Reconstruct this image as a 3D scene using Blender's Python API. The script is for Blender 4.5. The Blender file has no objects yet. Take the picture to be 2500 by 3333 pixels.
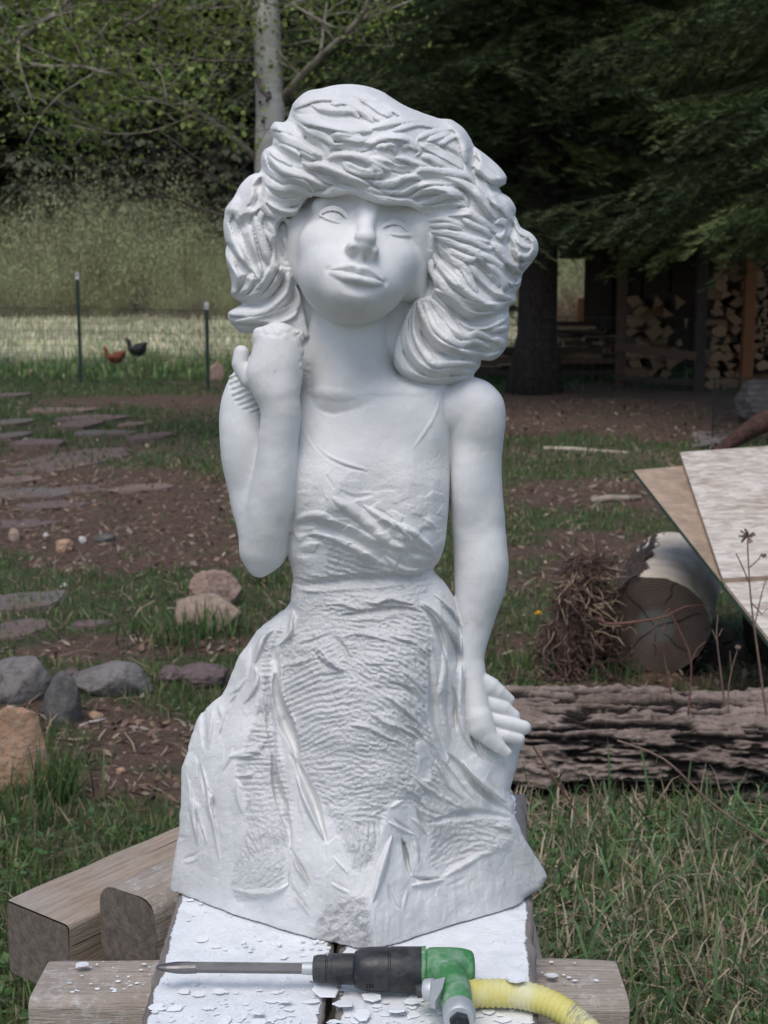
import bpy, bmesh, math, random
import numpy as np
from mathutils import Vector, Matrix, noise as mnoise
random.seed(7); RNG = np.random.default_rng(7)
SC = bpy.context.scene
COL = SC.collection
# ---------------------------------------------------------------- camera
TH = math.atan((1666.5 - 859.0) / 4629.0)          # camera pitched down ~9.9 degrees
CT, ST = math.cos(TH), math.sin(TH)
CAM_H = 1.5; Y0 = 1.70; FPX = 4629.0
cam_d = bpy.data.cameras.new('camera'); cam = bpy.data.objects.new('camera', cam_d)
COL.objects.link(cam); SC.camera = cam
cam.location = (0, 0, CAM_H); cam.rotation_euler = (math.pi / 2 - TH, 0, 0)
cam_d.sensor_fit = 'VERTICAL'; cam_d.sensor_height = 24.0; cam_d.lens = 24.0 * FPX / 3333.0
cam_d.clip_start = 0.05; cam_d.clip_end = 2000
cam_d.dof.use_dof = True; cam_d.dof.focus_distance = 1.62; cam_d.dof.aperture_fstop = 9.0
# ---------------------------------------------------------------- sky and sun (bright overcast)
world = bpy.data.worlds.new('World'); SC.world = world; world.use_nodes = True
wn = world.node_tree; bg = wn.nodes['Background']
sky = wn.nodes.new('ShaderNodeTexSky'); sky.sky_type = 'NISHITA'; sky.sun_disc = False
SUN_EL, SUN_AZ = math.radians(62), math.radians(200)   # high, from behind the camera, a little to the left
sky.sun_elevation = SUN_EL; sky.sun_rotation = SUN_AZ; sky.dust_density = 3.5; sky.air_density = 1.05; sky.ozone_density = 0.95; sky.altitude = 600
wn.links.new(sky.outputs[0], bg.inputs[0]); bg.inputs[1].default_value = 0.12
sd = bpy.data.lights.new('sun', 'SUN'); sd.energy = 1.3; sd.angle = math.radians(35); sd.color = (1.0, 0.965, 0.92)
sun = bpy.data.objects.new('sun', sd); COL.objects.link(sun)
dirv = Vector((math.sin(SUN_AZ) * math.cos(SUN_EL), math.cos(SUN_AZ) * math.cos(SUN_EL), math.sin(SUN_EL)))
sun.rotation_euler = dirv.to_track_quat('Z', 'Y').to_euler()
SC.view_settings.view_transform = 'Standard'; SC.view_settings.look = 'None'
SC.view_settings.exposure = 0.38; SC.view_settings.gamma = 1.0; SC.view_settings.use_curve_mapping = False
SC.cycles.max_bounces = 6; SC.cycles.diffuse_bounces = 3; SC.cycles.glossy_bounces = 2; SC.cycles.transparent_max_bounces = 8

# ---------------------------------------------------------------- measuring helpers
def W(px, py, Y):
    """the point seen at photo pixel (px, py) at world distance Y"""
    dx = (px - 1250.0) / FPX; dy = (1666.5 - py) / FPX
    t = Y / (CT + dy * ST)
    return Vector((dx * t, Y, CAM_H + (-ST + dy * CT) * t))
def G(px, py, z=0.0):
    """the point at height z seen at photo pixel (px, py)"""
    dx = (px - 1250.0) / FPX; dy = (1666.5 - py) / FPX
    t = (z - CAM_H) / (-ST + dy * CT)
    return Vector((dx * t, (CT + dy * ST) * t, z))
def mpp(Y, py=1666):
    """metres per photo pixel at distance Y"""
    return Y / (CT + (1666.5 - py) / FPX * ST) / FPX
def tag(o, label=None, cat=None, group=None, kind=None):
    if label: o['label'] = label
    if cat: o['category'] = cat
    if group: o['group'] = group
    if kind: o['kind'] = kind
    return o
def mesh_obj(name, verts, faces, mat=None, parent=None, smooth=False, loc=None):
    me = bpy.data.meshes.new(name)
    if isinstance(verts, np.ndarray) and isinstance(faces, np.ndarray):
        k = faces.shape[1]
        me.vertices.add(len(verts)); me.vertices.foreach_set('co', verts.astype(np.float32).ravel())
        me.loops.add(faces.size); me.loops.foreach_set('vertex_index', faces.astype(np.int32).ravel())
        me.polygons.add(len(faces)); me.polygons.foreach_set('loop_start', (np.arange(len(faces)) * k).astype(np.int32))
        me.update(calc_edges=True)
    else:
        me.from_pydata([tuple(v) for v in verts], [], [tuple(f) for f in faces]); me.update()
    if smooth: me.polygons.foreach_set('use_smooth', np.ones(len(me.polygons), bool))
    if mat: me.materials.append(mat)
    o = bpy.data.objects.new(name, me); COL.objects.link(o)
    if parent: o.parent = parent
    if loc is not None: o.location = loc
    return o
def empty(name, loc=(0, 0, 0), rz=0.0):
    o = bpy.data.objects.new(name, None); COL.objects.link(o)
    o.location = loc; o.rotation_euler = (0, 0, rz); o.empty_display_size = 0.05
    return o
def adopt(o, root):
    """make o a child of root while keeping it where it is (root has no scale)"""
    o.parent = root; o.matrix_parent_inverse = Matrix.LocRotScale(root.location, root.rotation_euler, None).inverted(); return o
# ---------------------------------------------------------------- materials
class Nodes:
    def __init__(s, name, rough=0.8):
        s.m = bpy.data.materials.new(name); s.m.use_nodes = True; s.t = s.m.node_tree
        s.b = s.t.nodes['Principled BSDF']; s.b.inputs['Roughness'].default_value = rough
        s.b.inputs['Specular IOR Level'].default_value = 0.3
        s.co = s.n('ShaderNodeTexCoord').outputs['Object']
    def n(s, typ, **kw):
        x = s.t.nodes.new(typ)
        for k, v in kw.items(): setattr(x, k, v)
        return x
    def put(s, sock, v):
        if isinstance(v, bpy.types.NodeSocket): s.t.links.new(v, sock)
        else: sock.default_value = v
    def noise(s, scale, detail=4, rough=0.55, co=None, dist=0.0, out='Fac'):
        x = s.n('ShaderNodeTexNoise'); x.inputs['Scale'].default_value = scale; x.inputs['Detail'].default_value = detail
        x.inputs['Roughness'].default_value = rough; x.inputs['Distortion'].default_value = dist
        s.t.links.new(co or s.co, x.inputs['Vector']); return x.outputs[out]
    def vor(s, scale, feature='F1', co=None, out='Distance', rand=1.0):
        x = s.n('ShaderNodeTexVoronoi', feature=feature); x.inputs['Scale'].default_value = scale
        x.inputs['Randomness'].default_value = rand
        s.t.links.new(co or s.co, x.inputs['Vector']); return x.outputs[out]
    def mapping(s, scale=(1, 1, 1), rot=(0, 0, 0), co=None, loc=(0, 0, 0)):
        x = s.n('ShaderNodeMapping'); x.inputs['Scale'].default_value = scale; x.inputs['Rotation'].default_value = rot
        x.inputs['Location'].default_value = loc
        s.t.links.new(co or s.co, x.inputs['Vector']); return x.outputs[0]
    def ramp(s, fac, stops, interp='LINEAR'):
        x = s.n('ShaderNodeValToRGB'); x.color_ramp.interpolation = interp
        e = x.color_ramp.elements
        while len(e) < len(stops): e.new(0.5)
        for el, (p, c) in zip(e, stops):
            el.position = p; el.color = (*c, 1) if not isinstance(c, (int, float)) else (c, c, c, 1)
        s.put(x.inputs[0], fac); return x.outputs[0]
    def mix(s, fac, a, b, mode='MIX'):
        x = s.n('ShaderNodeMix', data_type='RGBA', blend_type=mode)
        s.put(x.inputs[0], fac)
        s.put(x.inputs[6], (*a, 1) if isinstance(a, tuple) and len(a) == 3 else a)
        s.put(x.inputs[7], (*b, 1) if isinstance(b, tuple) and len(b) == 3 else b)
        return x.outputs[2]
    def math(s, op, a, b=0.0, c=None, clamp=False):
        x = s.n('ShaderNodeMath', operation=op, use_clamp=clamp); s.put(x.inputs[0], a); s.put(x.inputs[1], b)
        if c is not None: s.put(x.inputs[2], c)
        return x.outputs[0]
    def attr(s, name, out='Fac'):
        x = s.n('ShaderNodeAttribute', attribute_name=name); return x.outputs[out]
    def bump(s, h, dist=0.01, strength=1.0, normal=None):
        x = s.n('ShaderNodeBump'); s.put(x.inputs['Strength'], strength); x.inputs['Distance'].default_value = dist
        s.put(x.inputs['Height'], h)
        if normal is not None: s.t.links.new(normal, x.inputs['Normal'])
        return x.outputs[0]
    def done(s, color=None, normal=None, rough=None, **kw):
        if color is not None: s.put(s.b.inputs['Base Color'], (*color, 1) if isinstance(color, tuple) and len(color) == 3 else color)
        if normal is not None: s.t.links.new(normal, s.b.inputs['Normal'])
        if rough is not None: s.put(s.b.inputs['Roughness'], rough)
        for k, v in kw.items(): s.put(s.b.inputs[k.replace('_', ' ')], v)
        return s.m
# ---------------------------------------------------------------- geometry helpers
class MB:
    """collects simple shapes and links them as ONE mesh object"""
    def __init__(s): s.v = []; s.f = []
    def add(s, vs, fs):
        b = len(s.v); s.v += [tuple(v) for v in vs]; s.f += [tuple(b + i for i in f) for f in fs]
    def box(s, c, size, rot=None, bev=0.0):
        x, y, z = [q / 2 for q in size]; m = rot or Matrix.Identity(3)
        vs = [Vector(c) + m @ Vector((sx * x, sy * y, sz * z)) for sx in (-1, 1) for sy in (-1, 1) for sz in (-1, 1)]
        s.add(vs, [(0, 1, 3, 2), (4, 6, 7, 5), (0, 4, 5, 1), (2, 3, 7, 6), (0, 2, 6, 4), (1, 5, 7, 3)])
    def tube(s, pts, r, n=8, caps=True):
        pts = [Vector(p) for p in pts]; m = len(pts); rr = r if hasattr(r, '__len__') else [r] * m
        b = len(s.v); up = None
        for i, p in enumerate(pts):
            t = (pts[min(i + 1, m - 1)] - pts[max(i - 1, 0)]).normalized()
            if up is None: up = t.orthogonal().normalized()
            up = (up - t * up.dot(t)).normalized(); w = t.cross(up)
            for k in range(n):
                a = 2 * math.pi * k / n; s.v.append(tuple(p + (up * math.cos(a) + w * math.sin(a)) * rr[i]))
        for i in range(m - 1):
            for k in range(n):
                k2 = (k + 1) % n; s.f.append((b + i * n + k, b + i * n + k2, b + (i + 1) * n + k2, b + (i + 1) * n + k))
        if caps: s.f.append(tuple(b + k for k in range(n))[::-1]); s.f.append(tuple(b + (m - 1) * n + k for k in range(n)))
    def lathe(s, prof, n=24, axis=None, org=(0, 0, 0)):
        """prof: (distance along axis, radius)"""
        axis = Vector(axis or (0, 0, 1)).normalized(); s.tube([Vector(org) + axis * a for a, _ in prof], [max(r, 1e-5) for _, r in prof], n)
    def build(s, name, mat=None, parent=None, smooth=False, origin=None):
        if origin is not None: s.v = [tuple(Vector(v) - Vector(origin)) for v in s.v]
        o = mesh_obj(name, s.v, s.f, mat, None, smooth)
        if origin is not None: o.location = origin
        if parent: adopt(o, parent)
        return o
def nest(o, part):
    """o becomes a sub-part of a part whose own mesh is already in world coordinates"""
    o.parent = part; o.matrix_parent_inverse = Matrix.Identity(4); return o
def bevel(o, w, seg=2):
    m = o.modifiers.new('bevel', 'BEVEL'); m.width = w; m.segments = seg; m.limit_method = 'ANGLE'; m.angle_limit = math.radians(40); return o
def dup(root, loc=None, rotz=None, scale=None, label=None):
    def cp(o, par):
        c = o.copy(); COL.objects.link(c)
        if par: c.parent = par
        for ch in o.children: cp(ch, c)
        return c
    r = cp(root, None)
    if loc is not None: r.location = loc
    if rotz is not None: r.rotation_euler = (0, 0, rotz)
    if scale is not None: r.scale = (scale,) * 3
    if label: r['label'] = label
    return r
def wnoise(x, y, scale, seed=0, oct=3):
    r = np.random.default_rng(seed + 100); T_ = r.uniform(-1, 1, (256, 256)); out = 0; amp = 1.0; tot = 0
    for o in range(oct):
        u = x / scale * 2 ** o + 37.3 * o; v = y / scale * 2 ** o + 11.7 * o
        iu = np.floor(u).astype(int); iv = np.floor(v).astype(int); fu, fv = u - iu, v - iv; fu = fu * fu * (3 - 2 * fu); fv = fv * fv * (3 - 2 * fv)
        g = lambda a, b: T_[a % 256, b % 256]
        out = out + amp * ((g(iu, iv) * (1 - fu) + g(iu + 1, iv) * fu) * (1 - fv) + (g(iu, iv + 1) * (1 - fu) + g(iu + 1, iv + 1) * fu) * fv); tot += amp; amp *= .5
    return out / tot * 1.5
def sstep(a, b, x): t = np.clip((x - a) / (b - a), 0, 1); return t * t * (3 - 2 * t)
def rock(name, c, size, seed, mat, rot=0.0, rough=.26, sub=5, sharp=0.35, label=None, cat='rock', group=None, flat=0.0):
    bm = bmesh.new(); bmesh.ops.create_icosphere(bm, subdivisions=sub, radius=1.0); off = Vector((seed * 7.3, seed * 3.1, seed * 1.7))
    rr = random.Random(seed); planes = [(Vector((rr.gauss(0, 1), rr.gauss(0, 1), rr.gauss(0, .8))).normalized(), rr.uniform(.60, .86)) for _ in range(15)]
    for v in bm.verts:
        p = v.co.copy()
        for n, d in planes:
            e = p.dot(n) - d
            if e > 0: p -= n * e * (.35 + sharp)
        p *= 1 + rough * mnoise.fractal(v.co * 1.1 + off, 1.0, 2.0, 4) * .6 + rough * .25 * mnoise.fractal(v.co * 5 + off, 1.0, 2.0, 3)
        if p.z < -flat and flat: p.z = -flat
        v.co = (p.x * size[0], p.y * size[1], p.z * size[2])
    me = bpy.data.meshes.new(name); bm.to_mesh(me); bm.free()
    me.polygons.foreach_set('use_smooth', np.ones(len(me.polygons), bool)); me.materials.append(mat)
    o = bpy.data.objects.new(name, me); COL.objects.link(o); o.location = c; o.rotation_euler = (0, 0, rot)
    if label: tag(o, label, cat, group)
    return o
# shared wood / stone materials
def wood_mat(name, base, dark, axis='X', scale=1.0, rough=.85, weather=.5, spec=.2, rings=None):
    n = Nodes(name, rough); st = {'X': (1, 14, 14), 'Y': (14, 1, 14), 'Z': (14, 14, 1)}[axis]
    g = n.noise(9 * scale, 5, .65, co=n.mapping(st), dist=.3); f = n.noise(60 * scale, 3, .7, co=n.mapping([q ** .8 for q in st]))
    blot = n.noise(4 * scale, 4, .6)
    c = n.mix(n.ramp(g, [(.3, 0.0), (.7, 1.0)]), dark, base); c = n.mix(n.math('MULTIPLY', n.ramp(blot, [(.4, 0.0), (.75, 1.0)]), weather), c, tuple(q * .62 for q in base))
    c = n.mix(n.math('MULTIPLY', n.ramp(f, [(.55, 0.0), (.75, 1.0)]), .5), c, dark)
    return n.done(c, n.bump(n.math('ADD', g, n.math('MULTIPLY', f, .5)), .004, .7))
# ================================================================ GROUND
# places where soil, straw or green shows, given as ground points seen in the yard: (px, py, radius x, radius y, amount)
DIRT = [(330,1640,.85,.55,1.2),(420,1740,.6,.4,1.0),(560,1650,.3,.4,.8),(250,1760,.60,.30,1.1),(480,1700,.5,.3,.9),(420,1830,.6,.22,.9),(150,1720,.5,.3,.9),(600,1310,1.0,.5,.7),(560,2420,.32,.26,1.3),(330,2330,.35,.2,.7),(400,2560,.3,.12,.7),(300,2120,.35,.12,.7),
        (430,1560,.7,.5,.6),(100,1530,.8,.6,.6),(2000,1600,.55,.5,1.1),(1800,1620,.5,.4,.7),(1900,1760,.35,.3,.8),(1750,1900,.2,.2,.3),(1850,2230,.3,.15,.8),(1700,1340,2.0,1.6,1.3),(2000,1330,1.8,1.7,1.3),(2300,1330,1.6,1.7,1.3),(1500,1340,1.2,1.4,1.0),
        (700,1300,1.2,.7,.5),(1800,2120,.16,.2,.9),(2000,1800,.3,.2,.7),(620,2750,.2,.2,.4)]
STRAW = [(700,1480,.9,.55,1.0),(520,1440,.7,.5,.6),(1800,1480,1.2,.3,.9),(2050,1490,.8,.3,.9),(600,2200,.5,.1,.4),(1900,2180,.4,.2,.5),(60,2700,.3,.2,.5),(1850,2700,.35,.25,.7)]
def gauss_field(L, x, y):
    r = np.zeros_like(x)
    for px, py, rx, ry, a in L:
        p = G(px, py); r = r + a * np.exp(-((x - p.x) / rx) ** 2 - ((y - p.y) / ry) ** 2)
    return r
def cover(x, y):
    """grass cover 0..1, straw 0..1 at ground points"""
    n1 = wnoise(x, y, .9, 1, 4); n2 = wnoise(x, y, .22, 2, 3); n3 = wnoise(x, y, .09, 5, 2)
    d = gauss_field(DIRT, x, y); s = gauss_field(STRAW, x, y)
    g = .63 + .38 * n1 + .28 * n2 + .15 * n3 - .85 * d
    g = g + .30 * sstep(4.6, 3.2, y) * sstep(.2, .5, np.abs(x)) + .9 * sstep(18.2, 19.2, y)
    g = g + .35 * np.exp(-((x - G(1750, 1450).x) / 1.6) ** 2 - ((y - G(1750, 1450).y) / .5) ** 2)
    return np.clip(sstep(.22, .62, g), 0, 1), np.clip(s * (.7 + .6 * n2) + .2 * n3, 0, 1)
def height(x, y):
    h = .018 * wnoise(x, y, .7, 3, 3) + .006 * wnoise(x, y, .12, 4, 3) * (np.abs(y) < 14)
    near = np.clip((np.hypot(x, y - 1.7) - .6) / .5, 0, 1)
    far = np.clip((y - 46) / 100, 0, 1)
    return h * near * np.clip(1 - (y - 20) / 30, 0, 1) + far * (46 + 8 * wnoise(x, y, 60, 6, 3)) + 1.2 * sstep(30, 46, y) * 0
def build_ground():
    ys = [-6.0]
    while ys[-1] < 190: ys.append(ys[-1] + (.5 if ys[-1] < 2 else .03 + max(0, ys[-1] - 3) ** 1.25 * .012))
    ys = np.array(ys); xs = [0.0]
    while xs[-1] < 160: xs.append(xs[-1] + .03 + xs[-1] ** 1.4 * .022)
    xs = np.array([-q for q in xs[:0:-1]] + xs); X, Y = np.meshgrid(xs, ys, indexing='ij')
    Z = height(X, Y); V_ = np.stack([X, Y, Z], -1).reshape(-1, 3); nx, ny = X.shape
    idx = np.arange(nx * ny).reshape(nx, ny); Q_ = np.stack([idx[:-1, :-1], idx[1:, :-1], idx[1:, 1:], idx[:-1, 1:]], -1).reshape(-1, 4)
    n = Nodes('yard_ground', .95)
    gr = n.attr('grass'); stw = n.attr('straw'); far = n.attr('meadow')
    n1 = n.noise(38, 5, .65); n2 = n.noise(7, 4, .6); n3 = n.noise(140, 3, .6); peb = n.vor(55)
    soil = n.mix(n.ramp(n1, [(.3, 0.0), (.7, 1.0)]), (.135, .080, .058), (.27, .172, .125)); soil = n.mix(n.ramp(n2, [(.4, 0.0), (.7, .7)]), soil, (.115, .088, .062))
    soil = n.mix(n.ramp(peb, [(.05, 1.0), (.13, 0.0)]), soil, (.25, .20, .17))
    grs = n.mix(n.ramp(n1, [(.35, 0.0), (.65, 1.0)]), (.050, .070, .026), (.120, .145, .058)); grs = n.mix(n.ramp(n3, [(.5, 0.0), (.8, .6)]), grs, (.17, .16, .08))
    dry = n.mix(n.ramp(n1, [(.35, 0.0), (.65, 1.0)]), (.16, .12, .075), (.36, .29, .20))
    c = n.mix(n.math('MULTIPLY', gr, n.ramp(n3, [(.2, .6), (.5, 1.0)])), soil, grs); c = n.mix(n.math('MULTIPLY', stw, n.ramp(n1, [(.35, .1), (.6, 1.0)])), c, dry)
    mn = n.noise(3.0, 6, .7, co=n.mapping((1, .35, 1))); mea = n.mix(n.ramp(mn, [(.35, 0.0), (.65, 1.0)]), (.36, .38, .21), (.74, .67, .48))
    c = n.mix(far, c, mea); wood = n.attr('forest'); c = n.mix(wood, c, (.04, .042, .026))
    m = n.done(c, n.bump(n.math('ADD', n.math('ADD', n1, n.math('MULTIPLY', n3, .6)), n.math('MULTIPLY', n2, 1.5)), .05, 1.0))
    o = mesh_obj('ground', V_, Q_, m, smooth=True); o['kind'] = 'structure'
    x, y = V_[:, 0], V_[:, 1]; g, s = cover(x, y)
    mead = sstep(21.5, 25, y + 1.2 * wnoise(x, y, 2.5, 8)) * (1 - sstep(46, 50, y)); fo = sstep(44, 50, y)
    for nm, a in (('grass', g), ('straw', s * (y < 18)), ('meadow', mead), ('forest', fo)):
        at = o.data.attributes.new(nm, 'FLOAT', 'POINT'); at.data.foreach_set('value', a.astype(np.float32))
build_ground()
# ---------------------------------------------------------------- grass (uncountable: joined blades)
def grass_material():
    n = Nodes('grass_blade', .6); a = n.n('ShaderNodeAttribute', attribute_name='tint').outputs['Color']
    n.b.inputs['Specular IOR Level'].default_value = .25
    tr = n.n('ShaderNodeBsdfTranslucent'); n.t.links.new(a, tr.inputs[0]); n.t.links.new(a, n.b.inputs['Base Color'])
    mx = n.n('ShaderNodeMixShader'); mx.inputs[0].default_value = .25; n.t.links.new(n.b.outputs[0], mx.inputs[1]); n.t.links.new(tr.outputs[0], mx.inputs[2])
    n.t.links.new(mx.outputs[0], n.t.nodes['Material Output'].inputs[0]); return n.m
GRASS_M = grass_material()
def blades(name, x, y, h, w, col, bend=.45, lab=None, lay=None, zb=None, seed=0):
    """x, y roots; h heights; w widths; col (n,3)"""
    r = np.random.default_rng(seed + 50); n = len(x); a = r.uniform(0, 2 * np.pi, n); b = r.uniform(.1, 1, n) * bend * 2
    if lay is not None: b = np.where(lay, r.uniform(2.5, 4, n), b)
    dx, dy = np.cos(a), np.sin(a); fa = r.uniform(0, np.pi, n); wx, wy = np.cos(fa) * w / 2, np.sin(fa) * w / 2
    z0 = (height(x, y) if zb is None else zb) - .01
    V_ = np.zeros((n, 7, 3))
    for k, (t, ww) in enumerate(((0, 1), (.38, .9), (.75, .55))):
        out = b * t ** 1.8 * h * .55; up = h * (t - .35 * t * t * np.clip(b, 0, 1.6)); up = np.maximum(up, .012) if k else up * 0
        for s_, q in ((-1, 0), (1, 1)):
            V_[:, k * 2 + q] = np.stack([x + dx * out + s_ * wx * ww, y + dy * out + s_ * wy * ww, z0 + up], -1)
    out = b * h * .55; up = np.maximum(h * (1 - .45 * np.clip(b, 0, 1.7)), .008); V_[:, 6] = np.stack([x + dx * out, y + dy * out, z0 + up], -1)
    base = (np.arange(n) * 7)[:, None, None]; T_ = np.array([(0, 1, 3), (0, 3, 2), (2, 3, 5), (2, 5, 4), (4, 5, 6)])[None]
    F_ = (base + T_).reshape(-1, 3)
    o = mesh_obj(name, V_.reshape(-1, 3), F_, GRASS_M, smooth=True); o['kind'] = 'stuff'
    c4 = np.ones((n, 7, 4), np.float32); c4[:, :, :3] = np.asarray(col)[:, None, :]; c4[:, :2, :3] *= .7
    at = o.data.attributes.new('tint', 'FLOAT_COLOR', 'POINT'); at.data.foreach_set('color', c4.ravel())
    if lab: tag(o, lab, 'grass')
    return o
def gcol(n, r, dry=.15):
    g1, g2 = np.array([.058, .105, .030]), np.array([.18, .25, .085]); t = r.uniform(0, 1, n)[:, None] ** 1.3; c = g1 * (1 - t) + g2 * t
    blue = r.uniform(0, 1, n) < .3; c[blue] = c[blue] * np.array([.75, .95, 1.2])
    d = r.uniform(0, 1, n) < dry; c[d] = np.array([.34, .27, .17]) * r.uniform(.5, 1.15, (d.sum(), 1)); return c
BOG = [(1.7, 0, .62, .55)]      # keep the grass out of the timber crib
def scatter(n, x0, x1, y0, y1, seed, thr=.25, pw=1.0):
    r = np.random.default_rng(seed); x = r.uniform(x0, x1, n); y = r.uniform(y0, y1, n)
    k = np.abs(x) < y * .36 + .5; x, y = x[k], y[k]; g, s = cover(x, y); cl = .5 + .5 * wnoise(x, y, .16, seed + 9, 2)
    p = np.maximum(g ** pw * (.35 + .65 * cl), .035); k = (r.uniform(0, 1, len(x)) < p); return x[k], y[k], g[k], s[k], r
def make_grass():
    X, Y, g, s, r = scatter(82000, -2.1, 2.1, 2.35, 5.2, 11); n = len(X); k = ~((np.abs(X + .05) < .33) & (Y < 2.45)); X, Y, g = X[k], Y[k], g[k]; n = len(X)
    tall = np.clip(sstep(4.2, 3.0, Y) * sstep(.15, .45, X) * 1.0 + sstep(3.7, 2.9, Y) * sstep(-.35, -.6, X) * .55, 0, 1)
    h = r.uniform(.03, .09, n) * (1 + tall * 1.1); w = r.uniform(.0028, .0055, n) * (1 + .3 * tall)
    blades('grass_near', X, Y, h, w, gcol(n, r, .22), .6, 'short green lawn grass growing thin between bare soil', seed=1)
    # long tangled grass right of the crib and by the lower left timbers
    m = 13000; X = r.uniform(.16, 1.5, m); Y = r.uniform(2.35, 3.75, m); k = r.uniform(0, 1, m) < (.25 + .75 * (wnoise(X, Y, .25, 31, 2) > -.1)); X, Y = X[k], Y[k]; n = len(X)
    h = r.uniform(.08, .23, n); lay = r.uniform(0, 1, n) < .3; c = gcol(n, r, .0); c = np.where((r.uniform(0, 1, n) < .40 + .3 * (wnoise(X, Y, .5, 33, 2) > .2))[:, None], np.array([.58, .48, .34]) * r.uniform(.5, 1.1, (n, 1)), c)
    blades('long_grass', X, Y, h, r.uniform(.0035, .0075, n), c, .8, 'long tangled green and straw coloured grass right of the painted boards', lay=lay, seed=2)
    m = 480; X = r.uniform(.22, 1.4, m); Y = r.uniform(2.4, 3.6, m); n = m
    blades('broad_grass', X, Y, r.uniform(.16, .34, n), r.uniform(.007, .012, n), np.array([.09, .17, .06]) * r.uniform(.6, 1.5, (n, 1)) * np.array([1.1, 1, 1.2]), 1.1, 'arching broad green grass blades right of the boards', seed=9)
    m = 2600; X = r.uniform(-1.3, -.30, m); Y = r.uniform(2.4, 3.5, m); k = wnoise(X, Y, .3, 41, 2) > -.1; X, Y = X[k], Y[k]; n = len(X)
    blades('long_grass', X, Y, r.uniform(.06, .17, n), r.uniform(.003, .0065, n), gcol(n, r, .25), .75, 'leafy grass in front of the big orange rock and left timbers', lay=r.uniform(0, 1, n) < .25, seed=3)
    X, Y, g, s, r = scatter(98000, -4.0, 4.0, 5.2, 10.5, 12); n = len(X)
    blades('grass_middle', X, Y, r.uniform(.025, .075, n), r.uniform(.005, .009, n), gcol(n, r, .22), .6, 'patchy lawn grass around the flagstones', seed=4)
    X, Y, g, s, r = scatter(66000, -7.5, 7, 10.5, 21, 13); n = len(X)
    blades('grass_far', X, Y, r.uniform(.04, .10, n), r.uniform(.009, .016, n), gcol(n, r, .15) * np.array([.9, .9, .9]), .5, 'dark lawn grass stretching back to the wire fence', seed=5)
    r = np.random.default_rng(77); m = 42000; Y = r.uniform(18.6, 44, m); X = r.uniform(-14, 6, m); k = (X < Y * .30 + 1) & (r.uniform(0, 1, m) < .35 + .9 * (wnoise(X, Y, 2.2, 51, 3) > -.15)); X, Y = X[k], Y[k]; n = len(X)
    t = sstep(21.5, 25, Y + 1.2 * wnoise(X, Y, 2.5, 8)); c = gcol(n, r, .1) * 1.5 * (1 - t[:, None]) + t[:, None] * np.where(r.uniform(0, 1, n)[:, None] < .7, np.array([.78, .71, .50]), np.array([.33, .42, .21])) * r.uniform(.55, 1.2, (n, 1)) * (1 + .35 * wnoise(X, Y, 3.0, 52, 3))[:, None]
    blades('meadow_grass', X, Y, r.uniform(.10, .24, n), r.uniform(.02, .035, n), c, .5, 'pale dry meadow grass beyond the wire fence', seed=6)
    # straw lying about
    m = 5200; X = r.uniform(-3, 3, m); Y = 2.5 + 9 * r.uniform(0, 1, m) ** 1.6; g, s = cover(X, Y); k = (r.uniform(0, 1, m) < .25 + s) & (np.abs(X) < Y * .3 + .3) & ~((np.abs(X) < .42) & (Y < 2.5)); X, Y = X[k], Y[k]; n = len(X)
    blades('dry_grass', X, Y, r.uniform(.05, .14, n), r.uniform(.0025, .005, n) * (1 + Y * .12), np.array([.42, .34, .23]) * r.uniform(.55, 1.1, (n, 1)), .5, 'dead straw coloured stalks lying on the yard', lay=np.ones(n, bool), seed=7)
make_grass()
def tuft(px, py, h, n, seed, lab, spread=.05, z=0.0, dry=.12):
    p = G(px, py, z); r = np.random.default_rng(seed); X = p.x + r.normal(0, spread, n); Y = p.y + r.normal(0, spread * .6, n)
    o = blades('grass_tuft', X, Y, h * r.uniform(.45, 1.0, n), r.uniform(.003, .006, n) * (p.y / 3) ** .7, gcol(n, r, dry) * .9, .55, seed=seed)
    del o['kind']; tag(o, lab, 'grass tuft'); return o
for a in [(190, 2600, .22, 170, 1, 'tall dark green grass tuft between the orange rock and the dark boulder', .05), (680, 2070, .22, 120, 2, 'grass tuft in front of the domed tan rock', .09), (560, 2110, .20, 90, 3, 'grass tuft at the left end of the domed tan rock', .08),
          (480, 2060, .10, 60, 4, 'small grass tuft beside the purple flagstone', .08), (860, 1900, .16, 60, 5, 'grass tuft behind the forearm beside the pink rock', .1), (330, 1880, .07, 60, 6, 'low grass tuft at the corner of the grey flagstone', .07),
          (700, 1530, .10, 70, 7, 'dark grass clump on the straw patch left of the figure', .12), (1730, 2170, .16, 80, 8, 'grass tuft left of the root clump', .08), (2000, 2210, .14, 80, 9, 'dark grass tuft at the foot of the round log', .08), (500, 2850 - 120, .12, 50, 10, 'grass tuft against the weathered timber', .06),
          (40, 2680, .16, 90, 11, 'broad bladed grass tuft at the left edge of the yard', .07), (620, 2330 - 40, .10, 60, 12, 'grass tuft beside the purple stone and bare soil', .08)]: tuft(*a)
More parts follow.
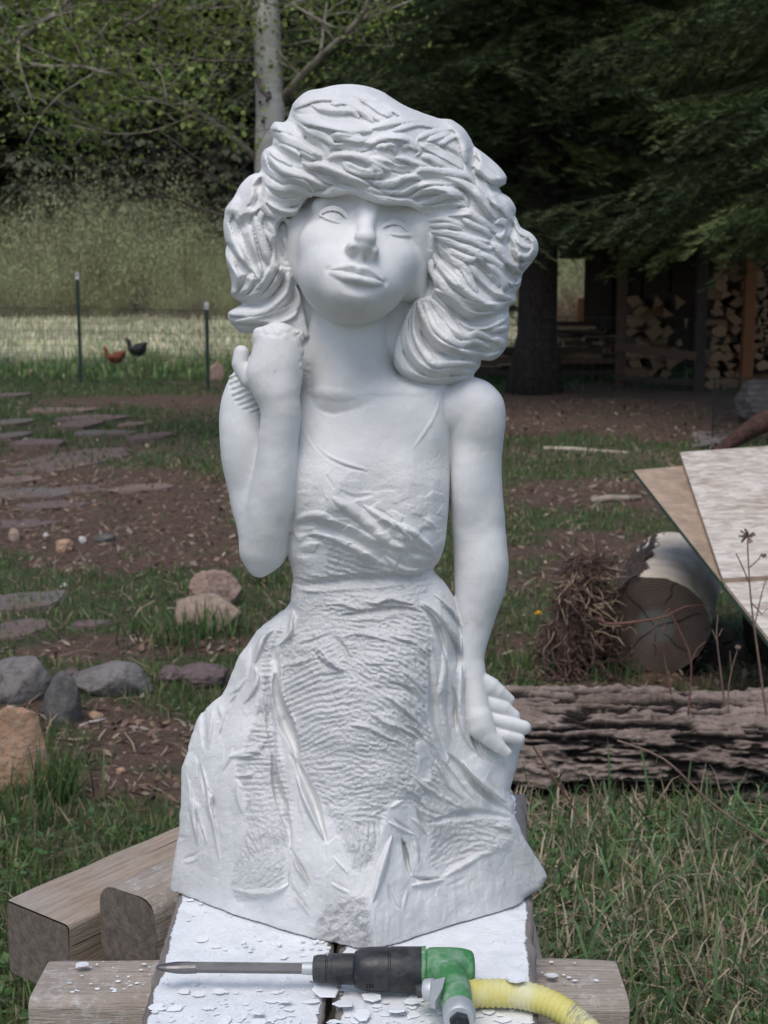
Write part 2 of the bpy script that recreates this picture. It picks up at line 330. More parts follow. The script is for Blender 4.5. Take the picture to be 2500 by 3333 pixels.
# broad-leaved weeds low in the grass
def weeds():
    n = Nodes('weed_leaf', .55); a = n.noise(30, 3); n.done(n.mix(n.ramp(a, [(.35, 0.0), (.65, 1.0)]), (.035, .075, .020), (.085, .150, .045)))
    r = random.Random(5); mb = MB()
    for i in range(520):
        x = r.uniform(.2, 1.3) if r.random() < .8 else r.uniform(-1.2, -.5); y = r.uniform(2.4, 3.5); h = r.uniform(.02, .10)
        for k in range(r.randint(4, 7)):
            a_ = r.uniform(0, 6.28); L = r.uniform(.012, .026); d = Vector((math.cos(a_), math.sin(a_), r.uniform(.0, .7))); w = Vector((-math.sin(a_), math.cos(a_), 0)) * L * .42; p = Vector((x, y, h)) + d * .006
            mb.add([p, p + d * L * .5 + w, p + d * L, p + d * L * .5 - w + Vector((0, 0, .002))], [(0, 1, 2), (0, 2, 3)])
    o = mb.build('weeds', n.m); tag(o, 'small broad leaved weeds growing low under the long grass', 'weeds', kind='stuff')
weeds()
# ================================================================ BACKGROUND: hill forest, thicket, trees
def bark_mat(name, base, dark, scale=6, zst=.35):
    n = Nodes(name, .9); co = n.mapping((1, 1, zst)); a = n.noise(scale * 4, 5, .7, co=co); v = n.vor(scale * 5, 'DISTANCE_TO_EDGE', co=co)
    c = n.mix(n.ramp(a, [(.3, 0.0), (.7, 1.0)]), dark, base); c = n.mix(n.ramp(v, [(.0, .8), (.12, 0.0)]), c, tuple(q * .5 for q in dark)); return n.done(c, n.bump(a, .02, .8))
def needle_mat(name, c1, c2, c3, rough=.7):
    n = Nodes(name, rough); a = n.noise(1.3, 4, .6); b = n.noise(9, 3, .6); oi = n.n('ShaderNodeObjectInfo').outputs['Random']
    c = n.mix(n.ramp(a, [(.35, 0.0), (.65, 1.0)]), c1, c2); c = n.mix(n.ramp(b, [(.5, 0.0), (.75, .7)]), c, c3); c = n.mix(n.math('MULTIPLY', oi, .5), c, c1)
    n.b.inputs['Specular IOR Level'].default_value = .15; return n.done(c)
SPRUCE = needle_mat('spruce_needles', (.040, .060, .030), (.095, .120, .050), (.18, .21, .085))
SPRUCE_L = needle_mat('lit_spruce_needles', (.070, .10, .038), (.14, .18, .065), (.25, .29, .11))  # brighter copy of the needles: light on the boughs put into the colour
SBARK = bark_mat('spruce_bark', (.075, .058, .050), (.028, .021, .019))
TWIG = bark_mat('twig_bark', (.045, .036, .028), (.02, .016, .013), 20)
def bough_mesh(seed, L=2.4):
    """one flat drooping spruce bough: stem along +X, side twigs, needles as tiny slanted blades"""
    r = np.random.default_rng(seed); V_, F_ = [], []; mats = []
    def P(t): return np.array([t * L, .10 * math.sin(t * 3 + seed) * t, -.30 * t * t * L * .5 + .06 * math.sin(t * 5 + seed)])
    twigs = []
    for i in range(30):
        t = .12 + .86 * i / 29; side = 1 if i % 2 else -1; l = (.62 * (1 - t) ** .8 + .14) * r.uniform(.7, 1.15) * (.6 + .4 * min(1, t * 4)); an = math.radians(r.uniform(42, 62)) * side
        d = np.array([math.cos(an), math.sin(an), r.uniform(-.75, -.05)]); o = P(t); e = o + d * l + np.array([0, 0, -.20 * l]); twigs.append((o, e))
        for j in range(int(3 + l * 9)):
            u = r.uniform(.2, .95); a2 = an + math.radians(r.uniform(30, 55)) * (1 if j % 2 else -1); l2 = l * r.uniform(.22, .42) * (1.1 - u * .5); q = o + (e - o) * u
            twigs.append((q, q + np.array([math.cos(a2), math.sin(a2), r.uniform(-.5, .05)]) * l2))
    twigs.append((P(.3), P(.6))); twigs.append((P(.6), P(1.0)))
    for a, b in twigs:
        ax = b - a; l = np.linalg.norm(ax); ax = ax / (l + 1e-9); n = int(l / .0065) + 2; t = r.uniform(0, 1, n)[:, None]; base = a + (b - a) * t
        rd = r.normal(0, 1, (n, 3)); rd -= (rd @ ax)[:, None] * ax; rd[:, 2] = np.abs(rd[:, 2]) * .6; rd /= np.linalg.norm(rd, axis=1)[:, None] + 1e-9
        tip = base + (rd * .8 + ax * .7) * r.uniform(.028, .062, (n, 1)); wd = np.cross(rd, ax) * .0050
        V_.append(np.stack([base - wd, base + wd, tip], 1).reshape(-1, 3))
    V_ = np.concatenate(V_); F_ = np.arange(len(V_)).reshape(-1, 3)
    me = bpy.data.meshes.new('bough'); me.vertices.add(len(V_)); me.vertices.foreach_set('co', V_.astype(np.float32).ravel())
    mb = MB()
    mb.tube([P(t) for t in np.linspace(0, 1, 8)], list(np.linspace(.016, .003, 8)), 5)
    nv = len(V_); v2 = np.array(mb.v); me.vertices.add(len(v2)); me.vertices.foreach_set('co', np.concatenate([V_, v2]).astype(np.float32).ravel())
    loops = list(F_.ravel()); starts = list(range(0, len(loops), 3)); mi = [0] * len(F_)
    for f in mb.f: starts.append(len(loops)); loops += [nv + i for i in f]; mi.append(1)
    me.loops.add(len(loops)); me.loops.foreach_set('vertex_index', np.array(loops, np.int32)); me.polygons.add(len(starts)); me.polygons.foreach_set('loop_start', np.array(starts, np.int32)); me.polygons.foreach_set('material_index', np.array(mi, np.int32))
    me.update(calc_edges=True); return me
BOUGHS = [bough_mesh(s) for s in (1, 2, 3, 4)]
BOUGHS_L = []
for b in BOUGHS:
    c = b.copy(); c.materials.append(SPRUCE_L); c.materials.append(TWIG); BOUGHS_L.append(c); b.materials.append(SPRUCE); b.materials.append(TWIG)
def spruce(x, y, h, r0, zlo, zhi, Rlo, seed, lab, droop=(8, 24), bright=.0, per=8, dz=.34, face=None):
    r = random.Random(seed); root = empty('spruce_tree', (x, y, 0)); tag(root, lab, 'tree', 'spruce trees behind the yard')
    mb = MB(); zz = np.linspace(0, h, 24); mb.tube([(x + .02 * math.sin(q), y, q - .05) for q in zz], [max(.02, r0 * (1 - q / h) ** .8 * (1 + (.5 if q < .3 else 0))) for q in zz], 14); mb.build('trunk', SBARK, root, True)
    z = zlo; n = 0
    while z < zhi and n < 290:
        Rr = Rlo * (1 - (z - zlo) / (h - zlo)) ** .8
        for k in range(per):
            a = r.uniform(0, 6.283)
            if face is not None and math.cos(a - face) < -.25 and r.random() < .75: continue
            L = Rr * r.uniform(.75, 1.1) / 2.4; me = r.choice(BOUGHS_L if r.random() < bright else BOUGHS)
            o = bpy.data.objects.new('bough', me); COL.objects.link(o); o.parent = root; o.location = (math.cos(a) * r0 * .4, math.sin(a) * r0 * .4, z + r.uniform(-.15, .15))
            o.rotation_euler = (r.uniform(-.35, .35), math.radians(r.uniform(*droop)) * .6, a); o.scale = (L, L * r.uniform(.9, 1.25), L); n += 1
            if n >= 290: break
        z += dz * r.uniform(.8, 1.2)
    return root
spruce(1.78, 16.8, 17, .24, 2.60, 7.5, 3.7, 1, 'big dark spruce with thick trunk and low sweeping boughs right of the hair', (4, 16), .2, 9, .30)
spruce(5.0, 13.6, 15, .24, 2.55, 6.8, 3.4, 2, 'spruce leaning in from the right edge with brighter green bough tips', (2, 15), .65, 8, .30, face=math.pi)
spruce(.9, 22.5, 17, .25, 1.4, 9, 2.0, 3, 'dark spruce farther back behind the sculpture hair', (8, 24), .05, 9, .34)
spruce(6.9, 25.0, 18, .28, 3.6, 9, 4.6, 4, 'tall spruce far behind the firewood shed', (8, 24), .1, 9, .36)
spruce(8.0, 30.0, 18, .28, 3.8, 10, 4.4, 5, 'dark spruce at the right edge, farthest back of all', (8, 24), .0, 9, .38)
# ---------------------------------------------------------------- aspen and its neighbour (branches traced where they grow)
Z4 = 1.3272
def trace(L, Y, jit=.25, seed=0):
    r = random.Random(seed); m = len(L); y1 = r.uniform(-jit, jit) * 2
    return [W(px / Z4, py / Z4, Y + y1 * i / max(1, m - 1)) for i, (px, py) in enumerate(L)]
def smooth3(P, step=.12):
    P = [np.array(p) for p in P]; out = []
    for i in range(len(P) - 1):
        p1, p2 = P[i], P[i + 1]; p0 = P[i - 1] if i else 2 * p1 - p2; p3 = P[i + 2] if i + 2 < len(P) else 2 * p2 - p1; k = max(1, int(np.linalg.norm(p2 - p1) / step))
        for j in range(k): t = j / k; out.append(.5 * (2 * p1 + (p2 - p0) * t + (2 * p0 - 5 * p1 + 4 * p2 - p3) * t * t + (3 * p1 - p0 - 3 * p2 + p3) * t ** 3))
    out.append(P[-1]); return out
def aspen():
    n = Nodes('aspen_bark', .75); co = n.mapping((1, 1, 3.2)); a = n.noise(5, 5, .65, co=co); b = n.vor(3.3, co=n.mapping((1, 1, .75))); f = n.noise(30, 4, .7, co=n.mapping((1, 1, 6)))
    c = n.mix(n.ramp(a, [(.35, 0.0), (.7, 1.0)]), (.40, .39, .35), (.66, .64, .59)); c = n.mix(n.ramp(b, [(.06, 1.0), (.13, 0.0)]), c, (.03, .027, .022)); c = n.mix(n.ramp(f, [(.6, 0.0), (.78, .6)]), c, (.10, .09, .075)); bark = n.done(c, n.bump(f, .01, .6))
    n = Nodes('branch_bark', .85); a = n.noise(12, 4, .6); br = n.done(n.mix(n.ramp(a, [(.35, 0.0), (.65, 1.0)]), (.14, .12, .09), (.34, .30, .24)), n.bump(a, .01, .5))
    n = Nodes('dead_branch_bark', .9); a = n.noise(12, 4, .6); dead = n.done(n.mix(n.ramp(a, [(.35, 0.0), (.65, 1.0)]), (.055, .040, .036), (.15, .115, .10)))
    n = Nodes('aspen_leaf', .5); oi = n.noise(1.7, 3); o2 = n.noise(14, 2); col = n.mix(n.ramp(oi, [(.35, 0.0), (.65, 1.0)]), (.13, .19, .035), (.30, .36, .10)); col = n.mix(n.ramp(o2, [(.45, 0.0), (.65, 1.0)]), col, (.075, .13, .022))
    tr = n.n('ShaderNodeBsdfTranslucent'); n.t.links.new(col, tr.inputs[0]); n.t.links.new(col, n.b.inputs['Base Color']); mx = n.n('ShaderNodeMixShader'); mx.inputs[0].default_value = .4; n.t.links.new(n.b.outputs[0], mx.inputs[1]); n.t.links.new(tr.outputs[0], mx.inputs[2]); n.t.links.new(mx.outputs[0], n.t.nodes['Material Output'].inputs[0]); leaf = n.m
    Ya = 12.0; base = G(905, 1440)
    root = empty('aspen_tree', (base.x, Ya, 0)); tag(root, 'aspen with a pale grey trunk with black knots standing behind the hair', 'tree')
    tr_pts = [Vector((base.x, Ya, -.05)), W(888, 900, Ya), W(876, 527, Ya), W(880, 377, Ya), W(873, 188, Ya), W(864, 0, Ya), W(856, -400, Ya), W(868, -1100, Ya), W(880, -1900, Ya)]
    mb = MB(); S = smooth3(tr_pts, .15); mb.tube(S, [.142 * (1 - .50 * i / len(S)) for i in range(len(S))], 20); trunk_ = mb.build('trunk', bark, root, True)
    kn = MB()
    for px, py, s in ((848, 95, 8), (873, 305, 13), (856, 392, 9), (870, 325, 8), (845, 330, 6)):
        p = W(px, py, Ya - .12); kn.tube([p + Vector((0, .05, 0)), p + Vector((0, -.012, -.004))], [s * .0028, s * .0016], 8)
    nest(kn.build('knot', dead, None, True), trunk_)
    r = random.Random(9); cl = []
    def limb(L, r0, r1, Y, rt, mat, seed, leaves=True, sub=5):
        P_ = smooth3(trace(L, Y, .5, seed), .12); m = len(P_); mb = MB(); mb.tube(P_, [r0 + (r1 - r0) * i / (m - 1) for i in range(m)], 7)
        ends = []
        for q in range(sub):
            i = r.randint(int(m * .25), m - 1); p = Vector(P_[i]); d = Vector((r.uniform(-1, 1), r.uniform(-.6, .6), r.uniform(-.25, .8))).normalized(); l = r.uniform(.3, .9); pts = [p]
            for k in range(5): d = (d + Vector((r.gauss(0, .18), r.gauss(0, .18), r.gauss(.02, .15)))).normalized(); pts.append(pts[-1] + d * l / 5)
            mb.tube(pts, [r1 * .9 * (1 - k * .16) + .0015 for k in range(6)], 4); ends.append(pts)
            if r.random() < .8:
                d2 = Vector((r.uniform(-1, 1), r.uniform(-.5, .5), r.uniform(-.3, .6))).normalized(); p2 = [pts[2], pts[2] + d2 * l * .3, pts[2] + d2 * l * .6 + Vector((0, 0, .03))]; mb.tube(p2, [.003, .0025, .0015], 4); ends.append(p2)
        mb.build('branch', mat, rt, True)
        if leaves: cl.extend([(rt, p) for e in ends for p in e[1:]]); cl.extend([(rt, Vector(P_[k])) for k in range(m // 2, m, 4)])
    limb([(1215, 432), (1300, 330), (1400, 230), (1500, 140), (1580, 40), (1620, -60)], .038, .018, Ya, root, br, 1, sub=9)
    limb([(1385, 235), (1400, 100), (1420, -40)], .016, .010, Ya, root, br, 2, sub=6)
    limb([(1120, 700), (1050, 630), (950, 550), (850, 480), (770, 430), (640, 380), (520, 350)], .034, .012, Ya, root, br, 3, sub=12)
    limb([(1095, 222), (1040, 185), (960, 170), (860, 150), (740, 160)], .018, .006, Ya, root, br, 4, sub=9)
    limb([(1090, 262), (900, 262), (780, 245), (650, 270)], .012, .005, Ya, root, br, 5, sub=8)
    limb([(1200, 60), (1330, -20), (1450, -90)], .022, .012, Ya, root, br, 6, sub=6)
    limb([(1110, 100), (1010, 10), (900, -80)], .022, .012, Ya, root, br, 7, sub=8)
    limb([(1659, 40), (1590, 60), (1500, 180), (1700, 200)], .008, .004, Ya, root, br, 8, sub=8)
    limb([(1180, 780), (1030, 820), (900, 760), (820, 720), (780, 650), (770, 600)], .022, .006, Ya, root, dead, 9, False, 6)
    limb([(1120, 800), (1000, 790), (900, 745), (870, 690)], .014, .004, Ya, root, dead, 10, False, 4)
    limb([(1250, 960), (1100, 940), (960, 929), (830, 890), (760, 860), (700, 850), (600, 850), (510, 820), (420, 780)], .018, .005, Ya, root, dead, 11, False, 7)
    limb([(1130, 800), (900, 690), (700, 685), (560, 680)], .006, .003, Ya, root, dead, 12, False, 5)
    limb([(1110, 330), (1130, 390), (1165, 420)], .018, .020, Ya - .1, root, dead, 13, False, 0)
    # second tree, its trunk just outside the picture on the left
    root2 = empty('aspen_tree', (-4.3, 10.6, 0)); tag(root2, 'leafy tree at the left edge with long low branches hanging over the thicket', 'tree')
    mb = MB(); mb.tube([(-4.3 + .05 * math.sin(i), 10.6, i * .6 - .05) for i in range(14)], [.17 * (1 - .05 * i) for i in range(14)], 14); mb.build('trunk', bark, root2, True)
    Yb = 10.8
    for k, (L, a, b, s) in enumerate([([(-400, 420), (0, 210), (80, 170), (180, 100), (300, 20), (400, -60)], .035, .018, 8), ([(-400, 350), (0, 290), (60, 270), (200, 285), (370, 290), (480, 320)], .022, .007, 12), ([(-300, 250), (90, 200), (200, 215), (330, 205), (430, 165), (520, 130), (650, 50), (720, 0)], .022, .010, 14),
            ([(-300, 160), (0, 140), (150, 140), (330, 120), (480, 150)], .014, .006, 12), ([(-200, 250), (20, 290), (120, 370), (240, 430), (350, 490), (400, 540)], .014, .006, 12), ([(100, 100), (400, 70), (620, 70), (760, 110), (900, 130)], .012, .005, 12), ([(300, 540), (500, 580), (680, 560), (850, 490)], .008, .004, 8),
            ([(-100, 60), (80, 20), (250, -40)], .02, .01, 10), ([(200, 300), (290, 330), (300, 400), (420, 420), (560, 400)], .008, .004, 9), ([(450, 250), (600, 230), (700, 330), (720, 450)], .007, .003, 9), ([(-100, 60), (200, 40), (500, 10), (800, 40), (1000, 30)], .012, .005, 16), ([(300, 480), (420, 600), (560, 640)], .006, .003, 6)]):
        limb(L, a, b, Yb + (k % 3) * .5, root2, br, 30 + k, True, s)
    # leaves in little sprays
    for rt, nm in ((root, 'a'), (root2, 'b')):
        V_, F_ = [], []
        pts = [p for q, p in cl if q is rt]
        for p in pts:
            if r.random() < .22: continue
            for k in range(r.randint(4, 15)):
                c = Vector(p) + Vector((r.gauss(0, .10), r.gauss(0, .12), r.gauss(-.01, .09))); s = r.uniform(.010, .030); nrm = Vector((r.gauss(0, 1), r.gauss(-.4, 1), r.gauss(.5, 1))).normalized(); u = nrm.orthogonal().normalized(); a_ = r.uniform(0, 6.28); v = nrm.cross(u); u, v = u * math.cos(a_) + v * math.sin(a_), v * math.cos(a_) - u * math.sin(a_)
                b = len(V_); V_ += [tuple(c - u * s), tuple(c + v * s * .8 - u * s * .2), tuple(c + u * s * 1.1), tuple(c - v * s * .8 - u * s * .2)]; F_.append((b, b + 1, b + 2, b + 3))
        o = mesh_obj('leaves', np.array(V_), np.array(F_), leaf); adopt(o, rt); o['kind'] = 'stuff'
aspen()
# ---------------------------------------------------------------- willow thicket at the far side of the meadow
def thicket():
    n = Nodes('willow_stem', .9); a = n.noise(2, 3); z = n.noise(.6, 3); st = n.done(n.mix(n.ramp(a, [(.35, 0.0), (.65, 1.0)]), (.14, .115, .085), (.33, .29, .21)))
    n = Nodes('willow_leaf', .6); a = n.noise(.9, 4, .6); oi = n.n('ShaderNodeObjectInfo').outputs['Random']; c = n.mix(n.ramp(a, [(.35, 0.0), (.65, 1.0)]), (.27, .31, .14), (.44, .47, .24)); c = n.mix(n.ramp(oi, [(.55, 0.0), (.95, .8)]), c, (.29, .225, .155)); c = n.mix(n.ramp(oi, [(.0, .7), (.25, 0.0)]), c, (.20, .26, .085)); lf = n.done(c)
    protos = []
    for s in range(3):
        r = np.random.default_rng(s + 20); V_, F_ = [], []; LV = []
        for i in range(430):
            a = r.uniform(0, 6.28); rad = r.uniform(0, 1) ** .6 * 1.9; x0, y0 = rad * math.cos(a), rad * math.sin(a) * .8; cl_ = .75 + .35 * math.sin(3 * a + s * 2) * (rad / 1.9); H_ = r.uniform(1.6, 4.4) * (1 - .58 * (rad / 1.9) ** 2) * cl_; lean = r.uniform(.05, .55)
            pts = [np.array([x0 + math.cos(a) * lean * H_ * t ** 1.5 + r.normal(0, .05), y0 + math.sin(a) * lean * H_ * t ** 1.5, H_ * t]) for t in np.linspace(0, 1, 6)]; w = r.uniform(.004, .010)
            for k in range(5):
                w0, w1 = w * (1 - k / 5.5), w * (1 - (k + 1) / 5.5); b = len(V_); V_ += [pts[k] - [w0, 0, 0], pts[k] + [w0, 0, 0], pts[k + 1] + [w1, 0, 0], pts[k + 1] - [w1, 0, 0]]; F_.append((b, b + 1, b + 2, b + 3))
                b = len(V_); V_ += [pts[k] - [0, w0, 0], pts[k] + [0, w0, 0], pts[k + 1] + [0, w1, 0], pts[k + 1] - [0, w1, 0]]; F_.append((b, b + 1, b + 2, b + 3))
            for k in range(44 if r.uniform() < .6 else 14):
                t = r.uniform(.2, 1) ** .5; p = pts[min(4, int(t * 5))] * (1 - (t * 5) % 1) + pts[min(5, int(t * 5) + 1)] * ((t * 5) % 1) + r.normal(0, .13, 3); d = r.normal(0, 1, 3); d /= np.linalg.norm(d); e = np.cross(d, r.normal(0, 1, 3)); e /= np.linalg.norm(e) + 1e-9; l = r.uniform(.014, .036)
                LV += [p - e * l * .35, p + e * l * .35, p + d * l * 1.6 + [0, 0, .03]]
        protos.append((np.array(V_), np.array(F_), np.array(LV)))
    base = []
    for k, (V_, F_, LV) in enumerate(protos):
        me = mesh_obj('stems', V_, F_, st); ml = mesh_obj('foliage', LV, np.arange(len(LV)).reshape(-1, 3), lf); ml['kind'] = 'stuff'; me['kind'] = 'stuff'
        base.append((me, ml))
    R_ = random.Random(4); spots = [(-13.2, 43, .85), (-11.3, 44.5, 1.0), (-9.2, 42.2, 1.25), (-7.3, 44, .92), (-5.9, 42.6, 1.05), (-4.3, 44.2, .72), (-3.0, 43, .82), (-1.6, 44.5, .70), (0.2, 44, .7), (2.2, 45, .8), (-12.6, 48, 1.05), (-8.9, 48.5, 1.3), (-5.6, 48.5, .95), (6.5, 41, .9), (9, 43, .95), (11.8, 42, .9), (4.2, 44, .9), (-15.6, 45, 1.1), (-18.2, 44, 1.2), (-21, 46, 1.1), (-10.4, 39.5, .55), (-8.2, 40.5, .42), (-5.2, 39.8, .5), (-12, 40.2, .6), (-3.6, 40.5, .4)]
    used = set()
    labs = ['willow shrub by the left edge', 'second willow shrub from the left edge', 'tall yellow green willow shrub above the first fence post', 'broad bare stemmed willow shrub right of the first fence post', 'willow shrub behind the red hen', 'brownish willow shrub left of the figure hair', 'low willow shrub touching the curls at the left', 'willow shrub hidden behind the head', 'willow shrub behind the right curls', 'willow shrub seen left of the thick trunk', 'willow in the second row at far left', 'tall willow in the second row', 'willow in the second row nearest the figure', 'dry brush behind the scrap wood', 'dry brush behind the open shed', 'dry brush at the right edge behind the shed', 'dry brush right of the thick trunk', 'willow shrub outside the left edge', 'willow shrub beyond the left edge of the view', 'willow shrub farthest to the left', 'small willow bush in front near the left edge', 'smallest willow bush in front of the first fence post', 'small bush in front behind the hens', 'low bush at the left edge of the meadow', 'low bush in front beside the curls at the left']
    for i, (x, y, s) in enumerate(spots):
        k = i % 3; root = empty('willow_shrub', (x, y, 0), R_.uniform(0, 6.28)); tag(root, 'thicket of thin upright stems, ' + labs[i], 'shrub', 'willow shrubs across the meadow')
        for o in base[k]:
            if k in used: c = o.copy(); COL.objects.link(c)
            else: c = o
            c.parent = root; c.location = (0, 0, 0)
        used.add(k); root.scale = (s * 1.3, s * 1.3, s * R_.uniform(1.0, 1.32))
thicket()
def forest():
    """dark conifer wood on the hillside, a single mass"""
    r = np.random.default_rng(6); V_, F_ = [], []
    cnt = 0
    for i in range(680):
        y = 49.5 + (8 * r.uniform() if i < 190 else 6 + 85 * r.uniform() ** 1.1); x = r.uniform(-.62, .50) * y * 1.25; z = float(height(np.array([x]), np.array([y]))[0]) - .5; H_ = r.uniform(8, 18); R0 = H_ * r.uniform(.13, .19)
        N = 900 if i < 200 else 300; t = r.uniform(0, 1, N) ** 1.15; lay = np.round(t * 14) / 14; a = r.uniform(0, 6.283, N); q = (R0 * (1 - lay) ** .85 + .15) * r.uniform(.25, 1.05, N) * (.8 + .3 * np.sin(a * 5 + lay * 40)); zz = z + H_ * (.03 + .97 * lay) - q * .25 + r.normal(0, .06, N)
        c = np.stack([x + q * np.cos(a), y + q * np.sin(a), zz], 1); sz = (.15 if i < 200 else .34) * r.uniform(.6, 1.5, N)[:, None]; d = np.stack([np.cos(a), np.sin(a), -.45 + 0 * a], 1) * sz * 1.6; e = np.stack([-np.sin(a), np.cos(a), r.normal(0, .4, N)], 1) * sz * .55
        P4 = np.stack([c - d, c + e, c + d, c - e], 1)
        V_.append(P4.reshape(-1, 3))
    V_ = np.concatenate(V_); F_ = np.arange(len(V_)).reshape(-1, 4)
    m = needle_mat('far_conifer', (.065, .076, .048), (.11, .118, .070), (.17, .165, .10))
    o = mesh_obj('forest', np.array(V_), np.array(F_), m); tag(o, 'dark conifer forest covering the hillside behind the thicket', 'forest', kind='stuff')
forest()
# ================================================================ THINGS IN THE YARD
def simple_mat(name, c, rough=.7, bumpscale=None, var=.3, metal=0.0, spec=.3):
    n = Nodes(name, rough); a = n.noise(14, 4, .6); col = n.mix(n.ramp(a, [(.3, 0.0), (.7, 1.0)]), tuple(q * (1 - var) for q in c), tuple(min(1, q * (1 + var)) for q in c))
    n.b.inputs['Metallic'].default_value = metal; n.b.inputs['Specular IOR Level'].default_value = spec
    return n.done(col, n.bump(n.noise(bumpscale or 60, 3), .003, .4))
def stone_mat(name, a, b, c, scale=6, crack=.5):
    n = Nodes(name, .9); n1 = n.noise(scale, 6, .65); n2 = n.noise(scale * 5, 5, .7); n3 = n.noise(scale * 22, 3, .6); v = n.vor(scale * 1.2, 'DISTANCE_TO_EDGE', co=n.mapping((1, 1, 2.2)))
    col = n.mix(n.ramp(n1, [(.3, 0.0), (.7, 1.0)]), a, b); col = n.mix(n.ramp(n2, [(.48, 0.0), (.66, .9)]), col, c); col = n.mix(n.ramp(n3, [(.6, 0.0), (.75, .6)]), col, tuple(q * .4 for q in a)); col = n.mix(n.ramp(v, [(.0, crack), (.03, 0.0)]), col, tuple(q * .45 for q in a))
    return n.done(col, n.bump(n.math('ADD', n1, n.math('MULTIPLY', n2, .5)), .02, .9))
# ---- wire fence
def fence():
    gm = simple_mat('green_post_paint', (.022, .040, .034), .5); wm = simple_mat('green_wire', (.040, .075, .055), .5); cap = simple_mat('white_post_tip', (.5, .5, .5), .6)
    def post(px, py, h, lab, Y=None):
        p = G(px, py); root = empty('fence_post', (p.x, p.y, 0)); tag(root, lab, 'post', 'metal posts of the wire fence')
        m = MB(); m.box((p.x, p.y, h / 2 - .1), (.045, .008, h + .2)); m.box((p.x, p.y + .016, h / 2 - .1), (.008, .032, h + .2)); 
        shaft = m.build('post_shaft', gm, root)
        m = MB()
        for k in range(int(h / .06)): m.box((p.x, p.y - .007, .1 + k * .06), (.02, .008, .014))
        nest(m.build('studs', gm), shaft); m = MB(); m.box((p.x, p.y, h + .03), (.047, .012, .09)); nest(m.build('tip', cap), shaft); return p
    a = post(264, 1245, 1.32, 'green metal fence post with a white tip standing before the meadow'); b = post(678, 1270, .98, 'shorter green fence post beside the raised forearm'); c = G(-700, 1250); d = G(1690, 1285); e = G(2320, 1300)
    def net(p, q, h, lab, step=.05, n=10):
        m = MB(); L = (q - p); k = int(L.length / step); r = random.Random(3)
        for i in range(n + 1):
            z = h * i / n; pts = [p + L * t + Vector((0, .01 * math.sin(t * 60 + i), z + .006 * math.sin(t * 31 + i))) for t in np.linspace(0, 1, 14)]
            m.tube(pts, .0022 if i not in (0, n) else .004, 3, False)
        for i in range(k + 1): o = p + L * (i / k); m.tube([o, o + Vector((0, 0, h))], .0018, 3, False)
        o = m.build('wire_netting', wm); tag(o, lab, 'wire netting')
    net(c, a, .95, 'green wire netting left of the white tipped fence post'); net(a, b, .95, 'green wire netting between the two fence posts in front of the hens', .05); net(b, d, .85, 'wire netting running behind the sculpture to the thick spruce trunk', .1, 8); net(d, e, .9, 'wire netting in front of the scrap wood and the open shed', .1, 8)
fence()
# ---- hens
def hen(px, py, s, mat, dark, lab, rz):
    p = G(px, py); root = empty('hen', (p.x, p.y, 0), rz); tag(root, lab, 'hen')
    m = MB(); sp = smooth3([(-.21, 0, .29), (-.15, 0, .25), (-.07, 0, .19), (.02, 0, .165), (.09, 0, .19), (.12, 0, .25), (.13, 0, .30), (.155, 0, .325), (.19, 0, .315)], .012); rr_ = np.interp(np.linspace(0, 8, len(sp)), range(9), [.012, .045, .080, .098, .078, .045, .034, .030, .006]); m.tube(sp, list(rr_), 14); o = m.build('body', mat, smooth=True); o.parent = root
    m = MB(); 
    for k in (-1, 1): m.tube([(.01, k * .03, .10), (.0, k * .032, .05), (.01, k * .035, .0)], .007, 5); m.tube([(.0, k * .035, .006), (.04, k * .035 + .015, .004)], .004, 4); m.tube([(.0, k * .035, .006), (.04, k * .035 - .015, .004)], .004, 4)
    q = m.build('legs', dark); q.parent = root
    for k in (-1, 1):
        m = MB(); m.tube([(.06, k * .075, .19), (0, k * .088, .19), (-.09, k * .07, .20)], [.02, .035, .008], 8); q = m.build('wing', mat, smooth=True); q.parent = root
    m = MB(); m.tube([(.135, 0, .335), (.15, 0, .35), (.168, 0, .335)], [.004, .012, .005], 6); q = m.build('comb', simple_mat('comb_red', (.35, .03, .02), .6)); q.parent = root
    root.scale = (s, s, s); return root
hen(372, 1200, .90, simple_mat('rust_feathers', (.17, .050, .022), .7, 30), simple_mat('hen_leg', (.3, .2, .08), .6), 'rusty red hen pecking in the green grass by the fence', math.radians(170))
hen(443, 1180, 1.08, simple_mat('black_feathers', (.014, .015, .018), .5, 30), simple_mat('hen_leg_dark', (.08, .07, .05), .6), 'black hen standing just right of the red hen', math.radians(150))
# ---- rocks
ST_PINK = stone_mat('pink_granite', (.26, .17, .13), (.42, .31, .26), (.18, .11, .09), 9); ST_TAN = stone_mat('tan_rock', (.27, .20, .15), (.38, .30, .24), (.20, .15, .11), 7); ST_GREY = stone_mat('grey_rock', (.135, .122, .115), (.24, .222, .21), (.09, .08, .075), 5, .2)
ST_ORNG = stone_mat('orange_sandstone', (.36, .20, .125), (.50, .33, .22), (.26, .22, .17), 7); ST_PURP = stone_mat('purple_sandstone', (.105, .074, .076), (.175, .130, .130), (.085, .062, .060), 4, .15); ST_DARK = stone_mat('dark_rock', (.065, .065, .065), (.125, .12, .115), (.16, .15, .135), 6, .2)
ST_BROWN = stone_mat('brown_sandstone', (.20, .135, .105), (.30, .22, .17), (.15, .10, .08), 5, .2)
def rk(px, py, wpx, hpx, seed, mat, lab, depth=.8, **kw):
    p = G(px, py); s = mpp(p.y, py); w, h = wpx * s / 2, hpx * s
    return rock('rock', (p.x, p.y + w * depth * .5, h * .34), (w, w * depth, h * .72), seed, mat, label=lab, **kw)
rk(704, 1965, 200, 105, 3, ST_PINK, 'rough pinkish block of rock with a flat top below the raised elbow', .6, sharp=.5, rough=.2)
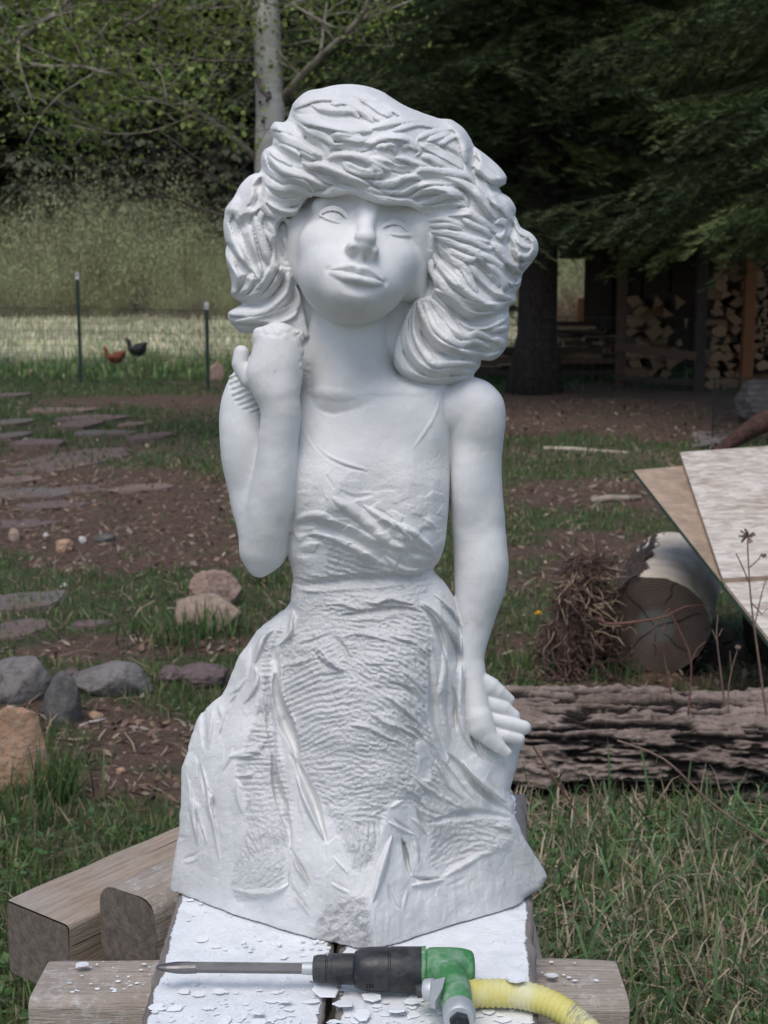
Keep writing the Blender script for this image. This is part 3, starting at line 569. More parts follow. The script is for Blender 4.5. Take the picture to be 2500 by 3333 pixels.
rk(672, 2060, 262, 115, 12, ST_TAN, 'domed tan rock half hidden by a grass tuft', .6, rough=.10)
rk(60, 2290, 270, 150, 5, ST_GREY, 'large smooth grey boulder at the left edge behind the orange rock', .7, rough=.1)
rk(350, 2262, 330, 95, 6, ST_GREY, 'long low grey boulder in the middle of the rock row', .5, rough=.08)
rk(200, 2360, 150, 165, 7, ST_DARK, 'dark bluish boulder behind the tall grass tuft', .7, rough=.1)
rk(232, 2225, 70, 50, 8, ST_PURP, 'small dark purple stone on top of the row of grey boulders', .7)
rk(50, 2560, 255, 300, 9, ST_ORNG, 'big orange sandstone rock at the left edge, nearest of the rocks', .6, sharp=.55, rough=.2)
rk(670, 2235, 200, 66, 10, ST_PURP, 'flat purple grey rock beside the skirt', .6, sharp=.4)
rk(560, 2215, 120, 42, 13, ST_PURP, 'low purple rock behind the grass tuft left of the skirt', .6)
rk(310, 2345, 58, 30, 14, ST_ORNG, 'small smooth orange stone on the bare soil', .6, rough=.08)
rk(395, 2520, 40, 22, 15, ST_ORNG, 'tiny orange stone between grass and soil', .6, rough=.08)
rk(205, 1795, 70, 38, 16, ST_ORNG, 'pale orange stone on the bare soil below the flagstones', .7)
rk(45, 1765, 50, 42, 17, ST_TAN, 'rounded stone at the left edge below the flagstones', .7)
rk(268, 1765, 28, 20, 18, stone_mat('white_quartz', (.5, .47, .44), (.7, .67, .64), (.4, .36, .33), 9), 'small white quartz stone on the bare soil', .7)
rk(150, 1750, 20, 14, 28, bpy.data.materials['white_quartz'], 'tiny white quartz pebble left of the larger one', .7)
rk(208, 1915, 26, 18, 29, bpy.data.materials['white_quartz'], 'tiny white quartz pebble beside the grey flagstone', .7)
rk(705, 1240, 62, 60, 19, ST_PINK, 'pale rounded boulder beside the second fence post', .7, rough=.1)
rk(340, 1760, 75, 22, 27, ST_DARK, 'low dark stone sunk in the soil', .6)
def pebbles():
    r = random.Random(8); mb = MB()
    for i in range(150):
        px = r.uniform(0, 700) if r.random() < .65 else r.uniform(1650, 2300); py = r.uniform(1500, 2600); p = G(px, py); s = r.uniform(.004, .010); n = 5; b = []
        top = [(p.x + s * math.cos(6.28 * k / n + i) * r.uniform(.7, 1.2), p.y + s * math.sin(6.28 * k / n + i) * r.uniform(.7, 1.2), float(height(np.array(p.x), np.array(p.y))) + .001) for k in range(n)]
        mb.add(top + [(p.x, p.y, top[0][2] + s * .8)], [(k, (k + 1) % n, n) for k in range(n)])
    o = mb.build('gravel', ST_TAN, smooth=False); tag(o, 'scattered small pebbles and chips on the bare soil', 'pebbles', kind='stuff')
pebbles()
def litter():
    r = np.random.default_rng(61); n = 26000; Y = 2.6 + 13 * r.uniform(0, 1, n) ** 1.5; X = r.uniform(-1, 1, n) * (Y * .31 + .3); g, s_ = cover(X, Y); k = (r.uniform(0, 1, n) < .95 - .75 * g) & ~((np.abs(X) < .42) & (Y < 2.5)); X, Y = X[k], Y[k]; n = len(X)
    z = height(X, Y) + .004; L = r.uniform(.005, .022, n) * (1 + Y * .05); w = L * r.uniform(.12, .5, n); a = r.uniform(0, 6.28, n); t = r.normal(0, .35, n); d = np.stack([np.cos(a), np.sin(a), t], 1) * L[:, None]; e = np.stack([-np.sin(a), np.cos(a), r.normal(0, .4, n)], 1) * w[:, None]; c = np.stack([X, Y, z + np.abs(t) * L], 1)
    V_ = np.stack([c - d, c + e, c + d, c - e], 1).reshape(-1, 3); pal = np.array([(.26, .18, .12), (.40, .32, .23), (.11, .07, .05), (.18, .115, .085), (.30, .25, .20), (.075, .05, .04)]); col = pal[r.integers(0, 6, n)] * r.uniform(.7, 1.2, (n, 1))
    o = mesh_obj('litter', V_, np.arange(len(V_)).reshape(-1, 4), GRASS_M); tag(o, 'fine dead leaves and bits of bark littering the bare soil', 'leaf litter', kind='stuff'); c4 = np.ones((n, 4, 4), np.float32); c4[:, :, :3] = col[:, None]; at = o.data.attributes.new('tint', 'FLOAT_COLOR', 'POINT'); at.data.foreach_set('color', c4.ravel())
    # clods of earth
    n = 3800; Y = 2.6 + 9 * r.uniform(0, 1, n) ** 1.4; X = r.uniform(-1, 1, n) * (Y * .31 + .3); g, s_ = cover(X, Y); k = (g < .4) & ~((np.abs(X) < .42) & (Y < 2.5)); X, Y = X[k], Y[k]; n = len(X); R_ = r.uniform(.004, .013, n) * (1 + .07 * Y); base = np.array([(1, 0, 0), (0, 1, 0), (-1, 0, 0), (0, -1, 0), (0, 0, .8)], float)
    V_ = (base[None] * r.uniform(.6, 1.3, (n, 5, 1)) * R_[:, None, None]); ca, sa = np.cos(a[:n])[:, None], np.sin(a[:n])[:, None]; V_ = np.stack([V_[..., 0] * ca - V_[..., 1] * sa, V_[..., 0] * sa + V_[..., 1] * ca, V_[..., 2]], -1) + np.stack([X, Y, height(X, Y) - .001], 1)[:, None]
    F_ = (np.arange(n) * 5)[:, None, None] + np.array([(0, 1, 4), (1, 2, 4), (2, 3, 4), (3, 0, 4)])[None]
    nn = Nodes('soil_clod', .95); q = nn.noise(20, 4); m_ = nn.done(nn.mix(q, (.11, .066, .048), (.25, .165, .122))); o = mesh_obj('clods', V_.reshape(-1, 3), F_.reshape(-1, 3), m_, smooth=True); tag(o, 'small clods of reddish brown earth on the bare ground', 'clods', kind='stuff')
litter()
# ---- flagstones
def flag(px, py, wpx, hpx, seed, mat, lab, th=.035, tilt=0.0):
    c = G(px, py); r = random.Random(seed); y0, y1 = G(px, py + hpx / 2).y, G(px, py - hpx / 2).y; w = wpx * mpp(c.y, py) / 2; d = (y1 - y0) / 2; n = r.randint(8, 11); cy = (y0 + y1) / 2
    ph = r.uniform(0, 6); z = float(height(np.array(c.x), np.array(cy)))
    ring = []
    for k in range(n):
        a = 6.283 * (k + r.uniform(-.3, .3)) / n + ph; q = 1 / (abs(math.cos(a)) ** 3.2 + abs(math.sin(a)) ** 3.2) ** (1 / 3.2) * r.uniform(.72, 1.08); ring.append((w * math.cos(a) * q + d * .25 * math.sin(a), d * math.sin(a) * q))
    ring = sorted(ring, key=lambda q: math.atan2(q[1] / d, q[0] / w)); bm = bmesh.new()
    top = [bm.verts.new((x, y, z + th + tilt * x)) for x, y in ring]; bot = [bm.verts.new((x * 1.02, y * 1.02, z - .05)) for x, y in ring]; bm.faces.new(top); 
    for k in range(n): bm.faces.new((bot[k], bot[(k + 1) % n], top[(k + 1) % n], top[k]))
    bmesh.ops.bevel(bm, geom=[e for e in bm.edges if all(v.co.z > z for v in e.verts)], offset=.008, segments=2, affect='EDGES')
    me = bpy.data.meshes.new('flagstone'); bm.to_mesh(me); bm.free(); me.materials.append(mat); o = bpy.data.objects.new('flagstone', me); COL.objects.link(o); o.location = (c.x, cy, 0)
    tag(o, lab, 'flagstone', 'flagstones of the path')
FL = [(192, 1341, 225, 16, ST_BROWN, 'long thin flagstone at the far end of the path'), (30, 1290, 110, 12, ST_PURP, 'farthest flagstone, at the left edge'), (30, 1380, 110, 22, ST_GREY, 'grey flagstone at the left edge of the path, second row'), (310, 1367, 215, 16, ST_PURP, 'wide thin flagstone behind the reddish one'), (262, 1390, 110, 24, ST_PURP, 'reddish purple flagstone with a chipped corner near the far end'), (425, 1388, 70, 14, ST_BROWN, 'small reddish flagstone at the right end of the far row'),
      (330, 1418, 190, 16, ST_GREY, 'dark greenish flagstone under the reddish one'), (30, 1425, 100, 24, ST_GREY, 'grey flagstone at the left edge, third row'), (120, 1455, 170, 20, ST_PURP, 'dusty flagstone half covered by soil'), (228, 1500, 250, 78, ST_PURP, 'largest purple flagstone in the middle of the path'), (50, 1570, 150, 30, ST_BROWN, 'reddish flagstone at the left edge in the middle of the path'),
      (90, 1604, 250, 34, ST_GREY, 'broad grey flagstone with a layered edge'), (260, 1592, 190, 26, ST_PURP, 'dark flagstone with an overhanging edge'), (180, 1645, 200, 26, ST_PURP, 'long flagstone stepping below the layered ones'), (455, 1592, 185, 30, ST_BROWN, 'tan flagstone raised at the right end of the path'), (60, 1705, 210, 26, ST_PURP, 'long narrow flagstone by the soil at the left edge'),
      (75, 1965, 240, 70, ST_GREY, 'large grey flagstone sunk in the grass at the left edge'), (50, 2060, 170, 60, ST_PURP, 'purple grey flagstone next to the grey boulder'), (300, 2045, 110, 26, ST_PURP, 'small purple flagstone lying in the soil'), (480, 1430, 120, 20, ST_PURP, 'faint flagstone in the straw'), (520, 1440 - 14, 80, 14, ST_PURP, 'faint flagstone edge beyond the straw')]
def flag_mat(nm, a, b):
    n = Nodes(nm, .95); n1 = n.noise(5, 6, .7); n2 = n.noise(40, 5, .7); n3 = n.noise(2.2, 5, .7); c = n.mix(n.ramp(n1, [(.3, 0.0), (.7, 1.0)]), a, b); c = n.mix(n.ramp(n3, [(.42, 0.0), (.60, .85)]), c, (.15, .105, .085)); c = n.mix(n.ramp(n2, [(.55, 0.0), (.72, .6)]), c, (.24, .19, .165)); return n.done(c, n.bump(n.math('ADD', n1, n2), .012, .8))
FM = {ST_PURP: flag_mat('purple_slab', (.12, .085, .085), (.19, .145, .14)), ST_GREY: flag_mat('grey_slab', (.12, .11, .105), (.20, .18, .172)), ST_BROWN: flag_mat('brown_slab', (.17, .12, .10), (.27, .20, .165))}
for i, (px, py, w, h, m, lab) in enumerate(FL): flag(px, py, w * 1.15, h * 1.1, 60 + i, FM[m], lab, .012 if py > 1480 else .03, .04 if 'raised' in lab else 0)
# ---- bark covered log lying behind the crib
def log_mesh(L, R, nu, nv, seed, amp, ridge=1.0):
    u = np.linspace(0, L, nu); a = np.linspace(0, 2 * np.pi, nv, endpoint=False); U, A = np.meshgrid(u, a, indexing='ij')
    arc = A * R
    def per(sc, sx, sd, oct=4):   # seamless round the log
        return wnoise(U / sx, np.sin(A) * R * 1.3 + np.cos(A) * 3.1 * R, sc, sd, oct) * .5 + wnoise(U / sx + 9, np.cos(A) * R * 1.3 - np.sin(A) * 2.2 * R, sc, sd + 1, oct) * .5
    n1 = per(.062, 4.2, seed, 5); n2 = per(.022, 1.6, seed + 3); w = per(.3, 1, seed + 6, 2)
    fur = 1 - np.abs(n1 + .25 * n2) * 3.2; fur = np.clip(fur, 0, 1) ** 1.3
    r = R * (1 + .06 * w) + amp * (-fur * 1.0 + .35 * n2 + .3 * np.sign(n1) * np.clip(np.abs(n1) * 3, 0, 1) * .5)
    fine = per(.012, 2.0, seed + 12, 3); r = r + amp * .22 * fine; fur = np.clip(fur + .5 * np.clip(-fine, 0, 1), 0, 1)
    return U, A, r, fur
def bark_log():
    n = Nodes('furrowed_bark', .95); h = n.attr('furrow'); a = n.noise(14, 5, .65, co=n.mapping((.35, 1, 1))); b = n.noise(70, 4, .7, co=n.mapping((.4, 1, 1))); g = n.noise(3, 3)
    c = n.mix(n.ramp(a, [(.3, 0.0), (.7, 1.0)]), (.13, .095, .078), (.30, .235, .20)); c = n.mix(n.ramp(b, [(.55, 0.0), (.7, .7)]), c, (.34, .29, .26)); c = n.mix(n.ramp(h, [(.08, 0.0), (.55, 1.0)]), c, (.022, .016, .014)); m = n.done(c, n.bump(n.math('ADD', b, a), .008, .9))
    L = 1.75; R = .172; U, A, r, fur = log_mesh(L, R, 640, 320, 5, .030)
    x = U - .0; yy = r * np.cos(A); zz = r * np.sin(A)
    # long dark cleft along the lower front
    cl = np.exp(-((A - (math.pi + .42 + .05 * np.sin(U * 3))) / .10) ** 2) * sstep(-.1, .15, U) * (.5 + .5 * sstep(.95, .6, U)); yy += .05 * cl; fur = np.maximum(fur, cl)
    V_ = np.stack([x, yy, zz], -1).reshape(-1, 3); nu, nv = U.shape; idx = np.arange(nu * nv).reshape(nu, nv); j = np.roll(idx, -1, 1); Q_ = np.stack([idx[:-1], j[:-1], j[1:], idx[1:]], -1).reshape(-1, 4)
    p = G(1700, 2600); root = empty('log', (.13, p.y + .005, .150), math.radians(-1.5)); tag(root, 'long fallen log with deeply furrowed brown bark behind the painted boards', 'log')
    o = mesh_obj('bark', V_, Q_, m, root, smooth=True); at = o.data.attributes.new('furrow', 'FLOAT', 'POINT'); at.data.foreach_set('value', fur.ravel().astype(np.float32))
    e = MB(); e.tube([(-.004, 0, 0), (.02, 0, 0)], [R * .97, R * .97], 40); q = e.build('cut_end', wood_mat('log_end_wood', (.30, .23, .17), (.16, .12, .09), 'Z', 2)); q.parent = root
    e = MB(); e.tube([(L - .02, 0, 0), (L + .004, 0, 0)], [R * .97, R * .97], 40); q = e.build('cut_end', bpy.data.materials['log_end_wood']); q.parent = root
bark_log()
# ---- round log with a dark end face
def round_log():
    p = G(2133, 2196); R = .190; cx, cy = p.x, p.y + .02; ang = math.radians(28)
    root = empty('log', (cx, cy, R - .01), 0); tag(root, 'thick sawn log seen from its dark cracked end, propping the plywood', 'log')
    ax = Vector((math.sin(ang) * .55, math.cos(ang), .02)).normalized()
    n = Nodes('grey_end_grain', .85); co = n.co; ln = n.n('ShaderNodeVectorMath', operation='LENGTH'); mp = n.mapping((1, 0, 1)); n.t.links.new(mp, ln.inputs[0]); rad = ln.outputs['Value']
    wob = n.math('ADD', rad, n.math('MULTIPLY', n.noise(9, 3), .012)); ring = n.math('SINE', n.math('MULTIPLY', wob, 620.0)); a = n.noise(24, 5, .7); s = n.noise(5, 3)
    c = n.mix(n.ramp(s, [(.35, 0.0), (.65, 1.0)]), (.066, .047, .038), (.115, .086, .070)); c = n.mix(n.ramp(rad, [(.05, 1.0), (.078, .0)]), c, (.125, .125, .110)); c = n.mix(n.math('MULTIPLY', n.ramp(ring, [(.0, 0.0), (.9, 1.0)]), .22), c, (.030, .022, .020)); c = n.mix(n.ramp(a, [(.55, 0.0), (.75, .5)]), c, (.14, .12, .105)); endm = n.done(c, n.bump(ring, .002, .4))
    mb = MB(); k = 64; c0 = Vector((0, 0, 0))
    def P_(t, a, rr): 
        u = ax.orthogonal().normalized(); u = Vector((ax.y, -ax.x, 0)).normalized(); v = u.cross(ax); return ax * t + (u * math.cos(a) + v * math.sin(a)) * rr
    rr = random.Random(3); prof = [R * (1 + .03 * math.sin(3 * 6.283 * i / k + 1) + .012 * rr.gauss(0, 1)) for i in range(k)]
    ring_v = [P_(0, 6.283 * i / k, prof[i]) for i in range(k)]; mid = [P_(0, 6.283 * i / k, prof[i] * .5) for i in range(k)]
    mb.add(ring_v + mid + [c0], [(i, (i + 1) % k, k + (i + 1) % k, k + i) for i in range(k)] + [(k + i, k + (i + 1) % k, 2 * k) for i in range(k)]); q = mb.build('end_face', endm); q.parent = root
    # radial drying cracks: thin near-black tubes, the shade inside them given as colour
    mb = MB(); dk = simple_mat('painted_crack_shade', (.012, .009, .008), .95)
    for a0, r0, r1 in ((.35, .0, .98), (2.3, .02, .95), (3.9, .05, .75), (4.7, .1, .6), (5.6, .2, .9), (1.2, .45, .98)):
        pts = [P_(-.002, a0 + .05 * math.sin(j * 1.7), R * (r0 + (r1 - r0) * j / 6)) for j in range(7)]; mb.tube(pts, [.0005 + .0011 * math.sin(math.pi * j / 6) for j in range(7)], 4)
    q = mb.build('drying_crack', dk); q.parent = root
    n = Nodes('peeled_wood', .95); n.b.inputs['Specular IOR Level'].default_value = .08; b = n.noise(9, 4, .6); cb = n.mix(n.ramp(b, [(.35, 0.0), (.7, 1.0)]), (.46, .40, .33), (.66, .60, .52)); side = n.done(cb, n.bump(n.noise(30, 4), .006, .6))
    mb = MB(); m = 12; vs = []
    for t in range(m):
        for i in range(k): vs.append(P_(.004 + t * .075, 6.283 * i / k, prof[i] * (1 + .01 * math.sin(t * 2 + i))))
    mb.add(vs, [(t * k + i, (t + 1) * k + i, (t + 1) * k + (i + 1) % k, t * k + (i + 1) % k) for t in range(m - 1) for i in range(k)]); q = mb.build('peeled_side', side, smooth=True); q.parent = root
    # bark patches left on
    U, A, r, fur = log_mesh(.8, R + .012, 90, 150, 17, .012); keep = (A > 1.85 + .05 * np.sin(U * 30)) & (A < 5.7 + .1 * np.sin(U * 20)); bm_ = bark_mat('dark_bark', (.10, .075, .062), (.035, .025, .021), 5)
    V_ = []; nu, nv = U.shape
    for i in range(nu):
        for j in range(nv): V_.append(P_(U[i, j] - .012, A[i, j], r[i, j]))
    F_ = [(i * nv + j, (i + 1) * nv + j, (i + 1) * nv + (j + 1) % nv, i * nv + (j + 1) % nv) for i in range(nu - 1) for j in range(nv) if (keep[i, j])]
    q = mesh_obj('bark', V_, F_, bm_, root, smooth=True)
round_log()
# ---- plywood sheets
def sheets():
    pz = lambda y: .41 + .205 * (y - 4.06)
    def onp(px, py, off=0.0):
        Y = 4.5
        for _ in range(40): w = W(px, py, Y); z = pz(Y) + off; dy = (1666.5 - py) / FPX; sl_ = (-ST + dy * CT) / (CT + dy * ST); Y = (CAM_H - (.41 + off) + .205 * 4.06) / (.205 - sl_)
        return W(px, py, Y)
    n = Nodes('weathered_strand_board', .9); a = n.noise(9, 5, .7, co=n.mapping((1, 2.6, 1))); v = n.vor(34, out='Color', co=n.mapping((.8, 2.2, 1))); s = n.noise(2.2, 4, .6)
    bw = n.n('ShaderNodeRGBToBW'); n.t.links.new(v, bw.inputs[0])
    c = n.mix(n.ramp(bw.outputs[0], [(.2, 0.0), (.8, 1.0)]), (.34, .27, .21), (.62, .57, .50)); c = n.mix(n.ramp(a, [(.48, 0.0), (.68, .75)]), c, (.26, .19, .14)); c = n.mix(n.ramp(s, [(.35, .5), (.65, 0.0)]), c, (.64, .59, .53)); osb = n.done(c, n.bump(bw.outputs[0], .003, .5))
    edge = simple_mat('green_board_edge', (.05, .085, .062), .7); ply = simple_mat('brown_board', (.34, .25, .18), .85, 40, .3); ed2 = simple_mat('raw_board_edge', (.30, .23, .17), .85)
    def sheet(cor, th, mat, em, lab):
        top = [Vector(c) for c in cor]; bot = [c - Vector((0, 0, th)) for c in top]; org = top[0].copy(); k = len(top)
        root = empty('board_sheet', org); tag(root, lab, 'sheet of board')
        m = MB(); m.add(top + bot, [tuple(range(k))[::-1], tuple(range(k, 2 * k))]); m.build('face', mat, root)
        m = MB()
        for i in range(k):
            j = (i + 1) % k; dv = (top[i] - top[j]).normalized().cross(Vector((0, 0, 1))) * .0015; m.add([top[i], top[j], bot[j], bot[i]], [(0, 1, 2, 3)])
        m.build('edge', em, root)
    A0, A1, A3 = onp(2063, 1530), onp(2760, 1470), onp(2585, 2195); A2 = A3 + (A1 - A0)
    sheet([A0, A1, A2, A3], .016, ply, edge, 'tan sheet of board with a dark green edge resting on the thick log')
    o = .022; B0, B1, B2, B3 = onp(2213, 1472, o), onp(2800, 1430, o), onp(2900, 1850, o), onp(2352, 1882, o)
    sheet([B0, B1, B2, B3], .016, osb, ed2, 'upper pale weathered strand board with a frayed lower edge')
    o = .012; C0, C1, C2, C3 = onp(2358, 1896, .006), onp(2900, 1868, .006), onp(2980, 2200, .006), onp(2590, 2188, .006)
    sheet([C0, C1, C2, C3], .004, osb, ed2, 'lower pale weathered strand board, nearest to the round log')
sheets()
# something to carry the far side of the sheets: a stump hidden under them
rock('stump', (1.55, 5.3, .28), (.22, .2, .36), 44, SBARK, label='dark stump holding up the far side of the weathered boards', cat='stump')
# ---- clump of roots and bark
def root_clump():
    p = G(1885, 2190); root = empty('root_clump', (p.x, p.y, 0)); tag(root, 'reddish brown tangle of torn roots and bark left of the round log', 'root clump')
    q = rock('core', (0, .05, .16), (.12, .12, .24), 31, bark_mat('root_bark', (.18, .115, .092), (.07, .043, .035), 14), rough=.5); q.parent = root
    m1 = bpy.data.materials['root_bark']; m2 = simple_mat('straw_root', (.38, .28, .19), .85); r = random.Random(12)
    for mat, cnt, nm, rr in ((m1, 420, 'roots', (.0018, .0055)), (m2, 120, 'dry_fibres', (.0015, .0035))):
        mb = MB()
        for i in range(cnt):
            a = r.uniform(0, 6.28); z = r.uniform(.0, .44) if nm == 'roots' else r.uniform(.15, .42); w = .16 * (1 - z / .52) + .02; c = Vector((math.cos(a) * w * r.uniform(.5, 1.1) + z * .06, math.sin(a) * w * r.uniform(.5, 1.0), z)); d = Vector((math.cos(a + 1.4), math.sin(a + 1.4), r.uniform(-1, .6))).normalized(); pts = [c]
            for k in range(5): d = (d + Vector((r.gauss(0, .5), r.gauss(0, .5), r.gauss(-.1, .5)))).normalized(); pts.append(pts[-1] + d * r.uniform(.012, .035)); pts[-1].z = max(pts[-1].z, .004)
            s = r.uniform(*rr); mb.tube(pts, [s, s, s * .9, s * .8, s * .6, s * .3], 4)
        q = mb.build(nm, mat); q.parent = root; q['kind'] = 'stuff'
    mb = MB()
    for i in range(60):   # litter at its foot
        c = Vector((r.uniform(-.28, .12), r.uniform(-.14, .06), .012)); a = r.uniform(0, 3.14); d = Vector((math.cos(a), math.sin(a), 0)) * r.uniform(.01, .05); mb.tube([c - d, c + d], r.uniform(.003, .007), 4)
    q = mb.build('litter', m1); q.parent = root; q['kind'] = 'stuff'
root_clump()
def stems():
    red = simple_mat('reddish_stem', (.15, .075, .058), .7); dry = simple_mat('dry_stem', (.19, .13, .10), .8); r = random.Random(2)
    def plant(spec, Y, lab, mat, head=None, rad=.0032):
        pts0 = [W(px, py, Y) for px, py in spec[0]]; b = pts0[0]; b.z = min(b.z, .03); root = empty('dry_weed', (b.x, b.y, 0)); tag(root, lab, 'dry weed'); mb = MB()
        for i, L in enumerate(spec):
            P_ = smooth3([W(px, py, Y + (0 if i == 0 else .03 * (i % 3 - 1))) for px, py in L], .03); n = len(P_); mb.tube(P_, [rad * (1 if i == 0 else .6) * (1 - .5 * k / n) for k in range(n)], 5)
        mb.build('stem', mat, root)
        if head:
            mb = MB()
            for hx, hy, s in head:
                c = W(hx, hy, Y)
                for k in range(26): d = Vector((r.gauss(0, 1), r.gauss(0, .6), r.gauss(.2, .6))).normalized() * s * r.uniform(.4, 1); mb.tube([c, c + d], [.0012, .003], 4)
            mb.build('seed_head', dry, root)
    plant([[(2495, 2330), (2470, 2150), (2445, 1960), (2437, 1850), (2433, 1760)], [(2455, 2040), (2480, 1930), (2495, 1880)], [(2440, 1900), (2410, 1830), (2395, 1800)], [(2445, 1960), (2480, 2000), (2500, 1980)], [(2436, 1850), (2470, 1820), (2480, 1800)]], 3.35, 'tall dry weed with a brown seed head in front of the weathered board', dry, [(2433, 1745, .022), (2486, 1810, .008)])
    plant([[(2360, 2300), (2345, 2180), (2332, 2060), (2337, 2000)], [(2336, 2090), (2318, 2050)], [(2340, 2070), (2352, 2045)]], 3.35, 'short forked dry stem right of the round log', dry, None, .0026)
    plant([[(2370, 2320), (2372, 2230), (2390, 2150), (2402, 2110)], [(2380, 2180), (2376, 2120)]], 3.3, 'thin dry stem with a tiny seed head beside the forked stem', dry, [(2402, 2108, .008)], .0022)
    plant([[(2240, 2330), (2250, 2160), (2225, 2080), (2190, 2010), (2178, 1980)], [(2252, 2150), (2270, 2110), (2297, 2088)], [(2178, 1980), (2162, 2000)]], 3.6, 'reddish arching stem in front of the round log end', red)
    plant([[(2185, 2260), (2175, 2200), (2160, 2130), (2155, 2060), (2165, 2030)], [(2150, 2120), (2122, 2080), (2120, 2050), (2140, 2025)]], 3.7, 'second reddish stem looping over the round log end', red)
    m = red; P_ = smooth3([W(px, py, 4.9) for px, py in [(1948, 2015), (1975, 2030), (2040, 2028), (2110, 2018), (2170, 2005), (2230, 1975), (2315, 1970)]], .03); mb = MB(); mb.tube(P_, [.006 * (1 - .6 * k / len(P_)) for k in range(len(P_))], 6); o = mb.build('twig', m, origin=P_[0]); tag(o, 'bent reddish twig crossing the round log end', 'twig')
    P_ = smooth3([W(px, py, 3.2) for px, py in [(2010, 2410), (2160, 2470), (2300, 2600), (2420, 2690), (2520, 2760)]], .03); mb = MB(); mb.tube(P_, [.003] * len(P_), 5); o = mb.build('twig', dry, origin=P_[0]); tag(o, 'long thin dry stalk leaning across the bark log', 'twig')
    P_ = smooth3([W(px, py, 3.0) for px, py in [(1735, 2430), (1800, 2530), (1860, 2620), (1900, 2700)]], .03); mb = MB(); mb.tube(P_, [.0026] * len(P_), 5); o = mb.build('twig', red, origin=P_[0]); tag(o, 'short reddish stalk leaning before the bark log near the hand', 'twig')
    # stick on the grass, pale twig on the soil
    for (a, b, rad, mt, lab) in (((1925, 1640), (2085, 1630), .022, simple_mat('grey_stick', (.30, .25, .20), .9), 'pale weathered stick lying on the lawn left of the boards'), ((260, 2375), (345, 2350), .004, simple_mat('bleached_twig', (.55, .48, .46), .8), 'bleached white twig on the bare soil'), ((180, 2400), (265, 2375), .003, simple_mat('straw_twig', (.42, .33, .22), .8), 'straw coloured twig beside the bleached one'), ((1770, 1465), (2050, 1480), .018, simple_mat('pale_pole', (.40, .34, .27), .9), 'long pale pole lying in the dry grass beyond the boards')):
        p, q = G(*a), G(*b); p.z = q.z = rad + float(height(np.array(p.x), np.array(p.y))); mb = MB(); mb.tube([p, p.lerp(q, .35) + Vector((0, .01, rad * .3)), p.lerp(q, .7), q], [rad, rad * 1.1, rad * .9, rad * .7], 7); o = mb.build('stick', mt, origin=p, smooth=True); tag(o, lab, 'stick')
stems()
def dandelion(px, py, lab):
    p = G(px, py + 14); root = empty('dandelion', (p.x, p.y, 0)); tag(root, lab, 'flower'); mb = MB(); mb.tube([(p.x, p.y, 0), (p.x + .004, p.y, .05)], .002, 5); mb.build('stem', simple_mat('flower_stem', (.10, .16, .05)), root)
    r = random.Random(px); mb = MB(); c = Vector((p.x + .004, p.y, .055))
    for k in range(70): a = r.uniform(0, 6.28); e = r.uniform(0, 1.2); d = Vector((math.cos(a) * math.cos(e), math.sin(a) * math.cos(e), math.sin(e) * .6)); w = Vector((-math.sin(a), math.cos(a), 0)) * .0022; mb.add([c, c + d * .017 - w, c + d * .020, c + d * .017 + w], [(0, 1, 2, 3)])
    mb.build('blossom', simple_mat('yellow_petals', (.80, .50, .02), .6, var=.15), root)
dandelion(1748, 2025, 'yellow dandelion in the grass right of the hanging arm')
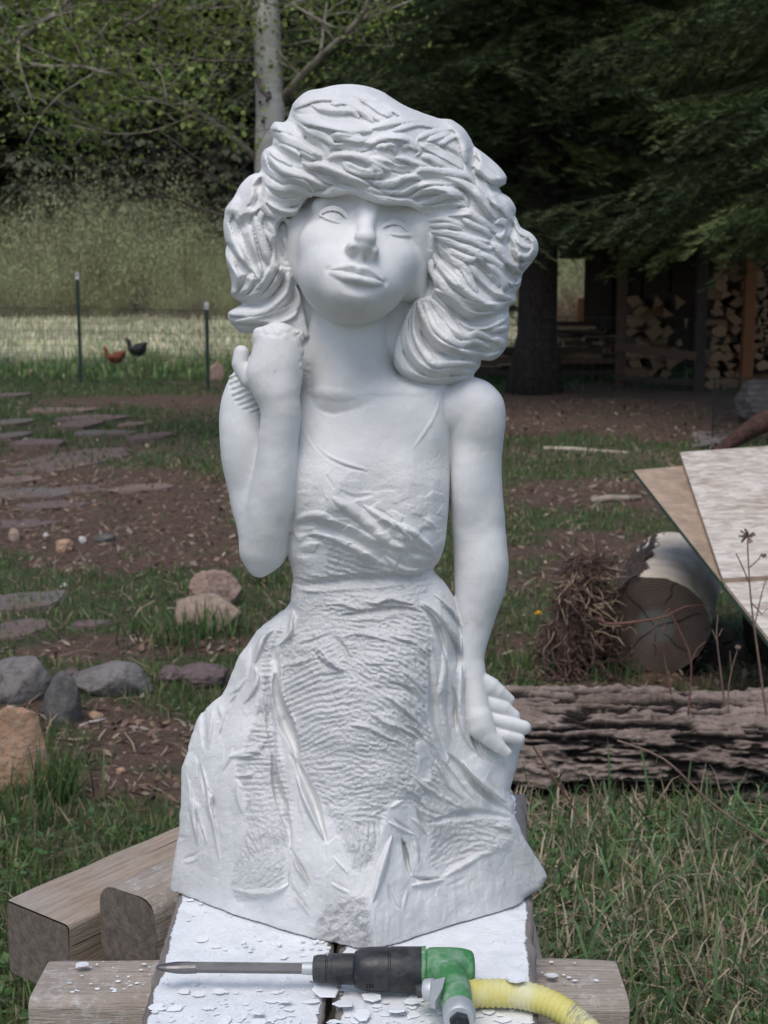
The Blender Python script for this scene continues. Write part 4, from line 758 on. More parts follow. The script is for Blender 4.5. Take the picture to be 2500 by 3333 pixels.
# ---- firewood shed
def shed():
    dark = wood_mat('dark_post_wood', (.085, .062, .052), (.035, .025, .02), 'Z', 1); brn = wood_mat('brown_post_wood', (.30, .135, .06), (.14, .06, .028), 'Z', 1); rail = wood_mat('rail_wood', (.16, .095, .068), (.08, .05, .036), 'X', 1)
    root = empty('firewood_shed', (G(2150, 1262).x, 17.4, 0)); tag(root, 'open timber firewood shed with a low roof at the right edge', 'shed'); r = random.Random(6)
    def post(px, py, w, Y, m, h=1.75): p = G(px, py); x = (px - 1250) * mpp(Y, py); b = MB(); b.box((x, Y, h / 2), (w, w, h)); bevel(b.build('post', m, root), .006); return x
    x0 = post(2018, 1240, .11, 17.6, rail); x1 = post(2272, 1262, .12, 17.0, dark); x2 = post(2428, 1230, .13, 17.0, brn); x3 = post(2560, 1230, .13, 17.3, dark); post(2018, 1180, .1, 19.4, dark); post(2300, 1180, .1, 19.4, dark)
    b = MB(); y = 17.0; a = W(2005, 1128, 17.4); c = W(2270, 1160, 16.93); ax = (c - a); b.tube([a, c], [.075, .075], 4); bevel(b.build('rail', rail, root), .004)
    b = MB(); a = W(2010, 1245, 17.5); c = W(2260, 1262, 17.0); b.tube([a + Vector((0, 0, .06)), c + Vector((0, 0, .06))], .05, 4); b.build('rail', dark, root)
    rf = simple_mat('dark_roofing', (.05, .045, .042), .85); b = MB(); b.add([(x0 - .5, 16.7, 1.95), (x3 + 1.2, 16.7, 1.95), (x3 + 1.2, 20, 1.62), (x0 - .5, 20, 1.62), (x0 - .5, 16.7, 1.90), (x3 + 1.2, 16.7, 1.90), (x3 + 1.2, 20, 1.57), (x0 - .5, 20, 1.57)], [(0, 1, 2, 3), (7, 6, 5, 4), (0, 4, 5, 1), (1, 5, 6, 2), (2, 6, 7, 3), (3, 7, 4, 0)]); b.build('roof', rf, root)
    for i in range(9): b = MB(); b.box((x0 + (x3 + 1.1 - x0) * i / 8, 19.5, .85), (.41, .02, 1.6)); b.build('back_board', dark, root)
    # split firewood
    cut = stone_mat('cut_firewood_face', (.38, .235, .14), (.55, .38, .24), (.26, .16, .10), 12, .1); brk_ = bark_mat('firewood_bark', (.16, .10, .08), (.07, .045, .036), 9)
    def piece(kind, s):
        rr = random.Random(s); n = [3, 4, 4, 7][kind]; ring = []
        for k in range(n): a = 6.283 * (k + rr.uniform(-.2, .2)) / n; ring.append((math.cos(a) * rr.uniform(.75, 1.15), math.sin(a) * rr.uniform(.5, .85)))
        R_ = .5; bm = bmesh.new(); f0 = [bm.verts.new((x * R_, -.5, z * R_)) for x, z in ring]; f1 = [bm.verts.new((x * R_, .5, z * R_)) for x, z in ring]
        e0 = bm.faces.new(f0); e1 = bm.faces.new(f1[::-1])
        for k in range(n): bm.faces.new((f0[k], f1[k], f1[(k + 1) % n], f0[(k + 1) % n])).material_index = rr.choice((0, 1))
        bmesh.ops.recalc_face_normals(bm, faces=bm.faces); me = bpy.data.meshes.new('firewood'); bm.to_mesh(me); bm.free(); me.materials.append(cut); me.materials.append(brk_); return me
    PM = [piece(i % 4, i) for i in range(12)]; cnt = [0]
    def put(x, y, z, s, L, rx, rz, lab, grp):
        o = bpy.data.objects.new('firewood', r.choice(PM)); COL.objects.link(o); o.location = (x, y, z); o.scale = (s, L, s); o.rotation_euler = (0, rx, rz); tag(o, lab, 'firewood', grp); cnt[0] += 1
    def stack(xa, xb, y, z0, z1, s, L, lab, grp, side=.3):
        z = z0
        while z < z1:
            x = xa + s * .3; h = s * r.uniform(.62, .8)
            while x < xb:
                w = s * r.uniform(.85, 1.35); put(x + w / 2, y + r.uniform(-.05, .05), z + h * .5, w, L, r.uniform(-.35, .35), r.uniform(-.25, .25) + (math.pi / 2 * .7 if r.random() < side else 0), lab, grp); x += w * .92
            z += h * .86
    stack(x1 + .1, x2 - .02, 17.35, .02, 1.72, .17, .38, 'split firewood log in the stack between the dark post and the brown post', 'split firewood between the two posts', .25)
    stack(x2 + .08, x2 + .42, 17.5, .45, 1.6, .085, .36, 'small round firewood in the stack right of the brown post', 'small firewood right of the brown post', .0)
    stack(x2 + .1, x2 + .5, 17.4, .02, .42, .18, .40, 'firewood log low down right of the brown post', 'low firewood right of the brown post', .5)
    stack(x0 + .15, x1 - .1, 18.7, .02, 1.0, .22, .4, 'firewood log in the dark inside of the shed', 'firewood in the dark inside of the shed', .2)
    # scrap heap left of the shed, behind the thick trunk
    gp = 'scrap wood heap beside the thick spruce trunk'
    for i in range(46):
        px = r.uniform(1560, 2005); py = r.uniform(1120, 1215); p = G(px, py + 25); put(p.x, 19.3 + r.uniform(-.5, .8), r.uniform(.08, .5) * (1 - abs(px - 1830) / 500), r.uniform(.10, .2), r.uniform(.3, .7), r.uniform(-.6, .6), r.uniform(.6, 2.2), 'split log in the scrap heap beside the thick spruce trunk', gp)
    for i in range(34):
        px = r.uniform(1805, 2000); Yq = r.uniform(19.0, 19.8); put((px - 1250) * mpp(Yq, 1150), Yq, r.uniform(.42, .72) * (1 - abs(px - 1860) / 420), r.uniform(.09, .17), r.uniform(.3, .6), r.uniform(-.7, .7), r.uniform(.5, 2.4), 'split log in the scrap heap beside the thick spruce trunk', gp)
    for k, (x, y, z, L, a, m, lab) in enumerate([(2.05, 19.0, .12, 1.9, 0.03, dark, 'lowest long dark plank under the scrap heap'), (2.1, 19.1, .26, 1.8, -.02, rail, 'middle long plank under the scrap heap'), (2.0, 19.2, .40, 1.7, .02, dark, 'top long plank under the scrap heap')]):
        b = MB(); b.box((0, 0, 0), (L, .16, .06)); o = b.build('plank', m); o.location = (x, y - .6, z); o.rotation_euler = (0, 0, a); tag(o, lab, 'plank')
    b = MB(); b.box((0, 0, 0), (.30, .22, .24)); o = bevel(b.build('wood_block', cut), .01); p = G(1868, 1205); o.location = (p.x, p.y, .14); o.rotation_euler = (.1, .5, .5); tag(o, 'pale sawn block tilted in the grass beside the thick trunk', 'wood block')
    b = MB(); b.box((0, 0, 0), (.55, .06, .36)); o = bevel(b.build('crate_panel', brn), .008); o.location = W(1940, 1012, 21.0); o.rotation_euler = (0, .04, .2); tag(o, 'orange brown wooden box side propped up on the scrap heap', 'wooden box')
    b = MB(); b.box((0, 0, 0), (.09, .09, 1.3)); o = b.build('post', rail); p = W(1988, 1000, 20.5); o.location = (p.x, p.y, .66); tag(o, 'thin brown post left of the firewood shed', 'post')
    hay = simple_mat('dry_brush', (.30, .22, .14), .9, 20, .4); mb = MB(); rr = random.Random(3)
    for i in range(900):
        x = rr.gauss(2.9, .45); h = rr.uniform(.3, 1.25) * math.exp(-((x - 2.8) / .6) ** 2); c = Vector((x, 21.5 + rr.uniform(-.5, .5), 0)); mb.tube([c, c + Vector((rr.gauss(0, .12), 0, h * .6 + .05)), c + Vector((rr.gauss(0, .3), 0, h + .05))], [.008, .006, .003], 3, False)
    o = mb.build('brush_pile', hay, origin=(2.9, 21.5, 0)); tag(o, 'heap of dry brush behind the scrap wood', 'brush pile')
shed()
# ---- wire pen with a dark root lying in front
def pen():
    wm = simple_mat('black_wire', (.012, .012, .013), .5); p = G(2318, 1447); q = G(2700, 1440); h = .56; root = empty('wire_pen', (p.x, p.y, 0)); tag(root, 'low black wire pen panel at the right edge', 'wire pen')
    m = MB(); L = q - p
    for i in range(12): m.tube([p + Vector((0, 0, h * i / 11)), q + Vector((0, 0, h * i / 11))], .0034 if 0 < i < 11 else .006, 4)
    k = 46
    for i in range(k + 1): o = p + L * i / k; m.tube([o, o + Vector((0, 0, h))], .0034 if i else .009, 4)
    m.build('wire_mesh', wm, root)
    m = MB(); a = W(2330, 1455, 10.6); pts = [W(2290, 1450, 10.6), W(2380, 1440, 10.6), W(2440, 1400, 10.6), W(2500, 1370, 10.6), W(2620, 1340, 10.6)]; pts[0].z = .03; m.tube(smooth3(pts, .05), [.03 + .06 * min(1, i / 12) for i in range(len(smooth3(pts, .05)))], 9)
    o = m.build('root', bark_mat('red_root_bark', (.12, .060, .048), (.04, .022, .018), 6), smooth=True, origin=pts[0]); tag(o, 'thick reddish root curving up in front of the wire pen', 'root')
    g = rock('stump', W(2480, 1270, 13.5), (.28, .25, .22), 77, simple_mat('grey_cloth', (.14, .125, .115), .9), label='grey brown rounded stump behind the wire pen', cat='stump'); g.location.z = .2
    r = random.Random(4); mb = MB()
    for i in range(120): c = G(r.uniform(2270, 2400), r.uniform(1425, 1460)); a = r.uniform(0, 3.1); d = Vector((math.cos(a), math.sin(a), 0)) * .06; c.z = r.uniform(.01, .06); mb.tube([c - d, c + d], .008, 4)
    o = mb.build('twigs', simple_mat('grey_twigs', (.22, .19, .17), .9), origin=G(2320, 1450)); tag(o, 'small heap of grey twigs at the corner of the wire pen', 'twigs', kind='stuff')
pen()
# ================================================================ THE MARBLE SCULPTURE
# carved as a solid: distance fields on a grid, then meshed. Grid axes: x (right), y (down), z (towards the viewer), in
# photo pixels at the statue's plane (2712 px = 1 m).
PX = 2712.0
GX0, GX1, GY0, GY1, GZ0, GZ1 = 520., 1810., 255., 3140., -270., 390.
try: QUAL
except NameError: QUAL = 1.0
def axis(segs):
    """grid coordinates with a spacing that changes smoothly between stretches (end, spacing)"""
    out = [segs[0][0]]
    K = np.array([q[0] for q in segs], float); S_ = np.array([q[1] for q in segs], float)
    while out[-1] < K[-1]: out.append(out[-1] + np.interp(out[-1], K, S_) * QUAL)
    return np.array(out, np.float32)
gx = axis([(GX0, 4.2), (980, 3.6), (1035, 2.3), (1350, 2.3), (1400, 3.5), (GX1, 4.2)])
gy = axis([(GY0, 3.5), (620, 3.2), (670, 2.3), (950, 2.4), (1000, 3.4), (1260, 3.6), (1320, 4.1), (GY1, 4.1)])
gz = axis([(GZ0, 5.5), (-60, 4.6), (80, 3.2), (250, 3.2), (GZ1, 4.0)])
STEP = 3.6
NX, NY, NZ = len(gx), len(gy), len(gz)
MX, MY = np.meshgrid(gx, gy, indexing='ij')
BIG = 60.0
def catmull(pts, closed=False, step=3.0):
    P = [np.array(p, float) for p in pts]; n = len(P); out = []
    if n < 3 and not closed:
        L = max(2, int(np.linalg.norm(P[1] - P[0]) / step)); return np.array([P[0] + (P[1] - P[0]) * i / L for i in range(L + 1)])
    for i in range(n if closed else n - 1):
        p1, p2 = P[i], P[(i + 1) % n]
        p0 = P[(i - 1) % n] if (closed or i > 0) else 2 * p1 - p2
        p3 = P[(i + 2) % n] if (closed or i + 2 < n) else 2 * p2 - p1
        L = max(1, int(np.linalg.norm(p2 - p1) / step))
        for k in range(L):
            t = k / L
            out.append(0.5 * ((2 * p1) + (p2 - p0) * t + (2 * p0 - 5 * p1 + 4 * p2 - p3) * t * t + (3 * p1 - p0 - 3 * p2 + p3) * t ** 3))
    if not closed: out.append(P[-1])
    return np.array(out)
def poly_sdf(pts, smooth=True, step=10):
    P = catmull(pts, True, step) if smooth else np.array(pts, float)
    best = np.full(MX.shape, 1e9, np.float32); ins = np.zeros(MX.shape, bool)
    Q = np.roll(P, -1, 0)
    for (ax, ay), (bx, by) in zip(P, Q):
        ex, ey = bx - ax, by - ay; l2 = ex * ex + ey * ey + 1e-9
        t = np.clip(((MX - ax) * ex + (MY - ay) * ey) / l2, 0, 1)
        d = (MX - ax - t * ex) ** 2 + (MY - ay - t * ey) ** 2
        np.minimum(best, d, out=best)
        c = ((MY >= ay) != (MY >= by))
        if ey != 0:
            xi = ax + (MY - ay) / ey * ex
            ins ^= c & (MX < xi)
    s = np.sqrt(best); return np.where(ins, -s, s).astype(np.float32)
def blur2(a, n=1):
    for _ in range(n):
        p = np.pad(a, 1, mode='edge'); a = (p[:-2, 1:-1] + 2 * p[1:-1, 1:-1] + p[2:, 1:-1]) * .25
        p = np.pad(a, 1, mode='edge'); a = (p[1:-1, :-2] + 2 * p[1:-1, 1:-1] + p[1:-1, 2:]) * .25
    return a
def rbf(ctrl, blur=6):
    """smooth depth map through control points (x, y, z)"""
    C = np.array(ctrl, float); n = len(C)
    D = np.sqrt(((C[:, None, :2] - C[None, :, :2]) ** 2).sum(-1) + 30.0 ** 2)
    A = np.zeros((n + 1, n + 1)); A[:n, :n] = D; A[:n, n] = 1; A[n, :n] = 1
    w = np.linalg.solve(A, np.append(C[:, 2], 0))
    out = np.full(MX.shape, w[n], np.float32)
    for (cx, cy, _), wi in zip(C, w[:n]): out += (wi * np.sqrt((MX - cx) ** 2 + (MY - cy) ** 2 + 900.0)).astype(np.float32)
    return blur2(out, blur)
_rng = np.random.default_rng(3)
def vnoise(scale, sx=1.0, sy=1.0, seed=0, oct=3):
    """value noise map on the x-y grid, about -1..1"""
    r = np.random.default_rng(seed); out = np.zeros(MX.shape, np.float32); amp = 1.0; tot = 0
    for o in range(oct):
        u = (MX - GX0) / (scale * sx) * 2 ** o; v = (MY - GY0) / (scale * sy) * 2 ** o
        nu, nv = int(u.max()) + 3, int(v.max()) + 3; T = r.uniform(-1, 1, (nu, nv)).astype(np.float32)
        iu, iv = u.astype(int), v.astype(int); fu, fv = u - iu, v - iv; fu = fu * fu * (3 - 2 * fu); fv = fv * fv * (3 - 2 * fv)
        out += amp * ((T[iu, iv] * (1 - fu) + T[iu + 1, iv] * fu) * (1 - fv) + (T[iu, iv + 1] * (1 - fu) + T[iu + 1, iv + 1] * fu) * fv)
        tot += amp; amp *= .5
    return out / tot * 1.4
def stroke(M, pts, w, h, mode='max', taper=0.25, prof=2.0, sharp=False, skew=0.0):
    """paint a rounded ridge (h>0) or groove (h<0) of half width w along a curve into the height map M"""
    P = catmull(pts, step=4.0); n = len(P)
    T = np.gradient(P, axis=0); T /= np.linalg.norm(T, axis=1)[:, None] + 1e-9
    t = np.linspace(0, 1, n); env = np.clip(np.minimum(t, 1 - t) / max(taper, 1e-3), 0, 1) ** .5 if taper > 0 else np.ones(n)
    env = np.maximum(env, .12)
    i0, i1 = np.searchsorted(gx, [P[:, 0].min() - w, P[:, 0].max() + w]); j0, j1 = np.searchsorted(gy, [P[:, 1].min() - w, P[:, 1].max() + w])
    if i1 <= i0 or j1 <= j0: return
    X, Y = MX[i0:i1, j0:j1], MY[i0:i1, j0:j1]
    best = np.full(X.shape, 9.0, np.float32); bi = np.zeros(X.shape, np.int32)
    for k in range(n):
        d = np.sqrt((X - P[k, 0]) ** 2 + (Y - P[k, 1]) ** 2) / (w * env[k])
        m = d < best; best[m] = d[m]; bi[m] = k
    q = np.clip(best, 0, 1)
    v = (1 - q) if sharp else np.sqrt(np.clip(1 - q ** prof, 0, 1)) if prof > 2 else (1 - q * q) ** 1.0
    v = v * env[bi]
    if skew:
        side = ((X - P[bi, 0]) * -T[bi, 1] + (Y - P[bi, 1]) * T[bi, 0]) / w
        v = v * (1 + skew * np.clip(side, -1, 1))
    S = M[i0:i1, j0:j1]
    if mode == 'max': np.maximum(S, h * v, out=S) if h > 0 else np.minimum(S, h * v, out=S)
    else: S += (h * v).astype(np.float32)
def lic(ang, length=26, seed=1, scale=1.0, p=7.):
    """noise combed along a direction field (hair striations)"""
    r = np.random.default_rng(seed); N = r.uniform(-1, 1, MX.shape).astype(np.float32); N = blur2(N, 1)
    acc = N.copy(); cnt = 1
    for sgn in (1, -1):
        x = np.arange(NX, dtype=np.float32)[:, None] + np.zeros((1, NY), np.float32); y = np.arange(NY, dtype=np.float32)[None] + np.zeros((NX, 1), np.float32)
        for k in range(length):
            ix = np.clip(x.round().astype(int), 0, NX - 1); iy = np.clip(y.round().astype(int), 0, NY - 1)
            a = ang[ix, iy]; x = x + sgn * np.cos(a); y = y + sgn * np.sin(a)
            acc += N[ix, iy]; cnt += 1
    acc /= acc.std(); return np.clip(acc, -2, 2)
def rmax(a, b, R):
    return np.sqrt(np.maximum(a + R, 0) ** 2 + np.maximum(b + R, 0) ** 2) + np.minimum(np.maximum(a, b), -R)
def smin(a, b, k):
    h = np.maximum(k - np.abs(a - b), 0) / k; return np.minimum(a, b) - h * h * k * .25
def smax(a, b, k): return -smin(-a, -b, k)
class Field:
    def __init__(s): s.f = np.full((NX, NY, NZ), BIG, np.float32)
    def box(s, lo, hi, pad=40):
        r = []
        for g, a, b in ((gx, lo[0], hi[0]), (gy, lo[1], hi[1]), (gz, lo[2], hi[2])):
            r.append(slice(max(0, np.searchsorted(g, a - pad)), min(len(g), np.searchsorted(g, b + pad))))
        return tuple(r)
    def put(s, sl, v, k=0, sub=False):
        A = s.f[sl]
        if sub: A[...] = smax(A, -v, k) if k else np.maximum(A, -v)
        else: A[...] = smin(A, v, k) if k else np.minimum(A, v)
    def grids(s, sl): return gx[sl[0]][:, None, None], gy[sl[1]][None, :, None], gz[sl[2]][None, None, :]
    def cone(s, a, b, ra, rb, k=0, sub=False, flat=1.0):
        a, b = np.array(a, float), np.array(b, float); R = max(ra, rb)
        sl = s.box(np.minimum(a, b) - R, np.maximum(a, b) + R, 30 + k); X, Y, Z = s.grids(sl)
        e = b - a; l2 = (e * e).sum() + 1e-9
        t = np.clip(((X - a[0]) * e[0] + (Y - a[1]) * e[1] + (Z - a[2]) * e[2]) / l2, 0, 1)
        d = np.sqrt((X - a[0] - t * e[0]) ** 2 + (Y - a[1] - t * e[1]) ** 2 + ((Z - a[2] - t * e[2]) / flat) ** 2) - (ra + (rb - ra) * t)
        s.put(sl, d.astype(np.float32), k, sub)
    def chain(s, pts, rad, k=0, sub=False, step=None, flat=1.0):
        P = catmull(pts, step=step or 25.0); t = np.linspace(0, len(pts) - 1, len(P)); R = np.interp(t, np.arange(len(pts)), rad); R = np.convolve(np.pad(R, 3, mode='edge'), np.ones(7) / 7, 'valid') if len(P) > 12 else R
        g = Field.__new__(Field)
        lo, hi = P.min(0) - max(rad), P.max(0) + max(rad); sl = s.box(lo, hi, 30 + k); X, Y, Z = s.grids(sl)
        best = None
        for i in range(len(P) - 1):
            a, e = P[i], P[i + 1] - P[i]; l2 = (e * e).sum() + 1e-9
            tt = np.clip(((X - a[0]) * e[0] + (Y - a[1]) * e[1] + (Z - a[2]) * e[2]) / l2, 0, 1)
            d = np.sqrt((X - a[0] - tt * e[0]) ** 2 + (Y - a[1] - tt * e[1]) ** 2 + ((Z - a[2] - tt * e[2]) / flat) ** 2) - (R[i] + (R[i + 1] - R[i]) * tt)
            best = d if best is None else np.minimum(best, d)
        s.put(sl, best.astype(np.float32), k, sub)
    def ell(s, c, r, k=0, sub=False, rz=0.0):
        c = np.array(c, float); r = np.array(r, float); sl = s.box(c - r.max(), c + r.max(), 30 + k); X, Y, Z = s.grids(sl)
        X, Y, Z = X - c[0], Y - c[1], Z - c[2]
        if rz: ca, sa = math.cos(rz), math.sin(rz); X, Y = X * ca + Y * sa, -X * sa + Y * ca
        k0 = np.sqrt((X / r[0]) ** 2 + (Y / r[1]) ** 2 + (Z / r[2]) ** 2); k1 = np.sqrt((X / r[0] ** 2) ** 2 + (Y / r[1] ** 2) ** 2 + (Z / r[2] ** 2) ** 2) + 1e-9
        s.put(sl, (k0 * (k0 - 1) / k1).astype(np.float32), k, sub)
    def slab(s, sdf2, F, back, R, k=0, Rb=40, pad=45):
        """solid inside outline sdf2, front face at z=F(x,y), back face at z=-back"""
        m = sdf2 < pad; ii = np.nonzero(m.any(1))[0]; jj = np.nonzero(m.any(0))[0]
        sl = (slice(ii[0], ii[-1] + 1), slice(jj[0], jj[-1] + 1), slice(0, NZ)); q = sl[:2]
        gxF, gyF = np.gradient(blur2(F, 16), gx, gy); nrm = 1 / np.sqrt(1 + np.clip(gxF ** 2 + gyF ** 2, 0, 2.5))
        Z = gz[None, None, :]
        b = (Z - F[q][:, :, None]) * nrm[q][:, :, None]
        a = sdf2[q][:, :, None]; Rr = R[q][:, :, None] if isinstance(R, np.ndarray) else R
        f = rmax(a, b, Rr); f = rmax(f, -Z - back, Rb)
        s.put(sl, f.astype(np.float32), k)

def T(ox, oy, sc, L): return [(ox + x / sc, oy + y / sc) for x, y in L]
def lines(spec):
    """'x,y x,y ... | ...' -> list of point lists"""
    return [[tuple(map(float, p.split(','))) for p in l.split()] for l in spec.strip().split('|')]

# ---------------------------------------------------------------- face, neck and arms (polished marble)
B = Field()
SKN = B
# neck, shoulders
B.cone((1170, 880, -110), (1115, 1290, -105), 142, 175, 0)
B.cone((1010, 1150, -60), (1090, 1320, -20), 26, 40, 40)
B.cone((1270, 1130, -75), (1170, 1310, -20), 24, 30, 40)
# torso (bare upper chest belongs to the slab of the dress, see below)
# right arm (viewer's right), hanging, hand behind the hip
B.chain([(1500, 1335, -50), (1545, 1340, -40), (1548, 1500, -40), (1552, 1640, -40), (1563, 1800, -45), (1560, 1910, -40), (1545, 2010, -30), (1530, 2120, -15), (1530, 2200, -5)],
        [96, 92, 84, 87, 88, 85, 73, 54, 44], 0, step=14)
B.ell((1530, 1330, -45), (100, 95, 92), 30)
B.ell((1552, 1372, -28), (80, 118, 90), 24)
B.ell((1532, 1570, 12), (56, 130, 50), 30)
B.ell((1585, 1850, -10), (64, 130, 62), 34)
# back of the hand and thumb
B.chain([(1534, 2180, -5), (1550, 2290, 25), (1565, 2370, 45)], [42, 42, 40], 14)
B.chain([(1562, 2340, 42), (1592, 2400, 52), (1625, 2430, 50), (1652, 2450, 46)], [40, 32, 26, 16], 12)
# fingers, wrapped round behind the drapery
B.chain([(1575, 2225, 0), (1620, 2255, 0), (1660, 2278, -5)], [32, 36, 17], 6)
B.chain([(1590, 2290, 5), (1640, 2310, 5), (1672, 2330, 0)], [30, 30, 22], 4)
B.chain([(1600, 2340, 15), (1655, 2358, 15), (1707, 2368, 8)], [24, 26, 24], 4)
B.chain([(1610, 2385, 18), (1650, 2398, 20), (1690, 2405, 14)], [22, 24, 20], 4)
# left arm (viewer's left): upper arm behind, forearm in front, fist under the hair
B.chain([(880, 1200, -70), (815, 1290, -60), (800, 1420, -50), (818, 1600, -30), (840, 1720, 0), (846, 1790, 12)], [80, 90, 86, 78, 70, 60], 0, step=14)
B.ell((857, 1785, 15), (70, 76, 60), 10)
B.cone((855, 1790, 15), (846, 1845, 18), 52, 34, 24)
B.chain([(862, 1785, 20), (872, 1700, 45), (893, 1560, 75), (905, 1440, 95), (914, 1345, 105), (905, 1290, 105)], [66, 78, 74, 68, 64, 68], 35, step=14)
B.ell((893, 1215, 95), (92, 92, 68), 40)
B.ell((905, 1140, 85), (84, 90, 62), 30)
B.chain([(852, 1095, 85), (912, 1090, 90), (965, 1098, 78)], [30, 34, 26], 12)
B.chain([(786, 1150, 60), (780, 1185, 68), (810, 1235, 80)], [26, 27, 30], 10)
B.ell((905, 1560, 95), (52, 130, 52), 30)
B.ell((800, 1450, -20), (66, 150, 70), 34)
# chiselled patch on the upper arm is painted later as a relief
# head
RO, PI_, YA = math.radians(-12.5), math.radians(28), math.radians(5)
def rot(ax, a):
    c, s = math.cos(a), math.sin(a)
    return np.array({'x': [[1, 0, 0], [0, c, -s], [0, s, c]], 'y': [[c, 0, s], [0, 1, 0], [-s, 0, c]], 'z': [[c, -s, 0], [s, c, 0], [0, 0, 1]]}[ax])
HR = rot('z', RO) @ rot('y', YA) @ rot('x', -PI_)          # local (right, up, forward) -> view
HO = np.array([1152., 819., -62.])                          # px, px down, px towards viewer
hs = B.box((930, 560, -230), (1440, 1100, 330), 0)
_X, _Y, _Z = B.grids(hs)
vx, vy, vz = (_X - HO[0]) / PX, -(_Y - HO[1]) / PX, (_Z - HO[2]) / PX
LX, LY, LZ = [(HR[0, i] * vx + HR[1, i] * vy + HR[2, i] * vz).astype(np.float32) for i in range(3)]
H = np.full(LX.shape, 1.0, np.float32)                      # metres, local frame
def hell(c, r, k=0, sub=False, rx=0.0, mirror=False):
    global H
    for sg in ((1, -1) if mirror else (1,)):
        x, y, z = LX - sg * c[0], LY - c[1], LZ - c[2]
        if rx: ca, sa = math.cos(rx), math.sin(rx); y, z = y * ca + z * sa, -y * sa + z * ca
        k0 = np.sqrt((x / r[0]) ** 2 + (y / r[1]) ** 2 + (z / r[2]) ** 2); k1 = np.sqrt((x / r[0] ** 2) ** 2 + (y / r[1] ** 2) ** 2 + (z / r[2] ** 2) ** 2) + 1e-6
        d = k0 * (k0 - 1) / k1
        H = (smax(H, -d, k) if k else np.maximum(H, -d)) if sub else (smin(H, d, k) if k else np.minimum(H, d))
def hcap(pts, rad, k=0, sub=False, mirror=False, step=.003, flat=1.0):
    global H
    for sg in ((1, -1) if mirror else (1,)):
        P = catmull([(sg * a, b, c) for a, b, c in pts], step=step); R = np.interp(np.linspace(0, len(pts) - 1, len(P)), np.arange(len(pts)), rad)
        lo, hi = P.min(0) - max(rad) - .02, P.max(0) + max(rad) + .02
        m = (LX > lo[0]) & (LX < hi[0]) & (LY > lo[1]) & (LY < hi[1]) & (LZ > lo[2]) & (LZ < hi[2])
        x, y, z = LX[m], LY[m], LZ[m]; best = np.full(x.shape, 1.0, np.float32)
        for i in range(len(P) - 1):
            a, e = P[i], P[i + 1] - P[i]; l2 = (e * e).sum() + 1e-12
            t = np.clip(((x - a[0]) * e[0] + (y - a[1]) * e[1] + (z - a[2]) * e[2]) / l2, 0, 1)
            d = np.sqrt((x - a[0] - t * e[0]) ** 2 + (y - a[1] - t * e[1]) ** 2 + (z - a[2] - t * e[2]) ** 2) - (R[i] + (R[i + 1] - R[i]) * t)
            np.minimum(best, d, out=best)
        h = H[m]
        H[m] = (smax(h, -best, k) if k else np.maximum(h, -best)) if sub else (smin(h, best, k) if k else np.minimum(h, best))
hell((0, .035, -.005), (.077, .09, .095))
hell((0, -.012, .018), (.0725, .085, .072), .01)
hell((0, .045, .028), (.064, .055, .060), .02)
hell((0, -.057, .034), (.0570, .050, .050), .020)
hell((.030, -.056, .050), (.030, .034, .034), .02, mirror=True)
hell((0, -.0975, .070), (.0275, .0165, .022), .018)
hell((.046, -.026, .057), (.024, .020, .022), .022, mirror=True)
hcap([(.014, .021, .084), (.035, .025, .083), (.057, .016, .066)], [.006, .007, .007], .016, mirror=True)
hell((0, -.080, .066), (.035, .026, .030), .018)
# eye sockets
hell((.0375, .003, .0945), (.0235, .0170, .0200), .009, sub=True, mirror=True)
hell((.017, -.001, .098), (.007, .012, .013), .010, sub=True, mirror=True)
hell((.036, .0185, .0930), (.024, .0070, .0120), .010, sub=True, mirror=True)
hell((.0375, -.002, .0645), (.0190, .0160, .0170), .003, mirror=True)
UL = [(.0190, -.0055, .0785), (.0250, .0012, .0812), (.0330, .0050, .0826), (.0420, .0056, .0818), (.0500, .0030, .0790), (.0560, -.0010, .0745)]
LL = [(.0190, -.0062, .0785), (.0260, -.0085, .0806), (.0350, -.0090, .0816), (.0440, -.0075, .0804), (.0510, -.0045, .0780), (.0560, -.0012, .0745)]
hcap([(a, b + .0035, c - .0002) for a, b, c in UL], [.0012, .0020, .0024, .0024, .0020, .0014], .0026, mirror=True)
hcap(UL, [.0011, .0014, .0016, .0016, .0014, .0012], .0010, mirror=True)
hcap([(a * 1.0, b + .0078, c + .0015) for a, b, c in UL[1:-1]], [.0006, .0009, .0009, .0006], .0020, sub=True, mirror=True)
hcap(LL, [.0012, .0016, .0018, .0018, .0016, .0012], .0014, mirror=True)
th = np.linspace(0, 2 * np.pi, 14)
hcap([(.0360 + .0046 * math.cos(a), -.0008 + .0044 * math.sin(a), .0818) for a in th], [.0011] * 14, .0004, sub=True, mirror=True, step=.002)
hell((.0360, .0000, .0825), (.0016, .0016, .0022), .0006, sub=True, mirror=True)
# nose
hcap([(0, .020, .0800), (0, .004, .0845), (0, -.016, .0965), (0, -.032, .1080)], [.0105, .0082, .0092, .0108], .010)
hell((0, -.0375, .1085), (.0132, .0100, .0120), .006)
hell((.0140, -.0470, .0965), (.0066, .0075, .0115), .006, mirror=True)
hell((0, -.0470, .1000), (.0118, .0080, .0130), .005)
hcap([(0, -.043, .1085), (0, -.0560, .0930)], [.0042, .0040], .005)
hell((.0080, -.0550, .1010), (.0036, .0032, .0060), .005, sub=True, mirror=True)
